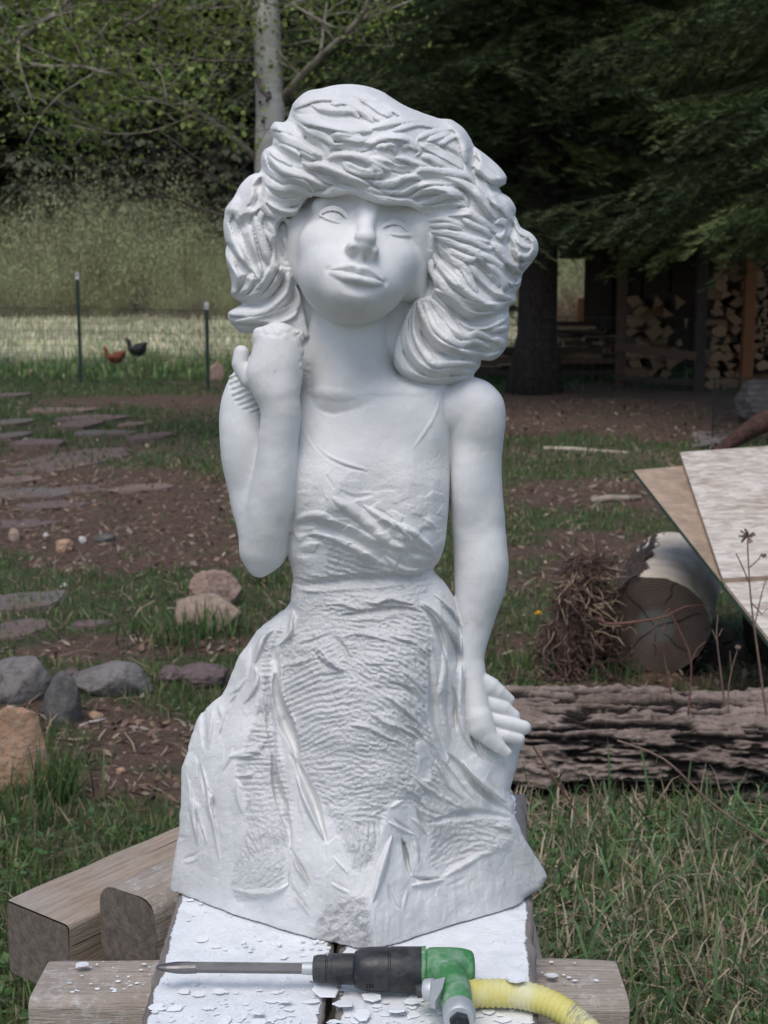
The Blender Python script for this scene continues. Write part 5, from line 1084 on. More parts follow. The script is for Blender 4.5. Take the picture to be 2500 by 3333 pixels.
# mouth
hcap([(0, -0.0630, 0.0975), (0, -0.0695, 0.0995)], [.0022, .0026], .005, sub=True)
hcap([(.0335, -0.0765, 0.0840), (.022, -0.0758, 0.0935), (.009, -0.0727, 0.0995), (0, -0.0747, 0.1005)], [.0020, .0036, .0045, .0045], .0022, mirror=True)
hcap([(.0325, -0.0785, 0.0835), (.021, -0.0847, 0.0920), (.009, -0.0887, 0.0978), (0, -0.0895, 0.0990)], [.0020, .0044, .0062, .0064], .0028, mirror=True)
hcap([(.0355, -0.0775, 0.0850), (.024, -0.0800, 0.0950), (.011, -0.0803, 0.1025), (0, -0.0823, 0.1040)], [.0006, .0007, .0008, .0008], .0016, sub=True, mirror=True)
hell((.0375, -0.0765, 0.0870), (.0035, .0035, .004), .005, sub=True, mirror=True)
hell((0, -0.1000, 0.1005), (.020, .0050, .0075), .008, sub=True)
B.f[hs] = smin(B.f[hs], (H * PX).astype(np.float32), 14)
B.ell((966, 790, 6), (34, 115, 36), 40)
B.ell((1366, 805, 46), (33, 165, 44), 44)
B.ell((1335, 925, -4), (44, 62, 50), 42)
# ears
for P_, R_ in (([(940, 800, 5), (945, 760, 12), (938, 724, 14), (918, 712, 10), (902, 735, 5), (900, 780, 5), (906, 830, 5)], [7, 8, 8, 8, 8, 8, 9]),
               ([(906, 830, 5), (920, 858, 12), (938, 862, 12), (948, 835, 8)], [9, 13, 12, 9]),
               ([(925, 780, 8), (936, 810, 10), (930, 840, 10)], [7, 8, 8])):
    B.chain(P_, R_, 3, step=6)
B.ell((925, 790, -18), (34, 80, 22), 6)
B.chain([(1408, 915, 20), (1403, 945, 24), (1380, 965, 22), (1358, 972, 14)], [13, 17, 18, 14], 6, step=6)
B.chain([(1375, 925, 25), (1390, 912, 27)], [9, 9], 4)
B.ell((1375, 935, 0), (40, 40, 22), 6)
# ---------------------------------------------------------------- hair: a windswept mass with carved locks
HAIR_OUT = [(937,382),(947,351),(970,321),(1004,297),(1048,289),(1085,279),(1139,274),(1193,281),(1254,304),(1315,341),(1382,368),(1429,384),(1468,390),(1510,419),(1534,456),(1545,478),(1585,508),(1625,544),(1649,578),(1645,600),(1625,613),(1632,628),(1659,645),(1679,679),(1682,713),(1695,742),(1723,754),(1747,780),(1753,814),(1740,848),(1699,898),(1696,929),(1680,956),(1684,978),(1659,1000),(1660,1040),(1657,1084),(1645,1138),(1618,1166),(1591,1173),(1563,1170),(1567,1189),(1545,1217),(1540,1238),(1490,1246),(1423,1257),(1369,1250),(1315,1227),(1283,1185),(1287,1124),(1301,1077),(1328,1016),(1352,976),
 (1400,960),(1412,920),(1392,870),(1396,800),(1392,735),(1363,688),(1327,670),(1242,664),(1188,648),(1134,634),(1090,643),(1015,640),(985,668),(962,702),(945,706),(908,720),(898,770),(905,850),(935,872),(950,870),(968,925),(985,980),(1000,1060),(1003,1100),(930,1090),(840,1085),(790,1085),(768,1072),(744,1045),(741,1016),(788,988),(770,978),(750,958),(754,922),(738,848),(731,800),(722,740),(731,686),(761,645),(781,605),(815,571),(846,557),(847,517),(859,486),(884,472),(888,449),(877,419),(896,397),(924,400)]
sH = poly_sdf(HAIR_OUT, step=12)
FACE_OPEN = [(962,702),(985,668),(1015,640),(1090,643),(1134,634),(1188,648),(1242,664),(1327,670),(1363,688),(1392,735),(1396,800),(1392,870),(1412,920),(1400,960),(1352,976),(1328,1016),(1301,1077),(1287,1124),(1283,1185),(1150,1250),(1003,1100),(985,980),(950,870),(905,850),(898,770),(908,720)]
sFO = poly_sdf(FACE_OPEN, step=12)
FH = rbf([(870,640,70),(1000,620,130),(1130,620,168),(1300,640,172),(1380,680,130),(1130,530,200),(1300,530,195),(950,540,130),(870,540,60),(1130,430,185),(1300,430,175),(970,420,110),(1450,500,130),
 (1100,330,110),(1250,350,120),(1430,430,90),(1139,285,40),(1510,430,40),(1500,600,130),(1600,560,40),(1600,640,80),(1660,700,35),(1735,800,10),(1450,750,130),(1550,850,130),(1650,900,60),(1420,850,98),(1405,760,112),(1450,950,110),(1550,1000,110),(1400,1050,80),
 (1340,1150,60),(1450,1150,105),(1600,1120,60),(1400,1225,88),(1500,1225,72),(735,750,-10),(800,650,20),(805,800,55),(880,740,55),(890,900,45),(780,950,35),(900,1000,20),(960,1000,0),(755,1030,15),(870,1060,25),(850,560,30),(1290,1120,40),(1340,1020,55),(960,700,70)], 8)
# R: broad rounding outside, crisp towards the face
RH = np.clip(9 + (sFO - 15) * .6, 9, 75).astype(np.float32)
RL = np.zeros(MX.shape, np.float32)          # relief
A_ = (700, 250, 2.765); B_ = (1200, 300, 2.765); C_ = (700, 700, 2.765); D_ = (1200, 750, 2.765)
HS = [(A_, """45 690,260 760,190 850,130 960,105 1060,110|42 980,100 1100,85 1230,90 1380,120 1500,190 1620,270|36 700,290 790,230 900,180 1040,175 1180,200 1280,260 1360,340 1430,410
|30 1060,160 1200,150 1330,190 1440,260 1540,330 1600,350|20 860,250 960,285 1080,310 1180,305|22 1040,240 1140,225 1220,240 1180,285|22 1130,330 1200,300 1260,320 1300,370|24 1280,270 1380,310 1470,370 1540,380
|40 700,330 760,380 880,400 1020,430 1180,455 1300,470 1420,480|30 690,350 740,430 820,490 930,520 1010,560 1060,620 1035,660|34 1020,550 1100,540 1200,550 1300,575 1380,570|26 860,440 960,440 1100,470 1240,500 1340,560
|42 520,470 570,440 640,460 740,500 800,550|38 540,510 640,560 760,610 860,660 960,720|26 720,530 790,590 880,650 960,700|24 760,660 830,700 910,740|30 1010,740 1100,705 1210,700 1330,730 1450,790 1580,820 1659,820
|32 780,770 860,800 960,800 1080,850 1200,910 1320,960 1420,1000|36 1140,770 1230,820 1330,860 1430,870 1485,845|20 490,660 560,720 640,760 700,800|30 490,720 530,800 600,850 700,880 820,900 920,950 1000,985
|28 445,680 440,750 460,830 530,880 620,940 730,930 830,980 900,1040|32 420,820 435,900 500,960 600,1010 700,1000 790,1030 880,1080|36 880,1060 1000,1060 1100,1020 1240,1010 1360,1060 1480,1110 1600,1130 1700,1130
|30 900,870 1000,920 1100,950 1220,960 1320,1000 1450,1040 1560,1060|30 430,960 450,1040 520,1100 620,1140 700,1130 800,1110|26 450,1080 520,1150 600,1200 680,1210 760,1180|26 1400,950 1500,960 1600,950 1690,940|22 1480,1010 1560,1040 1690,1040
|60 400,890 300,930 220,1010 140,1110 100,1200 95,1330|44 400,980 330,1060 260,1130 220,1220 230,1330|34 400,1100 350,1180 290,1240 270,1350|28 420,1060 430,1160 480,1230 540,1270|26 430,1200 400,1290 385,1380|22 1490,640 1560,620 1640,640
|30 560,630 640,650 720,690 760,740|26 1040,620 1160,625 1280,640 1400,640|24 1120,600 1260,610 1380,600 1500,560"""),
 (B_, """38 0,30 120,70 230,135 330,195 450,232 580,255|30 60,130 130,170 205,200|30 0,330 120,290 250,260 380,245 480,240 620,270 740,290|24 200,350 330,310 460,280 600,300 720,300|22 430,430 520,380 640,340 760,330
|22 520,440 620,400 740,360|22 640,480 720,420 790,390|36 660,255 760,290 835,370 880,480 915,600 920,690|28 780,320 830,420 855,520 885,640|46 950,510 1020,565 1110,645 1195,715 1215,780 1185,830|38 950,640 1020,690 1100,760 1170,820
|26 0,480 100,420 220,400 330,420 430,480 460,540 420,575|20 60,500 140,480 230,510 240,560|20 300,510 370,480 440,520|32 450,470 560,500 680,560 780,620 850,690|26 470,580 560,590 620,640 680,680|22 240,590 330,600 420,640 560,670
|28 0,590 120,620 240,680 350,690 440,670|34 0,690 70,690 100,725 50,760|30 300,700 440,700 600,710 760,730 900,760 960,830|28 0,790 100,830 220,830 330,770 440,760 560,780|34 440,740 600,770 700,790 850,830 960,900 1040,1000 1090,1100 1120,1180
|26 200,920 330,900 450,840 580,800 720,820 820,880|26 370,960 480,900 620,880 760,890 870,950 900,1030|26 390,1020 500,1000 620,960 740,930 830,960|36 0,940 120,965 260,995 360,1000 480,1060 600,1060 720,1040 830,1010
|36 960,760 1060,870 1120,960 1230,1050 1275,1130 1285,1200|34 1080,860 1160,900 1250,960 1300,1030 1300,1100|30 500,1100 650,1085 780,1080 900,1090 1000,1150 1080,1200 1160,1280|22 540,1150 660,1140 770,1170 860,1220|22 550,1200 680,1200 780,1210 870,1260
|26 570,1250 700,1270 840,1290 960,1330 1100,1350|26 840,1130 930,1190 1050,1240 1100,1310|28 1140,1180 1220,1170 1255,1230 1220,1300 1140,1290|30 1290,1130 1330,1170 1380,1250 1440,1280 1490,1310 1510,1370|24 130,640 0,650|26 950,870 1000,960 1050,1060"""),
 (D_, """26 600,60 700,90 820,140 940,180 1000,240 1040,330|26 560,10 700,20 820,60 940,90 1050,150 1130,170|30 700,170 800,220 900,260 975,255|30 620,100 660,190 760,270 850,330 930,470 980,560|32 900,310 960,370 1040,450 1120,520 1200,590 1290,620
|34 560,160 620,270 720,400 810,500 900,570 1000,640 1130,680|36 550,330 640,450 700,540 800,620 900,670 1060,690 1200,680 1325,632|30 1060,300 1130,350 1200,420 1225,500 1180,560|24 1080,400 1150,450 1195,510|36 1100,110 1200,190 1280,300 1350,420 1340,490
|28 960,180 1080,250 1200,330 1280,430 1290,520|32 1290,160 1350,230 1440,240 1495,180 1500,100 1450,50 1400,70|18 1320,60 1380,130 1450,150 1480,110|22 1310,300 1380,330 1440,290|42 600,530 700,600 800,680 900,750 1000,790 1150,770 1250,705
|30 560,620 640,720 740,830 820,930 900,960 980,930 1080,970 1130,1000|30 500,650 540,760 600,880 700,960 800,1020 880,1020 960,1000 1050,1040 1100,1070|38 440,640 480,780 540,930 640,1030 760,1090 900,1120 1050,1150 1140,1130 1190,1080|26 790,800 900,850 1010,870 1120,850 1230,810
|24 1100,900 1200,890 1240,870|26 1120,980 1190,1000 1205,1060|34 420,680 420,850 450,1000 520,1120 600,1200 740,1210 880,1200 1000,1210|34 370,700 325,850 325,1000 400,1150 480,1230 600,1290 740,1265 880,1265 950,1290|36 300,840 262,1000 272,1130 340,1250 440,1330 580,1365 740,1350 900,1330
|24 500,1080 560,1170 650,1200|26 900,180 1010,200|30 540,20 560,120 560,250|24 560,250 570,400 620,500"""),
 (C_, """34 90,0 110,150 150,250 220,350 290,420 320,500|36 105,270 120,380 155,500 185,620 165,710|38 230,0 280,120 320,250 350,400 390,520 400,610|26 130,180 200,300 260,400|34 350,0 400,150 440,280 480,400 520,430|34 430,130 500,200 560,330 520,480 440,620 330,730 220,745
|28 330,530 300,640 230,720|28 600,470 560,600 490,700 380,780 260,770|42 660,520 650,640 560,760 430,850 300,870 170,880 130,900|36 720,640 740,780 640,870 500,920 330,950 180,960|22 690,700 600,810 480,880|26 480,60 540,200 560,300|24 740,800 700,900 560,960 400,990""")]
_cx = np.zeros(MX.shape, np.float32); _cy = np.zeros(MX.shape, np.float32)
for (ox, oy, sc), txt in HS:
    for l in txt.replace('\n', '').split('|'):
        w, *p = l.split(); w = float(w) / sc * 1.28; pts = [tuple(map(float, q.split(','))) for q in p]; pts = T(ox, oy, sc, pts)
        stroke(RL, pts, w, w * 1.22, 'max', taper=.22, prof=2.2)
        P = catmull(pts, step=10.0); dT = np.gradient(P, axis=0)
        for (qx, qy), (tx, ty) in zip(P[::2], dT[::2]):
            a2 = 2 * math.atan2(ty, tx); i0, i1 = np.searchsorted(gx, [qx - 60, qx + 60]); j0, j1 = np.searchsorted(gy, [qy - 60, qy + 60])
            wgt = np.exp(-((MX[i0:i1, j0:j1] - qx) ** 2 + (MY[i0:i1, j0:j1] - qy) ** 2) / 350.0)
            _cx[i0:i1, j0:j1] += wgt * math.cos(a2); _cy[i0:i1, j0:j1] += wgt * math.sin(a2)
HANG = .5 * np.arctan2(blur2(_cy, 2), blur2(_cx, 2))
STR = blur2(lic(HANG, 16), 1)
# big forms: deep cuts between the masses of hair and swollen locks
BG_ = np.zeros(MX.shape, np.float32)
def bigs(sc, txt):
    for l in txt.split('|'):
        w, h, *p = l.split(); stroke(BG_, T(*sc, [tuple(map(float, q.split(','))) for q in p]), float(w) / sc[2], float(h), 'add', taper=.3)
bigs(A_, "50 -16 690,350 720,450 800,540 900,620 980,690|60 -12 620,420 680,380 700,300|70 12 980,130 1250,120 1500,220|60 -10 900,320 1100,360 1300,370 1450,430|70 10 760,380 1000,460 1250,510|50 -10 1040,650 1250,640 1450,640|50 -14 470,620 600,680 740,760 780,790|70 12 500,740 640,860 860,950 1000,1000|50 -12 800,840 960,880 1100,950 1300,1010|70 10 880,790 1150,880 1400,970|90 18 150,1050 110,1250|50 -26 420,900 400,1000 390,1100 330,1200|60 -14 420,1000 540,1110 700,1150 860,1110|60 -18 300,1250 250,1382")
bigs(B_, "50 -22 940,490 945,600 930,720|60 -16 520,480 660,530 780,600 860,700|90 16 750,300 880,420 920,600|50 -14 930,700 1050,830 1130,880 1200,850|60 -12 440,740 600,790 760,860 880,950 920,1050|60 -16 380,1080 560,1080 720,1060 900,1070|50 -14 880,640 1000,800 1100,1000 1150,1130|50 -16 1290,1150 1270,1250 1240,1382|80 14 450,860 650,860 850,930|90 14 980,800 1100,1000 1180,1150|50 -12 130,640 300,700 460,680|70 10 150,420 350,440")
bigs(D_, "60 -26 600,560 720,650 820,760 940,820 1100,800 1260,720|50 -22 420,680 450,850 520,1000 640,1080 800,1130 960,1170|50 -18 1230,310 1300,420 1380,410|50 -22 1240,60 1270,160 1330,300|90 16 640,260 800,440 960,600 1150,680|90 16 520,760 640,940 800,1060|90 14 380,900 460,1120 640,1260|60 -12 980,260 1050,400 1200,560|60 -14 600,60 640,200 700,330 800,480|60 -14 560,560 620,700 760,820 900,900")
bigs(C_, "60 -24 560,500 600,620 500,740 380,800 230,790|50 -20 100,250 180,420 260,520|50 -16 220,0 250,200 330,400 400,560|90 14 150,300 220,500 200,650|60 -14 540,200 560,350 600,470|80 12 430,450 380,650|50 -12 700,560 700,800 600,900 400,940")
RL = 17.0 * np.clip(RL / 16.0, 0, 1.15) ** .72
_l = lic(HANG, 30, seed=4)
FINE = -1.9 * np.exp(-(_l / .26) ** 2)
RL = RL + 1.65 * blur2(BG_, 2) + FINE
FHR = FH + RL - 11
HF = Field()
CORE = [(950,400),(1200,340),(1450,480),(1580,700),(1600,900),(1560,1050),(1420,1150),(1300,1180),(1200,1100),(1010,1130),(930,1085),(800,1070),(790,900),(770,700),(860,600)]
HF.slab(poly_sdf(CORE), rbf([(900,700,-12),(925,790,-22),(880,640,20),(930,900,-20),(960,1050,-35),(1000,1100,-60),(1385,750,112),(1388,850,85),(1385,940,0),(1340,1030,0),(1300,1130,0),(1150,800,20),(1150,500,60),(1500,800,20)], 4), 140, 30, Rb=60)
HF.slab(sH + 0 * RL - np.clip(RL - 4, -6, 5) * .3, FHR, 150, RH, Rb=90)
# ---------------------------------------------------------------- chest, bodice, skirt and rough block
def board_row(z, zb):
    """photo row at which the board top (height zb) shows at depth z of the grid"""
    Y = Y0 - z / PX; v = (zb - CAM_H) / Y       # v = (-ST+dy*CT)/(CT+dy*ST)
    dy = (v * CT + ST) / (CT - v * ST); return 1666.5 - dy * FPX
BOARD_Z = G(549, 2909, 0).z * 0 + (CAM_H + (-ST + ((1666.5 - 2909) / FPX) * CT) * 1.73 / (CT + ((1666.5 - 2909) / FPX) * ST))
TORSO = [(930,1330),(960,1270),(1010,1225),(1130,1215),(1290,1222),(1380,1232),(1440,1236),(1462,1262),(1466,1380),(1465,1500),(1462,1620),(1456,1700),(1448,1770),(1430,1825),(1407,1857),(1425,1885),(1450,1915),(1440,2060),(1000,2060),(952,1990),(950,1930),(955,1890),(948,1850),(935,1800),(930,1700),(925,1500)]
sT = poly_sdf(TORSO, step=14)
FT = rbf([(1200,1230,30),(1050,1260,30),(1400,1260,45),(1200,1330,75),(1330,1320,85),(1000,1350,50),(1200,1450,112),(1000,1450,78),(1430,1400,70),(1330,1450,112),(1070,1560,150),(1330,1560,158),(1200,1580,138),(1060,1650,165),(1200,1680,150),(1340,1680,180),
 (1440,1700,110),(1060,1730,135),(1180,1760,145),(1320,1770,172),(960,1700,80),(1000,1830,85),(1130,1830,108),(1260,1835,125),(1390,1840,105),(1200,1890,92),(1390,1885,70),(970,1890,50),(1200,1950,120),(1420,1960,70),(960,1960,50),(1440,1500,60)], 6)
E3 = (900, 1500, 2.765)
def dabs(M, spec, sc, k=1.0, mode='add', **kw):
    for l in spec.replace('\n', '').split('|'):
        w, h, *p = l.split(); pts = T(*sc, [tuple(map(float, q.split(','))) for q in p])
        ln = sum(math.dist(a, b) for a, b in zip(pts, pts[1:])); f = 1.0 if mode == 'max' else min(1.0, .35 + ln / 260)
        stroke(M, pts, float(w) / sc[2] * (1 if mode == 'max' else (1.1 if ln > 240 else .70)), float(h) * k * f, mode, **kw)
RT = np.zeros(MX.shape, np.float32)
# folds sweeping across the bodice, deep cut under the left breast, waist seam
dabs(RT, """60 16 500,330 640,420 780,520 900,640 1020,740 1150,800|50 14 780,400 900,480 1040,560 1180,660 1240,780|46 14 1100,560 1230,640 1340,740 1430,820|60 -14 150,600 300,560 420,590 560,620 700,680 850,770 960,850 1100,960|46 12 150,540 260,500 400,500 520,570 680,640 850,720 980,820
|60 -10 200,760 300,700 420,720|50 14 300,650 450,690 650,760 820,850 960,930|34 -14 270,680 420,700 600,780 760,860|46 14 960,850 1100,960 1250,1000 1390,970|60 -18 160,1110 400,1110 700,1080 950,1070 1200,1040 1380,990|50 -8 1150,700 1220,800 1350,860 1430,890
|40 -8 1250,650 1330,770 1440,800|30 6 1300,500 1420,580 1470,700|46 10 150,1170 400,1150 700,1120 950,1120 1200,1090|30 -7 880,420 1000,500 1100,620 1200,720|26 -6 440,120 520,250|40 -6 550,260 700,330 880,300""", E3)
dabs(RT, """10 -5 460,600 540,700 640,760 780,800|12 4 450,590 530,690 630,745 770,785|14 3 980,690 1080,540 1120,430|9 -3 1170,380 1165,560""", (680, 1000, 1.4813))
dabs(RT, """60 -8 500,420 560,470 640,500|50 10 470,400 600,420 700,430|70 5 760,400 900,380 1100,390|80 -7 620,300 660,380 700,400""", (680, 1000, 1.4813))
FT = FT + 1.15 * RT
# skirt and block
SK = [(952,1905),(950,1962),(930,1979),(880,2016),(835,2053),(825,2071),(800,2108),(777,2136),(744,2201),(728,2238),(714,2261),(663,2299),(632,2337),(614,2388),(606,2445),(590,2468),(575,2488),(573,2518),(577,2570),(581,2616),(577,2722),(570,2735),(566,2790),(561,2811),(555,2860),(549,2909),(552,3000),(560,3180),(1500,3200),(1700,3100),(1708,2925),(1757,2893),(1782,2856),(1770,2828),(1712,2738),(1690,2690),(1672,2649),(1675,2616),(1660,2575),(1676,2518),(1690,2455),(1706,2420),(1690,2330),(1640,2270),(1590,2240),(1560,2210),(1515,2140),(1510,2060),(1500,2000),(1482,1950),(1462,1915),(1438,1886),(1406,1858)]
sS = poly_sdf(SK, smooth=False)
FS = rbf([(960,1920,40),(1080,1910,85),(1200,1910,100),(1330,1900,95),(1420,1890,60),(960,1990,30),(1200,2000,135),(1400,1990,105),(1470,1990,60),(870,2060,0),(1000,2080,90),(1180,2100,170),(1350,2100,165),(1430,2100,110),(1480,2180,75),(1510,2150,30),
 (760,2220,-50),(850,2200,20),(900,2200,40),(1000,2200,130),(1200,2250,215),(1380,2250,170),(1450,2300,95),(1530,2300,40),(1600,2400,10),(1680,2350,-30),
 (650,2350,-70),(700,2400,-20),(800,2400,50),(890,2400,70),(980,2400,140),(1150,2400,235),(1300,2420,215),(1400,2420,160),(1460,2450,100),(1550,2500,70),(1650,2500,-10),
 (590,2550,-80),(680,2550,0),(800,2550,90),(890,2560,105),(960,2560,150),(1150,2600,245),(1300,2600,225),(1420,2600,150),(1500,2620,110),(1600,2640,40),(1680,2680,0),
 (580,2750,-85),(680,2750,5),(800,2750,125),(920,2750,190),(1050,2750,245),(1180,2750,280),(1300,2760,225),(1450,2760,130),(1600,2780,75),(1700,2800,-20),
 (560,2900,-90),(650,2900,-10),(800,2920,125),(950,2950,225),(1100,2950,300),(1200,2950,330),(1300,2960,280),(1450,2950,180),(1600,2900,90),(1760,2870,-60),
 (800,3040,110),(950,3060,215),(1100,3080,300),(1200,3090,338),(1320,3090,270),(1480,3040,160),(1670,2950,30),(560,3000,-90),(1750,2980,-60)], 3)
RS = np.zeros(MX.shape, np.float32)
L1 = (540, 1900, 2.765); L2 = (540, 2450, 2.765); L3 = (1050, 1900, 2.765); L4 = (1100, 2450, 2.37)
dabs(RS, """60 -32 985,800 990,950 1020,1100 1090,1280 1160,1450 1190,1659|46 -16 900,830 920,1000 940,1200 960,1450 980,1659|60 16 1050,700 1040,900 1090,1100 1180,1280|40 24 1150,230 1130,330 1110,450 1010,560|60 -16 960,560 980,700 990,800|40 -12 780,560 760,700 730,850
|50 22 980,400 880,480 830,600 800,720|50 16 800,740 820,860 780,960 700,1080|44 -16 640,1000 580,1100 520,1250 480,1400|40 16 590,1060 530,1200 480,1350|50 -10 350,1080 340,1280 350,1500|40 10 420,1130 400,1300 380,1500|36 12 480,1080 500,1200
|40 14 560,1000 640,940 720,850|50 12 200,1300 190,1500 170,1659|44 14 1340,560 1430,640 1520,740 1600,780|30 -12 1320,590 1400,700 1480,780|46 12 1050,740 1200,700 1330,660|40 -10 1200,560 1330,520 1450,460|70 12 560,1560 800,1500 900,1400""", L1, taper=.48)
dabs(RS, """44 -22 1110,0 1190,120 1270,290 1340,440 1400,650 1450,810|44 20 1170,200 1240,400 1340,620 1430,790|50 -24 960,0 980,200 1010,350 1060,520 1110,720 1120,850|36 -14 1110,840 1180,980 1240,1080 1310,1220|34 16 1130,880 1190,1040 1290,1200|30 -12 1110,1050 1130,1200 1240,1360 1310,1440
|30 14 1130,1240 1250,1400 1300,1480|30 -12 280,0 310,180 350,320 370,480|26 14 320,100 360,300 390,500 430,650 480,970|26 -12 370,320 430,420 440,640|30 16 400,320 420,470|30 14 180,180 220,330 240,520 270,700 300,850|24 -10 250,480 290,600 350,800|24 12 230,560 260,700 290,860|22 12 290,560 330,700 370,820
|30 -10 200,200 230,400 200,620|30 12 500,170 560,60 600,-40|24 -9 440,260 500,120|26 -9 150,960 260,920 300,880|24 8 150,990 250,970 320,900|30 10 620,220 740,200 820,160|44 10 640,240 650,400 690,560|24 -9 730,560 770,420|60 12 1000,400 1080,560 1100,700|20 9 1490,920 1560,1000 1659,1110|26 10 1470,1170 1560,1220 1659,1270
|20 -8 1500,1160 1659,1240|60 18 600,1230 800,1270 1000,1240 1110,1180|30 -6 1230,540 1290,560|26 -6 80,770 200,760""", L2, taper=.48)
dabs(RS, """50 -22 880,200 980,300 1050,440 1090,580 1110,680|46 24 900,170 1020,240 1130,360 1210,480 1270,640 1290,800|36 -12 1060,200 1150,260 1220,380|36 14 980,80 1090,160 1190,260 1250,380 1290,560|34 -12 1140,430 1200,560 1220,680 1200,800|40 12 1090,560 1100,760 1080,950 1090,1180 1150,1400
|36 -14 1160,900 1200,1060 1190,1200 1210,1350|40 16 1240,700 1250,900 1240,1100 1270,1300 1330,1440 1420,1560|36 -18 1300,800 1310,1000 1340,1250 1380,1450 1450,1560 1560,1640|40 -14 960,560 980,800 990,1000 1000,1200 1060,1400 1130,1600|40 -10 700,1260 840,1330 930,1450 1010,1600
|34 11 560,1000 680,1080 800,1180 900,1290|34 11 400,1140 560,1240 760,1320 880,1400|34 11 220,1270 400,1290 560,1370 780,1450|34 -10 590,880 740,930 860,1040 940,1150|34 10 700,780 820,860 900,960|34 10 620,470 800,520 900,600|34 10 820,640 900,700 960,760|34 10 160,490 300,450 460,470 600,520
|34 10 840,430 960,500 1000,600|40 14 350,150 480,170 600,130 700,150 840,190|36 -14 180,280 320,270 480,250 640,230 760,230 900,260|40 12 20,190 180,180 330,240|50 14 -60,640 60,700 200,790|34 -12 90,480 180,560 240,680 260,780""", L3, taper=.48)
dabs(RS, """40 -22 840,0 960,130 1080,260 1200,370 1340,470|44 24 960,60 1060,180 1180,290 1300,380|40 -12 760,0 840,130 960,280 1060,380|30 12 720,0 790,120 860,250 980,360|30 10 600,200 700,280 820,350 900,400|34 -10 500,200 580,330 680,440 800,480|30 10 440,180 560,300 640,420|60 22 420,640 340,900 270,1150
|34 -30 490,660 520,760 540,880 570,950|40 14 560,600 600,700 620,850|30 -20 560,960 700,980 790,960|34 18 560,1030 700,1000 830,980|30 14 380,530 480,580 600,640|26 -12 420,500 520,580 600,620|30 -14 600,400 640,520 700,640|34 14 560,500 640,560 700,640|30 12 400,430 520,360|50 12 820,960 950,880 1080,800 1220,760
|40 -14 700,540 900,490 1100,470 1340,510|50 12 1200,560 1330,580 1400,680|30 -10 380,1000 430,1160 500,1220|26 8 500,1220 540,1050|26 -6 820,1040 1000,960""", L4, taper=.48)
def facets(scale, amp, seed, sx=1.0, sy=1.0):
    """flat chisel facets: each cell a small tilted plane"""
    r = np.random.default_rng(seed); nx_, ny_ = int((GX1 - GX0) / (scale * sx)) + 2, int((GY1 - GY0) / (scale * sy)) + 2
    jx, jy = r.uniform(0, 1, (nx_ + 2, ny_ + 2)), r.uniform(0, 1, (nx_ + 2, ny_ + 2)); ta, tb, tc = r.normal(0, 1, (3, nx_ + 2, ny_ + 2))
    u, v = (MX - GX0) / (scale * sx), (MY - GY0) / (scale * sy); iu, iv = u.astype(int), v.astype(int); best = np.full(MX.shape, 9e9); out = np.zeros(MX.shape, np.float32)
    for a in (-1, 0, 1):
        for b in (-1, 0, 1):
            i, j = np.clip(iu + a, 0, nx_), np.clip(iv + b, 0, ny_); du, dv = u - (iu + a + jx[i, j]), v - (iv + b + jy[i, j]); d = du * du + dv * dv
            m = d < best; best[m] = d[m]; out[m] = (du * ta[i, j] + dv * tb[i, j] + .35 * tc[i, j])[m]
    return (out * amp).astype(np.float32)
# claw-chisel rows: combed ridges whose direction varies over the skirt
def ang_map(ctrl):
    C = np.array(ctrl, float); cx = np.zeros(MX.shape, np.float32); cy = cx.copy()
    for x, y, a in C:
        w = 1 / (((MX - x) ** 2 + (MY - y) ** 2) / 1e4 + .05) ** 2; cx += w * math.cos(2 * math.radians(a)); cy += w * math.sin(2 * math.radians(a))
    return (.5 * np.arctan2(cy, cx)).astype(np.float32)
# (x, y, angle of the ridge line in degrees, y down)
CA = ang_map([(1000,1920,8),(1200,1930,0),(1380,1910,-10),(1000,2000,0),(1200,2010,-4),(1340,2020,18),(1000,2100,-15),(1150,2090,-5),(1300,2100,12),(950,2120,-55),(1080,2130,-25),(1160,2160,40),(1000,2200,-25),(1100,2220,-20),(1250,2200,12),(1380,2170,45),(1000,2300,-22),(1100,2300,-18),(1250,2280,20),(1370,2270,40),
 (1000,2400,-28),(1080,2400,-22),(1200,2350,20),(1300,2380,32),(1390,2340,50),(1100,2480,-12),(1180,2460,18),(1300,2480,20),(1400,2480,38),(1010,2520,0),(1200,2560,-5),(1300,2560,8),(1400,2600,45),(1050,2620,30),(1180,2640,-6),(1060,2680,-55),(1200,2720,80),(1180,2800,84),
 (860,2060,5),(870,2200,0),(840,2300,85),(850,2400,5),(800,2440,0),(830,2550,2),(890,2600,0),(820,2650,5),(880,2720,80),(800,2760,60),(770,2840,-65),(850,2830,-60),(760,2900,0),(850,2910,3),(900,2850,-40),(1450,2600,50),(1500,2660,-18),(1440,2760,-35),(1400,2790,-38),(1560,2700,15),(1620,2730,22),(1500,2800,-25),(1580,2770,5)])
P1 = [(955,1890),(1200,1880),(1390,1860),(1400,1930),(1380,1960),(1420,2060),(1410,2180),(1400,2300),(1420,2400),(1450,2480),(1480,2560),(1540,2640),(1670,2660),(1680,2700),(1660,2760),(1600,2790),(1500,2820),(1430,2860),(1385,2800),(1390,2700),(1340,2640),(1280,2620),(1250,2690),(1215,2810),(1150,2830),(1100,2720),(1050,2640),(1010,2560),(970,2480),(935,2380),(905,2300),(890,2200),(870,2080),(930,2010)]
P2 = [(850,2060),(890,2060),(900,2300),(930,2480),(960,2600),(950,2700),(930,2880),(880,2930),(780,2950),(740,2890),(760,2780),(790,2700),(760,2520),(790,2420),(840,2260)]
msk = np.clip(-blur2(np.minimum(poly_sdf(P1), poly_sdf(P2)), 2) / 18, 0, 1)
for q, rr in (((1425, 2120), 30), ((1470, 2640), 0)): pass
smooth_patches = np.zeros(MX.shape, np.float32)
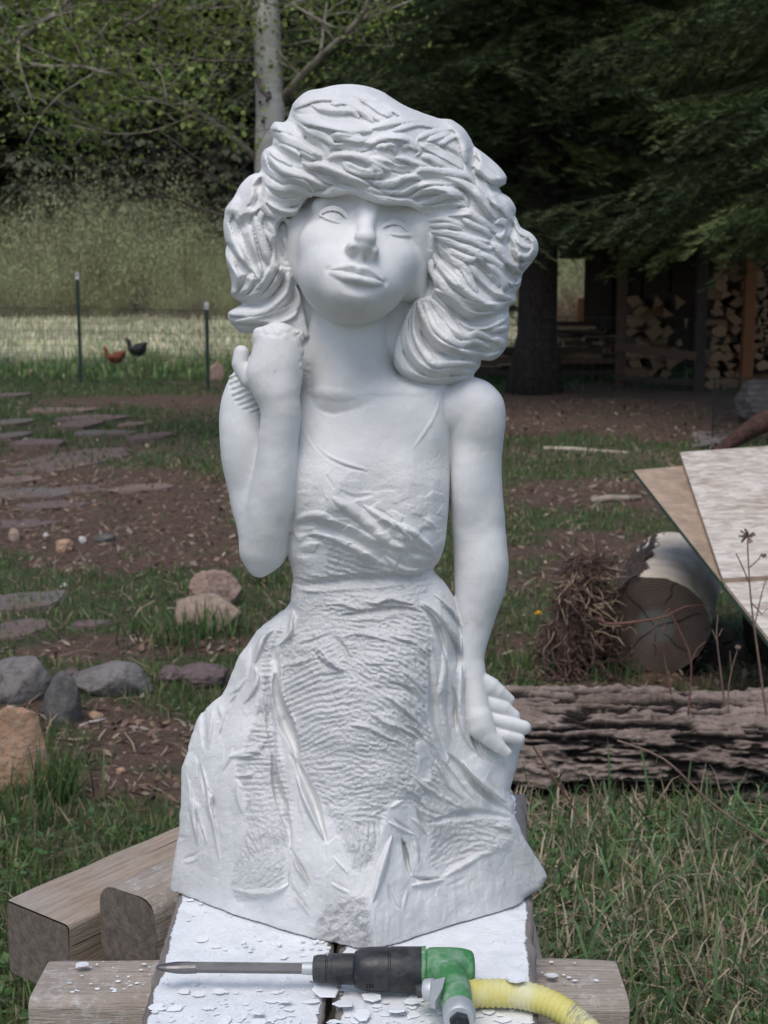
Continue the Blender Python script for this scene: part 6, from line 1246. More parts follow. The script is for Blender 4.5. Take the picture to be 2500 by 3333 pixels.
dabs(smooth_patches, "50 1 985,560 985,800 1000,1000 1060,1200 1130,1400 1180,1640|60 1 1150,230 1100,450 1000,560", L1, mode='max')
dabs(smooth_patches, "60 1 1170,100 1240,300 1330,560 1440,800|60 1 640,250 660,420 700,560", L2, mode='max')
dabs(smooth_patches, "70 1 880,1420 920,1540 960,1640", L3, mode='max')
dabs(smooth_patches, "60 1 600,40 640,120 700,200|80 1 560,420 600,600 640,820", L4, mode='max')
msk = msk * (1 - np.clip(smooth_patches * 2, 0, 1))
# Spot-noise comb: white noise smeared along the ridges, band-passed across them, gives broken irregular rows
def comb(ang, period, seed, length=9):
    r = np.random.default_rng(seed); k = 2 * math.pi / period
    out = np.zeros(MX.shape, np.float32); wsum = out.copy()
    # gabor splats aligned with the field
    n = int(MX.size / 9); ii = r.integers(0, NX, n); jj = r.integers(0, NY, n); m = msk[ii, jj] > .02; ii, jj = ii[m], jj[m]
    R = 6
    di, dj = np.meshgrid(np.arange(-R, R + 1), np.arange(-R, R + 1), indexing='ij'); di, dj = di.ravel(), dj.ravel()
    a = ang[ii, jj]; na, nb = -np.sin(a), np.cos(a)
    # global phase along each splat's own normal keeps neighbouring rows in step
    PHm = np.cos(ang) * MY - np.sin(ang) * MX
    X0, Y0_ = gx[ii], gy[jj]; ph = k * (na * X0 + nb * Y0_)
    for c in range(len(di)):
        I = np.clip(ii + di[c], 0, NX - 1); J = np.clip(jj + dj[c], 0, NY - 1); dx = gx[I] - X0; dy = gy[J] - Y0_
        u = dx * np.cos(a) + dy * np.sin(a); v = dx * na + dy * nb
        w = np.exp(-(u * u) / (2 * 11 ** 2) - (v * v) / (2 * 8 ** 2))
        np.add.at(out, (I, J), w * np.cos(k * v + ph)); np.add.at(wsum, (I, J), w)
    return out / (wsum + 1e-3)
CB = comb(CA, 18.5, 5)
CB = CB / (CB[msk > .5].std() + 1e-6); CB = np.tanh(CB * 1.1)
brk = .6 + .4 * vnoise(26, seed=8); gran = vnoise(9, seed=12, oct=2)
FSR = FS + 1.5 * RS + msk * (vnoise(95, sx=1.3, sy=.75, seed=81, oct=2) * 8.0) + (1 - msk) * vnoise(110, sx=.6, sy=1.6, seed=82, oct=2) * 5.0 + (1 - msk) * facets(48, 1.5, 71, .7, 1.6) + msk * facets(60, 1.5, 72, 1.3, .8) + msk * (np.tanh(CB * 1.6) * (3.3 * np.clip(.75 + .5 * vnoise(120, seed=4), .25, 1.3)) * np.clip(brk + .3, .3, 1.2) + gran * 2.2 + vnoise(45, sx=1.6, sy=.7, seed=9) * 3.2)
# quarry-rough patch at the front corner, fine saw lines on the block sides
rp = np.clip(-poly_sdf([(1050,2945),(1120,2915),(1195,2915),(1208,2960),(1212,3140),(1020,3140),(1010,3040)]) / 25, 0, 1)
FSR += rp * (vnoise(22, seed=21, oct=4) * 9 + vnoise(9, seed=22) * 3)
blk = np.clip((MY - 2800) / 80, 0, 1) * (1 - msk) * (1 - rp)
FSR += blk * (vnoise(10, sy=9, seed=23) * 1.0 + vnoise(60, seed=24) * 3)
FSR += (1 - msk) * vnoise(30, seed=25, oct=4) * 2.0
# bodice tool marks
m2 = np.clip(-poly_sdf([(1010,1745),(1030,1735),(1130,1790),(1250,1840),(1330,1865),(1390,1870),(1300,1920),(1100,1925),(960,1930),(965,1860),(1040,1860),(1060,1800)]) / 14, 0, 1)
_k = np.cos((MY - .28 * (MX - 1000) + vnoise(60, seed=31) * 8) * 2 * math.pi / 19) 
FT = FT + m2 * (_k * 3.6 * np.clip(.7 + .6 * vnoise(30, seed=32), .1, 1.3) + vnoise(10, seed=33) * 2.2) + vnoise(50, seed=34, oct=4) * 1.4
FT = FT + np.clip((MY - 1480) / 160, 0, 1) * (1 - m2) * facets(42, 2.6, 73, 1.3, .8)
m3 = np.clip((MY - 1600) / 120, 0, 1) * np.clip((1860 - MY) / 60, 0, 1) * (1 - m2)
FT = FT + m3 * (vnoise(46, sx=1.5, sy=.8, seed=35, oct=2) * 5.0 + np.clip(vnoise(30, sx=1.4, sy=.6, seed=36, oct=1), 0, 1) * 4)
DF = Field()
DF.slab(sT, FT, 120, 62, Rb=80)
RSm = np.where(MY > 2780, 16, 60 - 44 * np.clip((MY - 2500) / 280, 0, 1)).astype(np.float32)
RSm = np.minimum(RSm, np.where(MX > 1500, 38, 60)).astype(np.float32)
DF.slab(sS + np.clip(vnoise(30, seed=41), -1, 1) * 2, FSR, 150, RSm, k=14, Rb=60)
# carved toolmarks on the upper arm
mA = np.clip(-poly_sdf([(738,1178),(760,1165),(785,1215),(830,1275),(848,1300),(850,1345),(800,1340),(758,1300),(742,1240)]) / 6, 0, 1)
i0, i1 = np.searchsorted(gx, [725, 870]); j0, j1 = np.searchsorted(gy, [1150, 1360])
rel = mA * (3.5 * np.cos((MY + .42 * MX) * 2 * math.pi / 20) + vnoise(10, seed=44) * 2)
B.f[i0:i1, j0:j1, :] -= (rel[i0:i1, j0:j1, None] * ((gz > -60) & (gz < 42))).astype(np.float32)
B.f -= ((vnoise(75, seed=61, oct=3) * 1.8 * (1 - np.exp(-((MX - 1165) / 190) ** 2 - ((MY - 830) / 230) ** 2)))[:, :, None]).astype(np.float32)
# rough edges round the fist and along the neck/forearm seam
mB = np.clip(-poly_sdf([(960,1070),(1000,1090),(1015,1200),(1030,1330),(1000,1340),(975,1250),(968,1150)]) / 10, 0, 1) + np.clip(-poly_sdf([(805,1060),(980,1068),(985,1100),(930,1105),(810,1082)]) / 8, 0, 1)
i0, i1 = np.searchsorted(gx, [790, 1050]); j0, j1 = np.searchsorted(gy, [1040, 1350])
B.f[i0:i1, j0:j1, :] -= ((mB * (vnoise(24, seed=45, oct=3) * 5))[i0:i1, j0:j1, None] * (gz > 0)).astype(np.float32)
# ---------------------------------------------------------------- join and mesh
BODY, HAIR_, DRESS, BLOCK = 0, 1, 2, 3
fb, fh, fd = B.f, HF.f, DF.f
KK = 5 + 50 * np.clip((1340 - MY) / 60, 0, 1) * np.clip((1420 - MX) / 60, 0, 1) * np.clip((MX - 1010) / 50, 0, 1)
F = smin(smin(fb, fd, KK[:, :, None].astype(np.float32)), fh, 3)
yb = board_row(gz, BOARD_Z + 0.001)
F = np.maximum(F, gy[None, :, None] - yb[None, None, :])
F[0] = F[-1] = BIG; F[:, 0] = F[:, -1] = BIG; F[:, :, 0] = F[:, :, -1] = BIG
def surface_nets(F):
    I = F < 0
    S = np.zeros(tuple(n - 1 for n in F.shape), np.uint8)
    for a in (0, 1):
        for b in (0, 1):
            for c in (0, 1): S += I[a:a + NX - 1, b:b + NY - 1, c:c + NZ - 1]
    act = np.flatnonzero((S > 0) & (S < 8)); del S
    sh = (NX - 1, NY - 1, NZ - 1); i, j, k = np.unravel_index(act, sh)
    cor = {}
    for a in (0, 1):
        for b in (0, 1):
            for c in (0, 1): cor[(a, b, c)] = F[i + a, j + b, k + c]
    acc = np.zeros((len(act), 3)); cnt = np.zeros(len(act))
    for ax in range(3):
        for p in (0, 1):
            for q in (0, 1):
                c0 = [p, q]; c0.insert(ax, 0); c1 = [p, q]; c1.insert(ax, 1)
                f0, f1 = cor[tuple(c0)], cor[tuple(c1)]; m = (f0 < 0) != (f1 < 0)
                t = np.where(m, f0 / np.where(m, f0 - f1, 1), 0)
                for d in range(3):
                    acc[:, d] += np.where(m, t if d == ax else c0[d], 0)
                cnt += m
    V = acc / cnt[:, None] + np.stack([i, j, k], 1)
    quads = []
    st = [sh[1] * sh[2], sh[2], 1]
    for ax in range(3):
        s0 = [slice(1, n - 1) for n in F.shape]; s1 = list(s0); s0[ax] = slice(0, F.shape[ax] - 1); s1[ax] = slice(1, F.shape[ax])
        # edges along ax between sample p and p+1; the four cells around it
        A, C = I[tuple(s0)], I[tuple(s1)]
        e = np.flatnonzero(A != C); p = list(np.unravel_index(e, A.shape)); flip = A.ravel()[e]
        for d in range(3):
            if d != ax: p[d] = p[d] + 1
        u, v = (ax + 1) % 3, (ax + 2) % 3
        base = p[0] * st[0] + p[1] * st[1] + p[2] * st[2]
        Q = np.stack([base - st[u] - st[v], base - st[v], base, base - st[u]], 1)
        Q[~flip] = Q[~flip][:, ::-1]
        quads.append(np.searchsorted(act, Q.ravel()).reshape(-1, 4))
    return V, np.concatenate(quads), (i, j, k)
V, Q, (ci, cj, ck) = surface_nets(F)
lab = np.argmin(np.stack([fb[ci, cj, ck], fh[ci, cj, ck], fd[ci, cj, ck]]), 0)
PXY = np.stack([np.interp(V[:, a], np.arange(len(g)), g) for a, g in enumerate((gx, gy, gz))], 1)
lab = np.where((lab == 2) & (PXY[:, 1] < 1560) & (PXY[:, 1] < 1450 + 60 * np.sin((PXY[:, 0] - 960) / 160.)), 0, lab)
lab = np.where((lab == 2) & (PXY[:, 1] > 2930 - 0 * PXY[:, 0]), 3, lab)
del F, HF, DF, fh, fd, fb, B
# to world
Yw = Y0 - PXY[:, 2] / PX; dxr = (PXY[:, 0] - 1250) / FPX; dyr = (1666.5 - PXY[:, 1]) / FPX; tt = Yw / (CT + dyr * ST)
VW = np.stack([dxr * tt, Yw, CAM_H + (-ST + dyr * CT) * tt], 1)
# light smoothing, then shared vertex normals
def smooth_mesh(VW, Q, it=2, lam=.5):
    for _ in range(it):
        s = np.zeros_like(VW); c = np.zeros(len(VW))
        for a in range(4):
            b = (a + 1) % 4
            for d in range(3): s[:, d] += np.bincount(Q[:, a], VW[Q[:, b], d], len(VW)) + np.bincount(Q[:, b], VW[Q[:, a], d], len(VW))
            c += np.bincount(Q[:, a], minlength=len(VW)) + np.bincount(Q[:, b], minlength=len(VW))
        VW = VW + lam * (s / np.maximum(c, 1)[:, None] - VW)
    return VW
VW = smooth_mesh(VW, Q, 1, .18)
fn = np.cross(VW[Q[:, 2]] - VW[Q[:, 0]], VW[Q[:, 3]] - VW[Q[:, 1]])
if (fn[:, 1] * (PXY[Q[:, 0], 2] > 150)).sum() > 0: Q = Q[:, ::-1]; fn = -fn
VN = np.zeros_like(VW)
for a in range(4):
    for d in range(3): VN[:, d] += np.bincount(Q[:, a], fn[:, d], len(VW))
VN /= np.linalg.norm(VN, axis=1)[:, None] + 1e-12
print('statue verts', len(VW), 'quads', len(Q))
# marble material
mm = Nodes('white_marble', 0.55)
blot = mm.noise(9, 6, .65, dist=.4); fine = mm.noise(700, 3, .7); mid = mm.noise(300, 4, .75); cloud = mm.noise(3.5, 5, .6, dist=.8); grit = mm.noise(120, 5, .75); scr = mm.noise(60, 4, .8, co=mm.mapping((1, 1, .12), rot=(0, .5, 0)))
c = mm.mix(mm.ramp(blot, [(.40, 0.0), (.66, .85)]), (.76, .76, .755), (.62, .615, .60))
c = mm.mix(mm.ramp(cloud, [(.45, 0.0), (.72, .6)]), c, (.54, .545, .545))
c = mm.mix(mm.ramp(scr, [(.56, 0.0), (.70, .35)]), c, (.80, .80, .80))
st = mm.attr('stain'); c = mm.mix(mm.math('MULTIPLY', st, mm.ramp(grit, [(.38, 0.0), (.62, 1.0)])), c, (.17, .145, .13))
du = mm.attr('dust'); c = mm.mix(mm.math('MULTIPLY', du, mm.ramp(grit, [(.35, .2), (.6, .9)])), c, (.80, .80, .80))
rgh = mm.attr('rough'); hgt = mm.math('ADD', mid, mm.math('MULTIPLY', grit, 1.4))
nb = mm.bump(fine, .0005, .30); nb = mm.bump(hgt, .0030, mm.math('ADD', mm.math('MULTIPLY', rgh, .85), .15), nb)
MARBLE = mm.done(c, nb)
x, y = PXY[:, 0], PXY[:, 1]
gi = np.clip(np.searchsorted(gx, x), 0, NX - 1); gj = np.clip(np.searchsorted(gy, y), 0, NY - 1)
A_msk = np.where(lab >= 2, np.maximum(msk[gi, gj], m2[gi, gj]), 0)
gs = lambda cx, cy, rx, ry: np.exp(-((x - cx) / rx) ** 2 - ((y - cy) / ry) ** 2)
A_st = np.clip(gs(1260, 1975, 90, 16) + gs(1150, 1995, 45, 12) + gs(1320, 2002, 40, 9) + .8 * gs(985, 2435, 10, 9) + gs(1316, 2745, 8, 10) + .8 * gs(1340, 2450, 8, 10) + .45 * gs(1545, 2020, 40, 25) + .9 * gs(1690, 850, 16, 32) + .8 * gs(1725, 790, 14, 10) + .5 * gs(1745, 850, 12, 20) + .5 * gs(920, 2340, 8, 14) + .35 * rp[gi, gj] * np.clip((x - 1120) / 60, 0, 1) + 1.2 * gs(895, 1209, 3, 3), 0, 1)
ROOT = empty('marble_sculpture', (0.0, Y0, BOARD_Z + .001))
tag(ROOT, 'unfinished white marble sculpture of a woman with windswept hair on the painted boards', 'sculpture')
fl = lab[Q].max(1)
names = {0: 'figure', 1: 'hair', 2: 'dress', 3: 'stone_block'}
for L in range(4):
    qs = Q[fl == L]
    if not len(qs): continue
    u, inv = np.unique(qs, return_inverse=True); inv = inv.reshape(-1, 4)
    o = mesh_obj(names[L], VW[u] - np.array(ROOT.location), inv.astype(np.int32), MARBLE, ROOT, smooth=True)
    me = o.data
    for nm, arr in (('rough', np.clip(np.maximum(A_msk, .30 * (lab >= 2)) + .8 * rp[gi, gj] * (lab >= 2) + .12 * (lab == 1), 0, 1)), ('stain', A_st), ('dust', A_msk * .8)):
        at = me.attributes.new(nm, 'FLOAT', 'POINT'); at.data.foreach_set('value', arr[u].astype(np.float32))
    me.normals_split_custom_set_from_vertices([tuple(v) for v in VN[u]])
del V, Q, VW, VN, fn, PXY
# ================================================================ CRIB OF TIMBERS, PAINTED BOARDS, AIR HAMMER
BZ = BOARD_Z; TB = .042
def timber(name, c, size, rz, mat, endm, lab, ch=.018, cat='timber', seed=1, rot3=None):
    """long squared timber along X with worn edges and its own end faces"""
    L, w, h = size; root = empty(name, c, rz); tag(root, lab, cat)
    r = random.Random(seed); nseg = 40; prof = []
    k = 4
    for sx, sy, a0 in ((1, 1, 0), (-1, 1, 90), (-1, -1, 180), (1, -1, 270)):
        for i in range(k + 1): a = math.radians(a0 + 90 * i / k); prof.append((sx * (w / 2 - ch) + ch * math.cos(a), sy * (h / 2 - ch) + ch * math.sin(a)))
    V_, F_ = [], []; m = len(prof)
    for s in range(nseg + 1):
        x = -L / 2 + L * s / nseg
        for j, (y, z) in enumerate(prof):
            n_ = mnoise.fractal(Vector((x * 2.2 + seed, y * 22, z * 22)), 1, 2, 3) * .0045 + mnoise.noise(Vector((x * 9, y * 60, z * 60 + seed))) * .0012
            q = 1 + n_ / max(w, h) * 2; e = .985 if s in (0, nseg) else 1; V_.append((x, y * q * e, z * q * e))
    for s in range(nseg):
        for j in range(m): F_.append((s * m + j, (s + 1) * m + j, (s + 1) * m + (j + 1) % m, s * m + (j + 1) % m))
    o = mesh_obj('beam', V_, [f[::-1] for f in F_], mat, root, smooth=True)
    for sg in (-1, 1):
        x = sg * (L / 2 + .0005); e = [(x, y * .985, z * .985) for y, z in prof]; mesh_obj('end_grain', e, [tuple(range(m)) if sg > 0 else tuple(range(m))[::-1]], endm, o)
    return root
def timbers():
    n = Nodes('weathered_timber', .85); g = n.noise(7, 6, .7, co=n.mapping((1, 16, 16)), dist=.25); f = n.noise(30, 4, .7, co=n.mapping((.6, 12, 12))); b = n.noise(5, 4); cr = n.noise(5, 2, .4, co=n.mapping((.5, 30, 30)))
    c = n.mix(n.ramp(g, [(.3, 0.0), (.7, 1.0)]), (.28, .21, .155), (.54, .43, .33)); c = n.mix(n.ramp(b, [(.42, 0.0), (.68, .7)]), c, (.45, .42, .385)); c = n.mix(n.ramp(f, [(.55, 0.0), (.72, .6)]), c, (.17, .125, .095)); c = n.mix(n.ramp(cr, [(.70, 0.0), (.74, .9)]), c, (.035, .025, .02)); T1 = n.done(c, n.bump(n.math('ADD', g, f), .005, .9))
    n = Nodes('grey_timber', .85); g = n.noise(7, 6, .7, co=n.mapping((1, 16, 16)), dist=.25); f = n.noise(30, 4, .7, co=n.mapping((.6, 12, 12))); b = n.noise(9, 4); du = n.noise(45, 4, .8)
    c = n.mix(n.ramp(g, [(.3, 0.0), (.7, 1.0)]), (.30, .25, .205), (.50, .43, .37)); c = n.mix(n.ramp(f, [(.55, 0.0), (.72, .6)]), c, (.14, .11, .09)); c = n.mix(n.ramp(du, [(.52, 0.0), (.68, .8)]), c, (.58, .57, .56)); T2 = n.done(c, n.bump(n.math('ADD', g, f), .004, .9))
    n = Nodes('timber_end_grain', .9); co = n.mapping((0, 1, 1), loc=(0, .01, -.055)); ln = n.n('ShaderNodeVectorMath', operation='LENGTH'); n.t.links.new(co, ln.inputs[0]); wv = n.math('SINE', n.math('MULTIPLY', n.math('ADD', ln.outputs['Value'], n.math('MULTIPLY', n.noise(16, 4), .016)), 640.0)); a = n.noise(75, 5, .75)
    c = n.mix(n.ramp(a, [(.35, 0.0), (.65, 1.0)]), (.10, .080, .066), (.20, .165, .14)); c = n.mix(n.math('MULTIPLY', n.ramp(wv, [(.2, 0.0), (.8, 1.0)]), .15), c, (.060, .048, .040)); E1 = n.done(c, n.bump(a, .002, .5))
    # cross timber under the near end of the boards
    zt = BZ - TB; timber('timber', ((-.415 + .287) / 2, 1.592, zt - .0575), (.702, .115, .112), 0, T2, E1, 'grey cross timber under the near ends of the painted boards', .016, seed=1)
    # the two timbers pointing back behind the left board
    d = Vector((.6, .8, 0)); nrm = Vector((.8, -.6, 0)); ang = math.atan2(.8, .6)
    def by_corner(tl, w, L, top, h, mat, lab, ch, seed): c = Vector((tl.x, tl.y, 0)) + nrm * w / 2 + d * L / 2; c.z = top - h / 2; return timber('timber', c, (L, w, h), ang, mat, E1, lab, ch, seed=seed)
    by_corner(G(22, 2932, .585), .135, .80, .585, .112, T1, 'brown squared timber sticking out farthest to the left', .007, 2)
    by_corner(G(322, 2868, zt - .003), .112, .60, zt - .003, .115, T2, 'grey timber with round worn corners and dark end grain next to the brown one', .030, 3)
    # lower courses of the crib (mostly hidden)
    timber('timber', (-.02, 1.90, zt - .0575), (.42, .115, .112), 0, T2, E1, 'grey cross timber under the far ends of the painted boards', .012, seed=9) if False else None
    for i, (c, L, rz, lab) in enumerate([((-.22, 2.10, .585 - .112 - .058), .40, 0, 'timber lying across under the two slanting timbers'), ((.17, 1.80, zt - .115 - .058), .62, math.pi / 2, 'timber of the second course under the right board'), ((-.20, 1.70, .585 - .112 - .118 - .055), .62, math.pi / 2, 'timber of the third course under the left board'), ((.0, 1.62, .585 - .112 - .24 - .04), .7, 0, 'low timber of the crib near the front')]): timber('timber', c, (L, .115, .113), rz, T2, E1, lab, .012, seed=20 + i)
    return T1, T2, E1
T1, T2, E1 = timbers()
rest = [(-.18, 1.66, 1), (.17, 1.62, 2), (.17, 2.0, 3), (-.2, 2.05, 4)]
for x, y, s in rest: timber('timber', (x, y + .01, .115), (.30, .115, .225), math.pi / 2, T2, E1, 'short upright block at the foot of the crib, %s' % {1: 'front left', 2: 'front right', 3: 'back right', 4: 'back left'}[s], .01, seed=30 + s)
# ---- painted boards
def painted_mat():
    n = Nodes('peeling_white_paint', .6); n1 = n.noise(11, 6, .65); n2 = n.noise(60, 5, .7); wob = n.n('ShaderNodeMix', data_type='VECTOR'); n3 = n.vor(16, 'DISTANCE_TO_EDGE', co=n.mapping((1, .7, 1))); n4 = n.vor(70, 'F1', out='Color', co=n.mapping((1, .8, 1))); n5 = n.noise(24, 5, .75, dist=1.5); ed = n.attr('edge'); w = n.noise(6, 4, .6, co=n.mapping((12, 1, 12)))
    wood = n.mix(n.ramp(w, [(.3, 0.0), (.7, 1.0)]), (.13, .11, .10), (.30, .27, .25)); pt = n.mix(n.ramp(n1, [(.35, 0.0), (.65, 1.0)]), (.70, .73, .76), (.80, .815, .83)); pt = n.mix(n.ramp(n3, [(.0, .06), (.01, 0.0)]), pt, (.5, .52, .54))
    k = n.math('ADD', n.math('MULTIPLY', ed, .55), n.math('MULTIPLY', n1, .85)); k = n.math('ADD', k, n.math('MULTIPLY', n2, .25)); c = n.mix(n.ramp(k, [(.90, 0.0), (.93, 1.0)]), pt, wood)
    lay = n.math('SNAP', n5, .07); c = n.mix(n.ramp(n.noise(70, 4, .8), [(.66, 0.0), (.72, .5)]), c, (.38, .38, .38)); return n.done(c, n.bump(n.math('ADD', n.ramp(k, [(.88, 1.0), (.94, 0.0)]), n.math('ADD', n.math('MULTIPLY', n2, .35), n.math('MULTIPLY', lay, 5.0))), .0022, .9))
PM_ = painted_mat()
def board(c0, c1, lab, seed, nx=40, ny=130):
    """c0: near left, near right; c1: far left, far right (x, y)"""
    (ax, ay), (bx, by) = c0; (cx, cy), (dx, dy) = c1; u = np.linspace(0, 1, nx); v = np.linspace(0, 1, ny); U, V_ = np.meshgrid(u, v, indexing='ij')
    jx = lambda v: .0025 * wnoise(v * 9, v * 0 + seed, .35, seed, 3)
    X = (ax * (1 - U) + bx * U) * (1 - V_) + (cx * (1 - U) + dx * U) * V_; Y = (ay * (1 - U) + by * U) * (1 - V_) + (cy * (1 - U) + dy * U) * V_
    X = X + np.where(U == 0, -1, np.where(U == 1, 1, 0)) * jx(V_); e = np.minimum(U, 1 - U) * (bx - ax); ev = np.clip(1 - e / .016, 0, 1)
    cup = -.0030 * np.clip(1 - e / .008, 0, 1) ** 2; Z = BZ - .0012 + cup + .0006 * wnoise(X, Y, .03, seed, 3) - .0016 * (wnoise(X, Y, .02, seed + 1, 2) > .45)
    top = np.stack([X, Y, Z], -1).reshape(-1, 3); idx = np.arange(nx * ny).reshape(nx, ny); Q_ = np.stack([idx[:-1, :-1], idx[1:, :-1], idx[1:, 1:], idx[:-1, 1:]], -1).reshape(-1, 4)
    ring = np.concatenate([idx[:, 0], idx[-1, 1:], idx[-2::-1, -1], idx[0, -2:0:-1]]); b0 = len(top); bot = top[ring].copy(); bot[:, 2] = BZ - TB; k = len(ring); j = np.roll(np.arange(k), -1)
    Qs = np.stack([ring, b0 + np.arange(k), b0 + j, ring[j]], -1); V2 = np.concatenate([top, bot]); o = mesh_obj('board', V2, np.concatenate([Q_, Qs]), PM_, smooth=False)
    me = o.data; me.polygons.foreach_set('use_smooth', np.arange(len(me.polygons)) < len(Q_)); at = me.attributes.new('edge', 'FLOAT', 'POINT'); side = np.concatenate([(ev + .18 * (X < -.2) * np.clip(1 - e / .03, 0, 1) + .5 * (V_ > .74)).ravel(), np.full(k, .8)]); at.data.foreach_set('value', side.astype(np.float32)); tag(o, lab, 'board'); return o
board(((-.2600, 1.20), (-.0715, 1.20)), ((-.272, 2.02), (-.0470, 2.02)), 'left white painted board with peeling paint along its outer edge', 3)
board(((-.0570, 1.20), (.1505, 1.20)), ((-.0440, 2.09), (.2185, 2.09)), 'right white painted board whose bare grey far end shows behind the block', 4)
# ---- marble chips
def chips():
    m = simple_mat('marble_chip', (.76, .78, .80), .6, 80, .06); r = random.Random(21); mb = MB()
    def flake(mb, x, y, s, z=None, th=.0018, tilt=.15):
        n = r.randint(6, 9); a0 = r.uniform(0, 6.28); tx, ty = r.gauss(0, tilt), r.gauss(0, tilt); z = BZ - .0004 if z is None else z; top = []; el = r.uniform(.5, 1)
        for k in range(n): a = a0 + 6.283 * k / n; q = s * r.uniform(.72, 1.12); px, py = math.cos(a) * q, math.sin(a) * q * el; top.append((x + px, y + py, z + th + .0003 + max(0, px * tx + py * ty + s * (abs(tx) + abs(ty)) * .8)))
        bot = [(p[0] * 1 + (p[0] - x) * .06, p[1] + (p[1] - y) * .06, p[2] - th) for p in top]; mb.add(top + bot, [tuple(range(n))] + [(n + k, n + (k + 1) % n, (k + 1) % n, k) for k in range(n)])
    cnt = 0
    while cnt < 260:
        y = 1.40 + .34 * r.random() ** 1.5; x = r.uniform(-.255, .155)
        if y > 1.57 and abs(x) < .17 and y > 1.58 + abs(x + .01) * .75: continue
        if -.072 < x < -.057: continue
        if x > .0 and y > 1.5 and r.random() < .85: continue
        if y > 1.50 and r.random() < .7: continue
        flake(mb, x, y, .0014 + .008 * r.random() ** 3.0, None, .0005, .05); cnt += 1
    for i in range(40): flake(mb, r.uniform(-.38, -.28) if r.random() < .6 else r.uniform(.18, .27), r.uniform(1.55, 1.63), r.uniform(.001, .0035), BZ - TB + .0005, .0004, .05)
    for i in range(14): flake(mb, r.uniform(-.17, -.06), 1.57 + r.uniform(.0, .03), .003)
    o = mb.build('marble_chips', m); tag(o, 'fine white marble chips strewn over the painted boards', 'chips', kind='stuff')
    big = [(1062, 3238, .020), (1120, 3285, .017), (1215, 3258, .016), (1290, 3300, .014), (1345, 3272, .012), (930, 3270, .012), (1180, 3318, .013), (840, 3310, .010)]
    labs = ['marble flake poking out under the black nose of the air hammer', 'marble flake over the gap between the two painted boards', 'marble flake under the middle of the black barrel', 'marble flake at the lower edge right of the board gap', 'marble flake beside the black throttle button', 'marble flake on the left board below the chisel shank', 'marble flake at the bottom edge next to the board gap', 'small marble flake on the left board below the chisel, leftmost of the larger ones']
    for (px, py, s), lb in zip(big, labs):
        p = G(px, py, BZ); b = MB(); flake(b, 0, 0, s * .8, 0, .0014, .08); o = b.build('marble_flake', m); o.location = (p.x, p.y, BZ + .0035); tag(o, lb, 'marble flake', 'large marble flakes in front of the air hammer')
    p = G(1672, 3255, BZ); b = MB(); flake(b, 0, 0, .012, 0, .003, .2); o = b.build('marble_flake', m); o.location = (p.x, p.y - .02, BZ + .034); tag(o, 'marble flake perched on the yellow hose', 'marble flake')
    for (px, py, lab) in ((268, 3155, 'marble flake on the grey cross timber left of the boards'), (1795, 3190, 'marble flake on the grey cross timber right of the boards')):
        p = G(px, py, BZ - TB); b = MB(); flake(b, 0, 0, .008, 0, .002, .1); o = b.build('marble_flake', m); o.location = (p.x, p.y, BZ - TB + .004); tag(o, lab, 'marble flake')
chips()
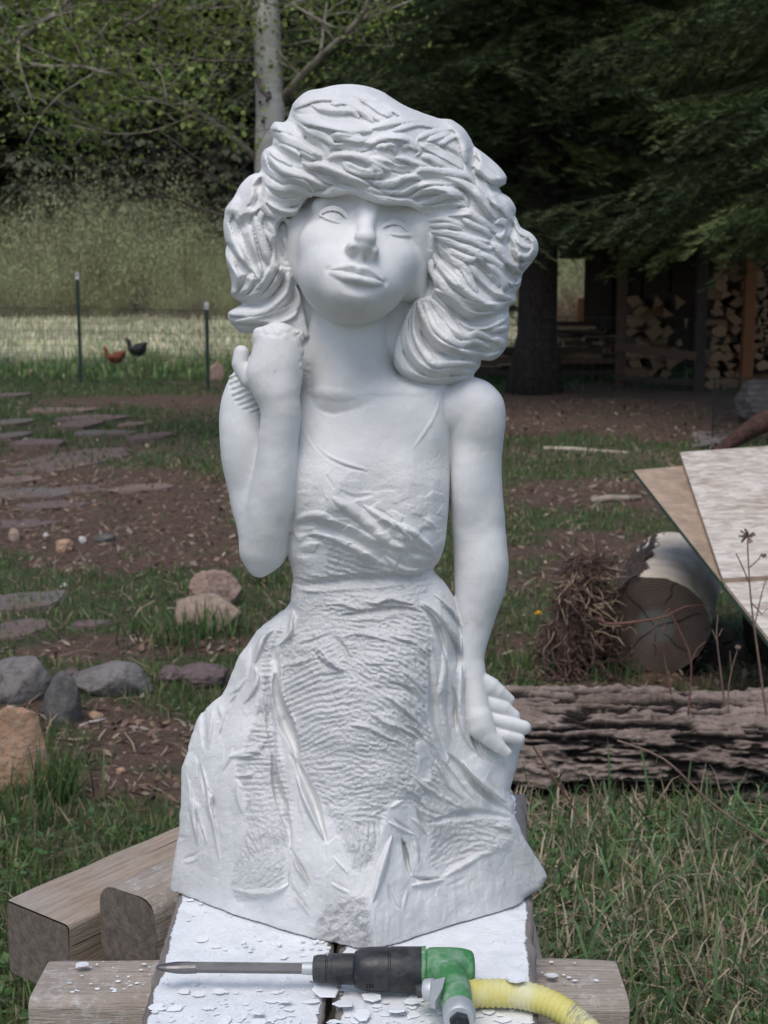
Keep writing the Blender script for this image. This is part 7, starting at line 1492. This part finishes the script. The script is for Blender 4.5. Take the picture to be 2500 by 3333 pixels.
# ---- air hammer
def hammer():
    def pm(name, c, rough, metal=0, spec=.5, dust=.35):
        n = Nodes(name, rough); a = n.noise(22, 5, .7); b = n.noise(90, 4, .7); col = n.mix(n.math('MULTIPLY', n.ramp(a, [(.48, 0.0), (.72, 1.0)]), dust), c, (.62, .66, .64)); col = n.mix(n.math('MULTIPLY', n.ramp(b, [(.60, 0.0), (.75, 1.0)]), dust), col, (.62, .64, .63)); n.b.inputs['Metallic'].default_value = metal; n.b.inputs['Specular IOR Level'].default_value = spec
        rr = n.ramp(a, [(.4, rough), (.7, .8)]); return n.done(col, n.bump(b, .0006, .3), rr)
    blk = pm('black_rubber', (.012, .013, .016), .38, dust=.10); grn = pm('green_enamel', (.030, .20, .048), .35, dust=.42); stl = pm('chisel_steel', (.20, .19, .185), .42, .85, dust=.15); alu = pm('cast_aluminium', (.52, .54, .55), .45, .6, dust=.3)
    AZ = BZ + .0265; P_ = lambda px, py, z=AZ: G(px, py, z)
    s = P_(1200, 3152); root = empty('air_hammer', (s.x, s.y, BZ)); tag(root, 'pneumatic hammer with black barrel, green pistol grip and steel chisel lying on the boards', 'air hammer')
    L0 = P_(600, 3148); L1 = P_(1372, 3156); ax = (L1 - L0).normalized(); X = lambda px: L0 + ax * ((px - 600) * .0003455)
    m = MB(); pts = [X(985), X(800), X(640)]; hexr = .0063; m.tube(pts, [hexr] * 3, 8, True); shank = m.build('chisel_shank', stl, root)
    # flared, flattened tip
    mb = MB(); prof = [(640, .0063, .0063), (610, .0075, .0066), (575, .0082, .0060), (545, .0068, .0046), (520, .0040, .0028), (508, .0012, .001)]; vs = []
    up = Vector((0, 0, 1)); sd = ax.cross(up)
    for px, a, b in prof:
        c = X(px) + Vector((0, 0, -.0006)); vs += [c + sd * a * math.cos(q) + up * b * math.sin(q) for q in [6.283 * k / 14 for k in range(14)]]
    mb.add(vs, [(i * 14 + k, (i + 1) * 14 + k, (i + 1) * 14 + (k + 1) % 14, i * 14 + (k + 1) % 14) for i in range(5) for k in range(14)]); nest(mb.build('chisel_tip', stl), shank)
    def lathe(prof, name, mat, n=36): m = MB(); m.tube([X(px) for px, r in prof], [r for px, r in prof], n); o = m.build(name, mat, root, True); es = o.modifiers.new('es', 'EDGE_SPLIT'); es.split_angle = math.radians(35); return o
    lathe([(982, .0052), (984, .0068), (1018, .0072), (1024, .0072)], 'collar', alu)
    lathe([(1018, .010), (1020, .0135), (1034, .0150), (1060, .0155), (1062, .0145), (1066, .0145), (1068, .0158), (1084, .0158)], 'nose_sleeve', blk)
    lathe([(1080, .0150), (1082, .0166), (1146, .0170), (1154, .0166), (1156, .0160)], 'barrel_neck', blk)
    barrel = lathe([(1152, .0175), (1156, .0195), (1175, .0225), (1200, .0240), (1262, .0246), (1264, .0238), (1269, .0238), (1271, .0247), (1374, .0250), (1377, .0243)], 'barrel', blk)
    # exhaust holes
    mb = MB()
    for i in range(3):
        for j in range(2): c = X(1195 + i * 9) + Vector((0, -.0225, -.006 - j * .0035)); mb.tube([c, c + Vector((0, -.0012, 0))], .0010, 7)
    nest(mb.build('exhaust_hole', pm('hole_black', (.003, .003, .003), .9, dust=0)), barrel)
    # green head and grip grown as one skin
    bm = bmesh.new(); sk = bm.verts.layers.skin.verify(); ch = [(X(1376), .0250), (X(1400), .0262), (X(1440), .0262), (X(1490), .0258), (X(1528), .0232), (X(1545), .0200)]; prev = None; vv = []
    for c, r in ch:
        v = bm.verts.new(c); v[sk].radius = (r, r)
        if prev: bm.edges.new((prev, v))
        prev = v; vv.append(v)
    vv[2][sk].use_root = True
    g1 = P_(1475, 3215, BZ + .034); g2 = P_(1488, 3262, BZ + .040); g3 = P_(1495, 3296, BZ + .042); prev = vv[2]
    for c, r in ((g1, .0225), (g2, .0185), (g3, .0170)):
        v = bm.verts.new(c); v[sk].radius = (r * .95, r * 1.05); bm.edges.new((prev, v)); prev = v
    me = bpy.data.meshes.new('grip'); bm.to_mesh(me); bm.free(); me.materials.append(grn); o = bpy.data.objects.new('grip', me); COL.objects.link(o); o.modifiers.new('skin', 'SKIN').use_smooth_shade = True; sb = o.modifiers.new('sub', 'SUBSURF'); sb.levels = 2; sb.render_levels = 3; adopt(o, root)
    m = MB(); m.tube([X(1370), X(1384)], [.0253, .0256], 36); m.build('head_ring', grn, root, True)
    m = MB(); a = P_(1494, 3288, BZ + .041); b = P_(1496, 3322, BZ + .041); m.tube([a, a.lerp(b, .7), b], [.0172, .0170, .0150], 24); inlet = bevel(m.build('inlet_fitting', alu, root, True), .001)
    m = MB(); c = P_(1499, 3375, BZ + .040); m.tube([b, b.lerp(c, .2), b.lerp(c, .25), c], [.0105, .0110, .0085, .0085], 6); nest(m.build('hex_nipple', blk), inlet)
    # throttle lever, its pivot and the black button
    m = MB(); t0 = P_(1402, 3188, BZ + .046); t1 = P_(1450, 3178, BZ + .058); t2 = P_(1440, 3215, BZ + .056); t3 = P_(1416, 3258, BZ + .048); t4 = P_(1400, 3250, BZ + .044); dz = Vector((0, .003, -.012)); q = [t0, t1, t2, t3, t4]; m.add(q + [v + dz for v in q], [(0, 1, 2, 3, 4), (9, 8, 7, 6, 5)] + [(i, 5 + i, 5 + (i + 1) % 5, (i + 1) % 5) for i in range(5)]); bevel(m.build('throttle_lever', alu, root), .0015)
    m = MB(); a = P_(1384, 3222, BZ + .030); b = P_(1414, 3222, BZ + .032); m.tube([a, b], [.0118, .0122], 20); valve = bevel(m.build('valve_body', alu, root, True), .001)
    m = MB(); a2 = P_(1356, 3228, BZ + .029); m.tube([a2, a], [.0070, .0074], 16); nest(m.build('valve_button', blk, None, True), valve)
    # hose
    n = Nodes('yellow_hose', .5); co = n.co; u = n.attr('along'); d = n.noise(18, 5, .7); f = n.noise(80, 4, .7); c = n.mix(n.ramp(d, [(.5, 0.0), (.72, .7)]), (.60, .54, .17), (.66, .66, .52)); c = n.mix(n.ramp(f, [(.62, 0.0), (.75, .6)]), c, (.30, .30, .24)); c = n.mix(n.attr('print'), c, (.20, .21, .19)); hm = n.done(c)
    ctl = [P_(1440, 3244, BZ + .0165), P_(1490, 3240, BZ + .0165), P_(1560, 3233, BZ + .0165), P_(1680, 3236, BZ + .017), P_(1780, 3262, BZ + .014), P_(1870, 3318, BZ + .004), P_(1950, 3400, BZ - .010), P_(2040, 3520, BZ - .03)]
    S = smooth3(ctl, .0011); m = len(S); n_ = 28; mb = MB(); mb.tube(S, [.0150 + .00055 * math.cos(i * .0011 * 2 * math.pi / .0062) for i in range(m)], n_)
    o = mb.build('air_hose', hm, smooth=True, origin=ctl[0]); tag(o, 'ribbed yellow air hose running from under the green grip off the right board', 'hose')
    al = np.repeat(np.arange(m), n_); pr = np.zeros(m * n_, np.float32); at = o.data.attributes.new('print', 'FLOAT', 'POINT')
    kk = np.arange(m * n_) % n_; sidx = al / m; lo, hi = .60, .70
    # worn printed lettering along the hose: blocky glyph strokes
    rr = np.random.default_rng(4); gl = (rr.uniform(0, 1, 400) > .35); seg = ((sidx - lo) / (hi - lo) * 26).astype(int)
    vis = (np.array([0] * len(kk)) == 0); co_ = np.array([v.co[:] for v in o.data.vertices]); cen = np.array([list(Vector(p) - Vector(ctl[0])) for p in S])[al]; off = co_ - cen; top = (off[:, 2] > .006) & (off[:, 1] < .006) & (off[:, 1] > -.012)
    pr[(sidx > lo) & (sidx < hi) & top & gl[np.clip(seg, 0, 399) * 7 % 400] & gl[(np.clip(seg, 0, 399) * 3 + (kk % 5)) % 400]] = .7
    at.data.foreach_set('value', pr)
hammer()
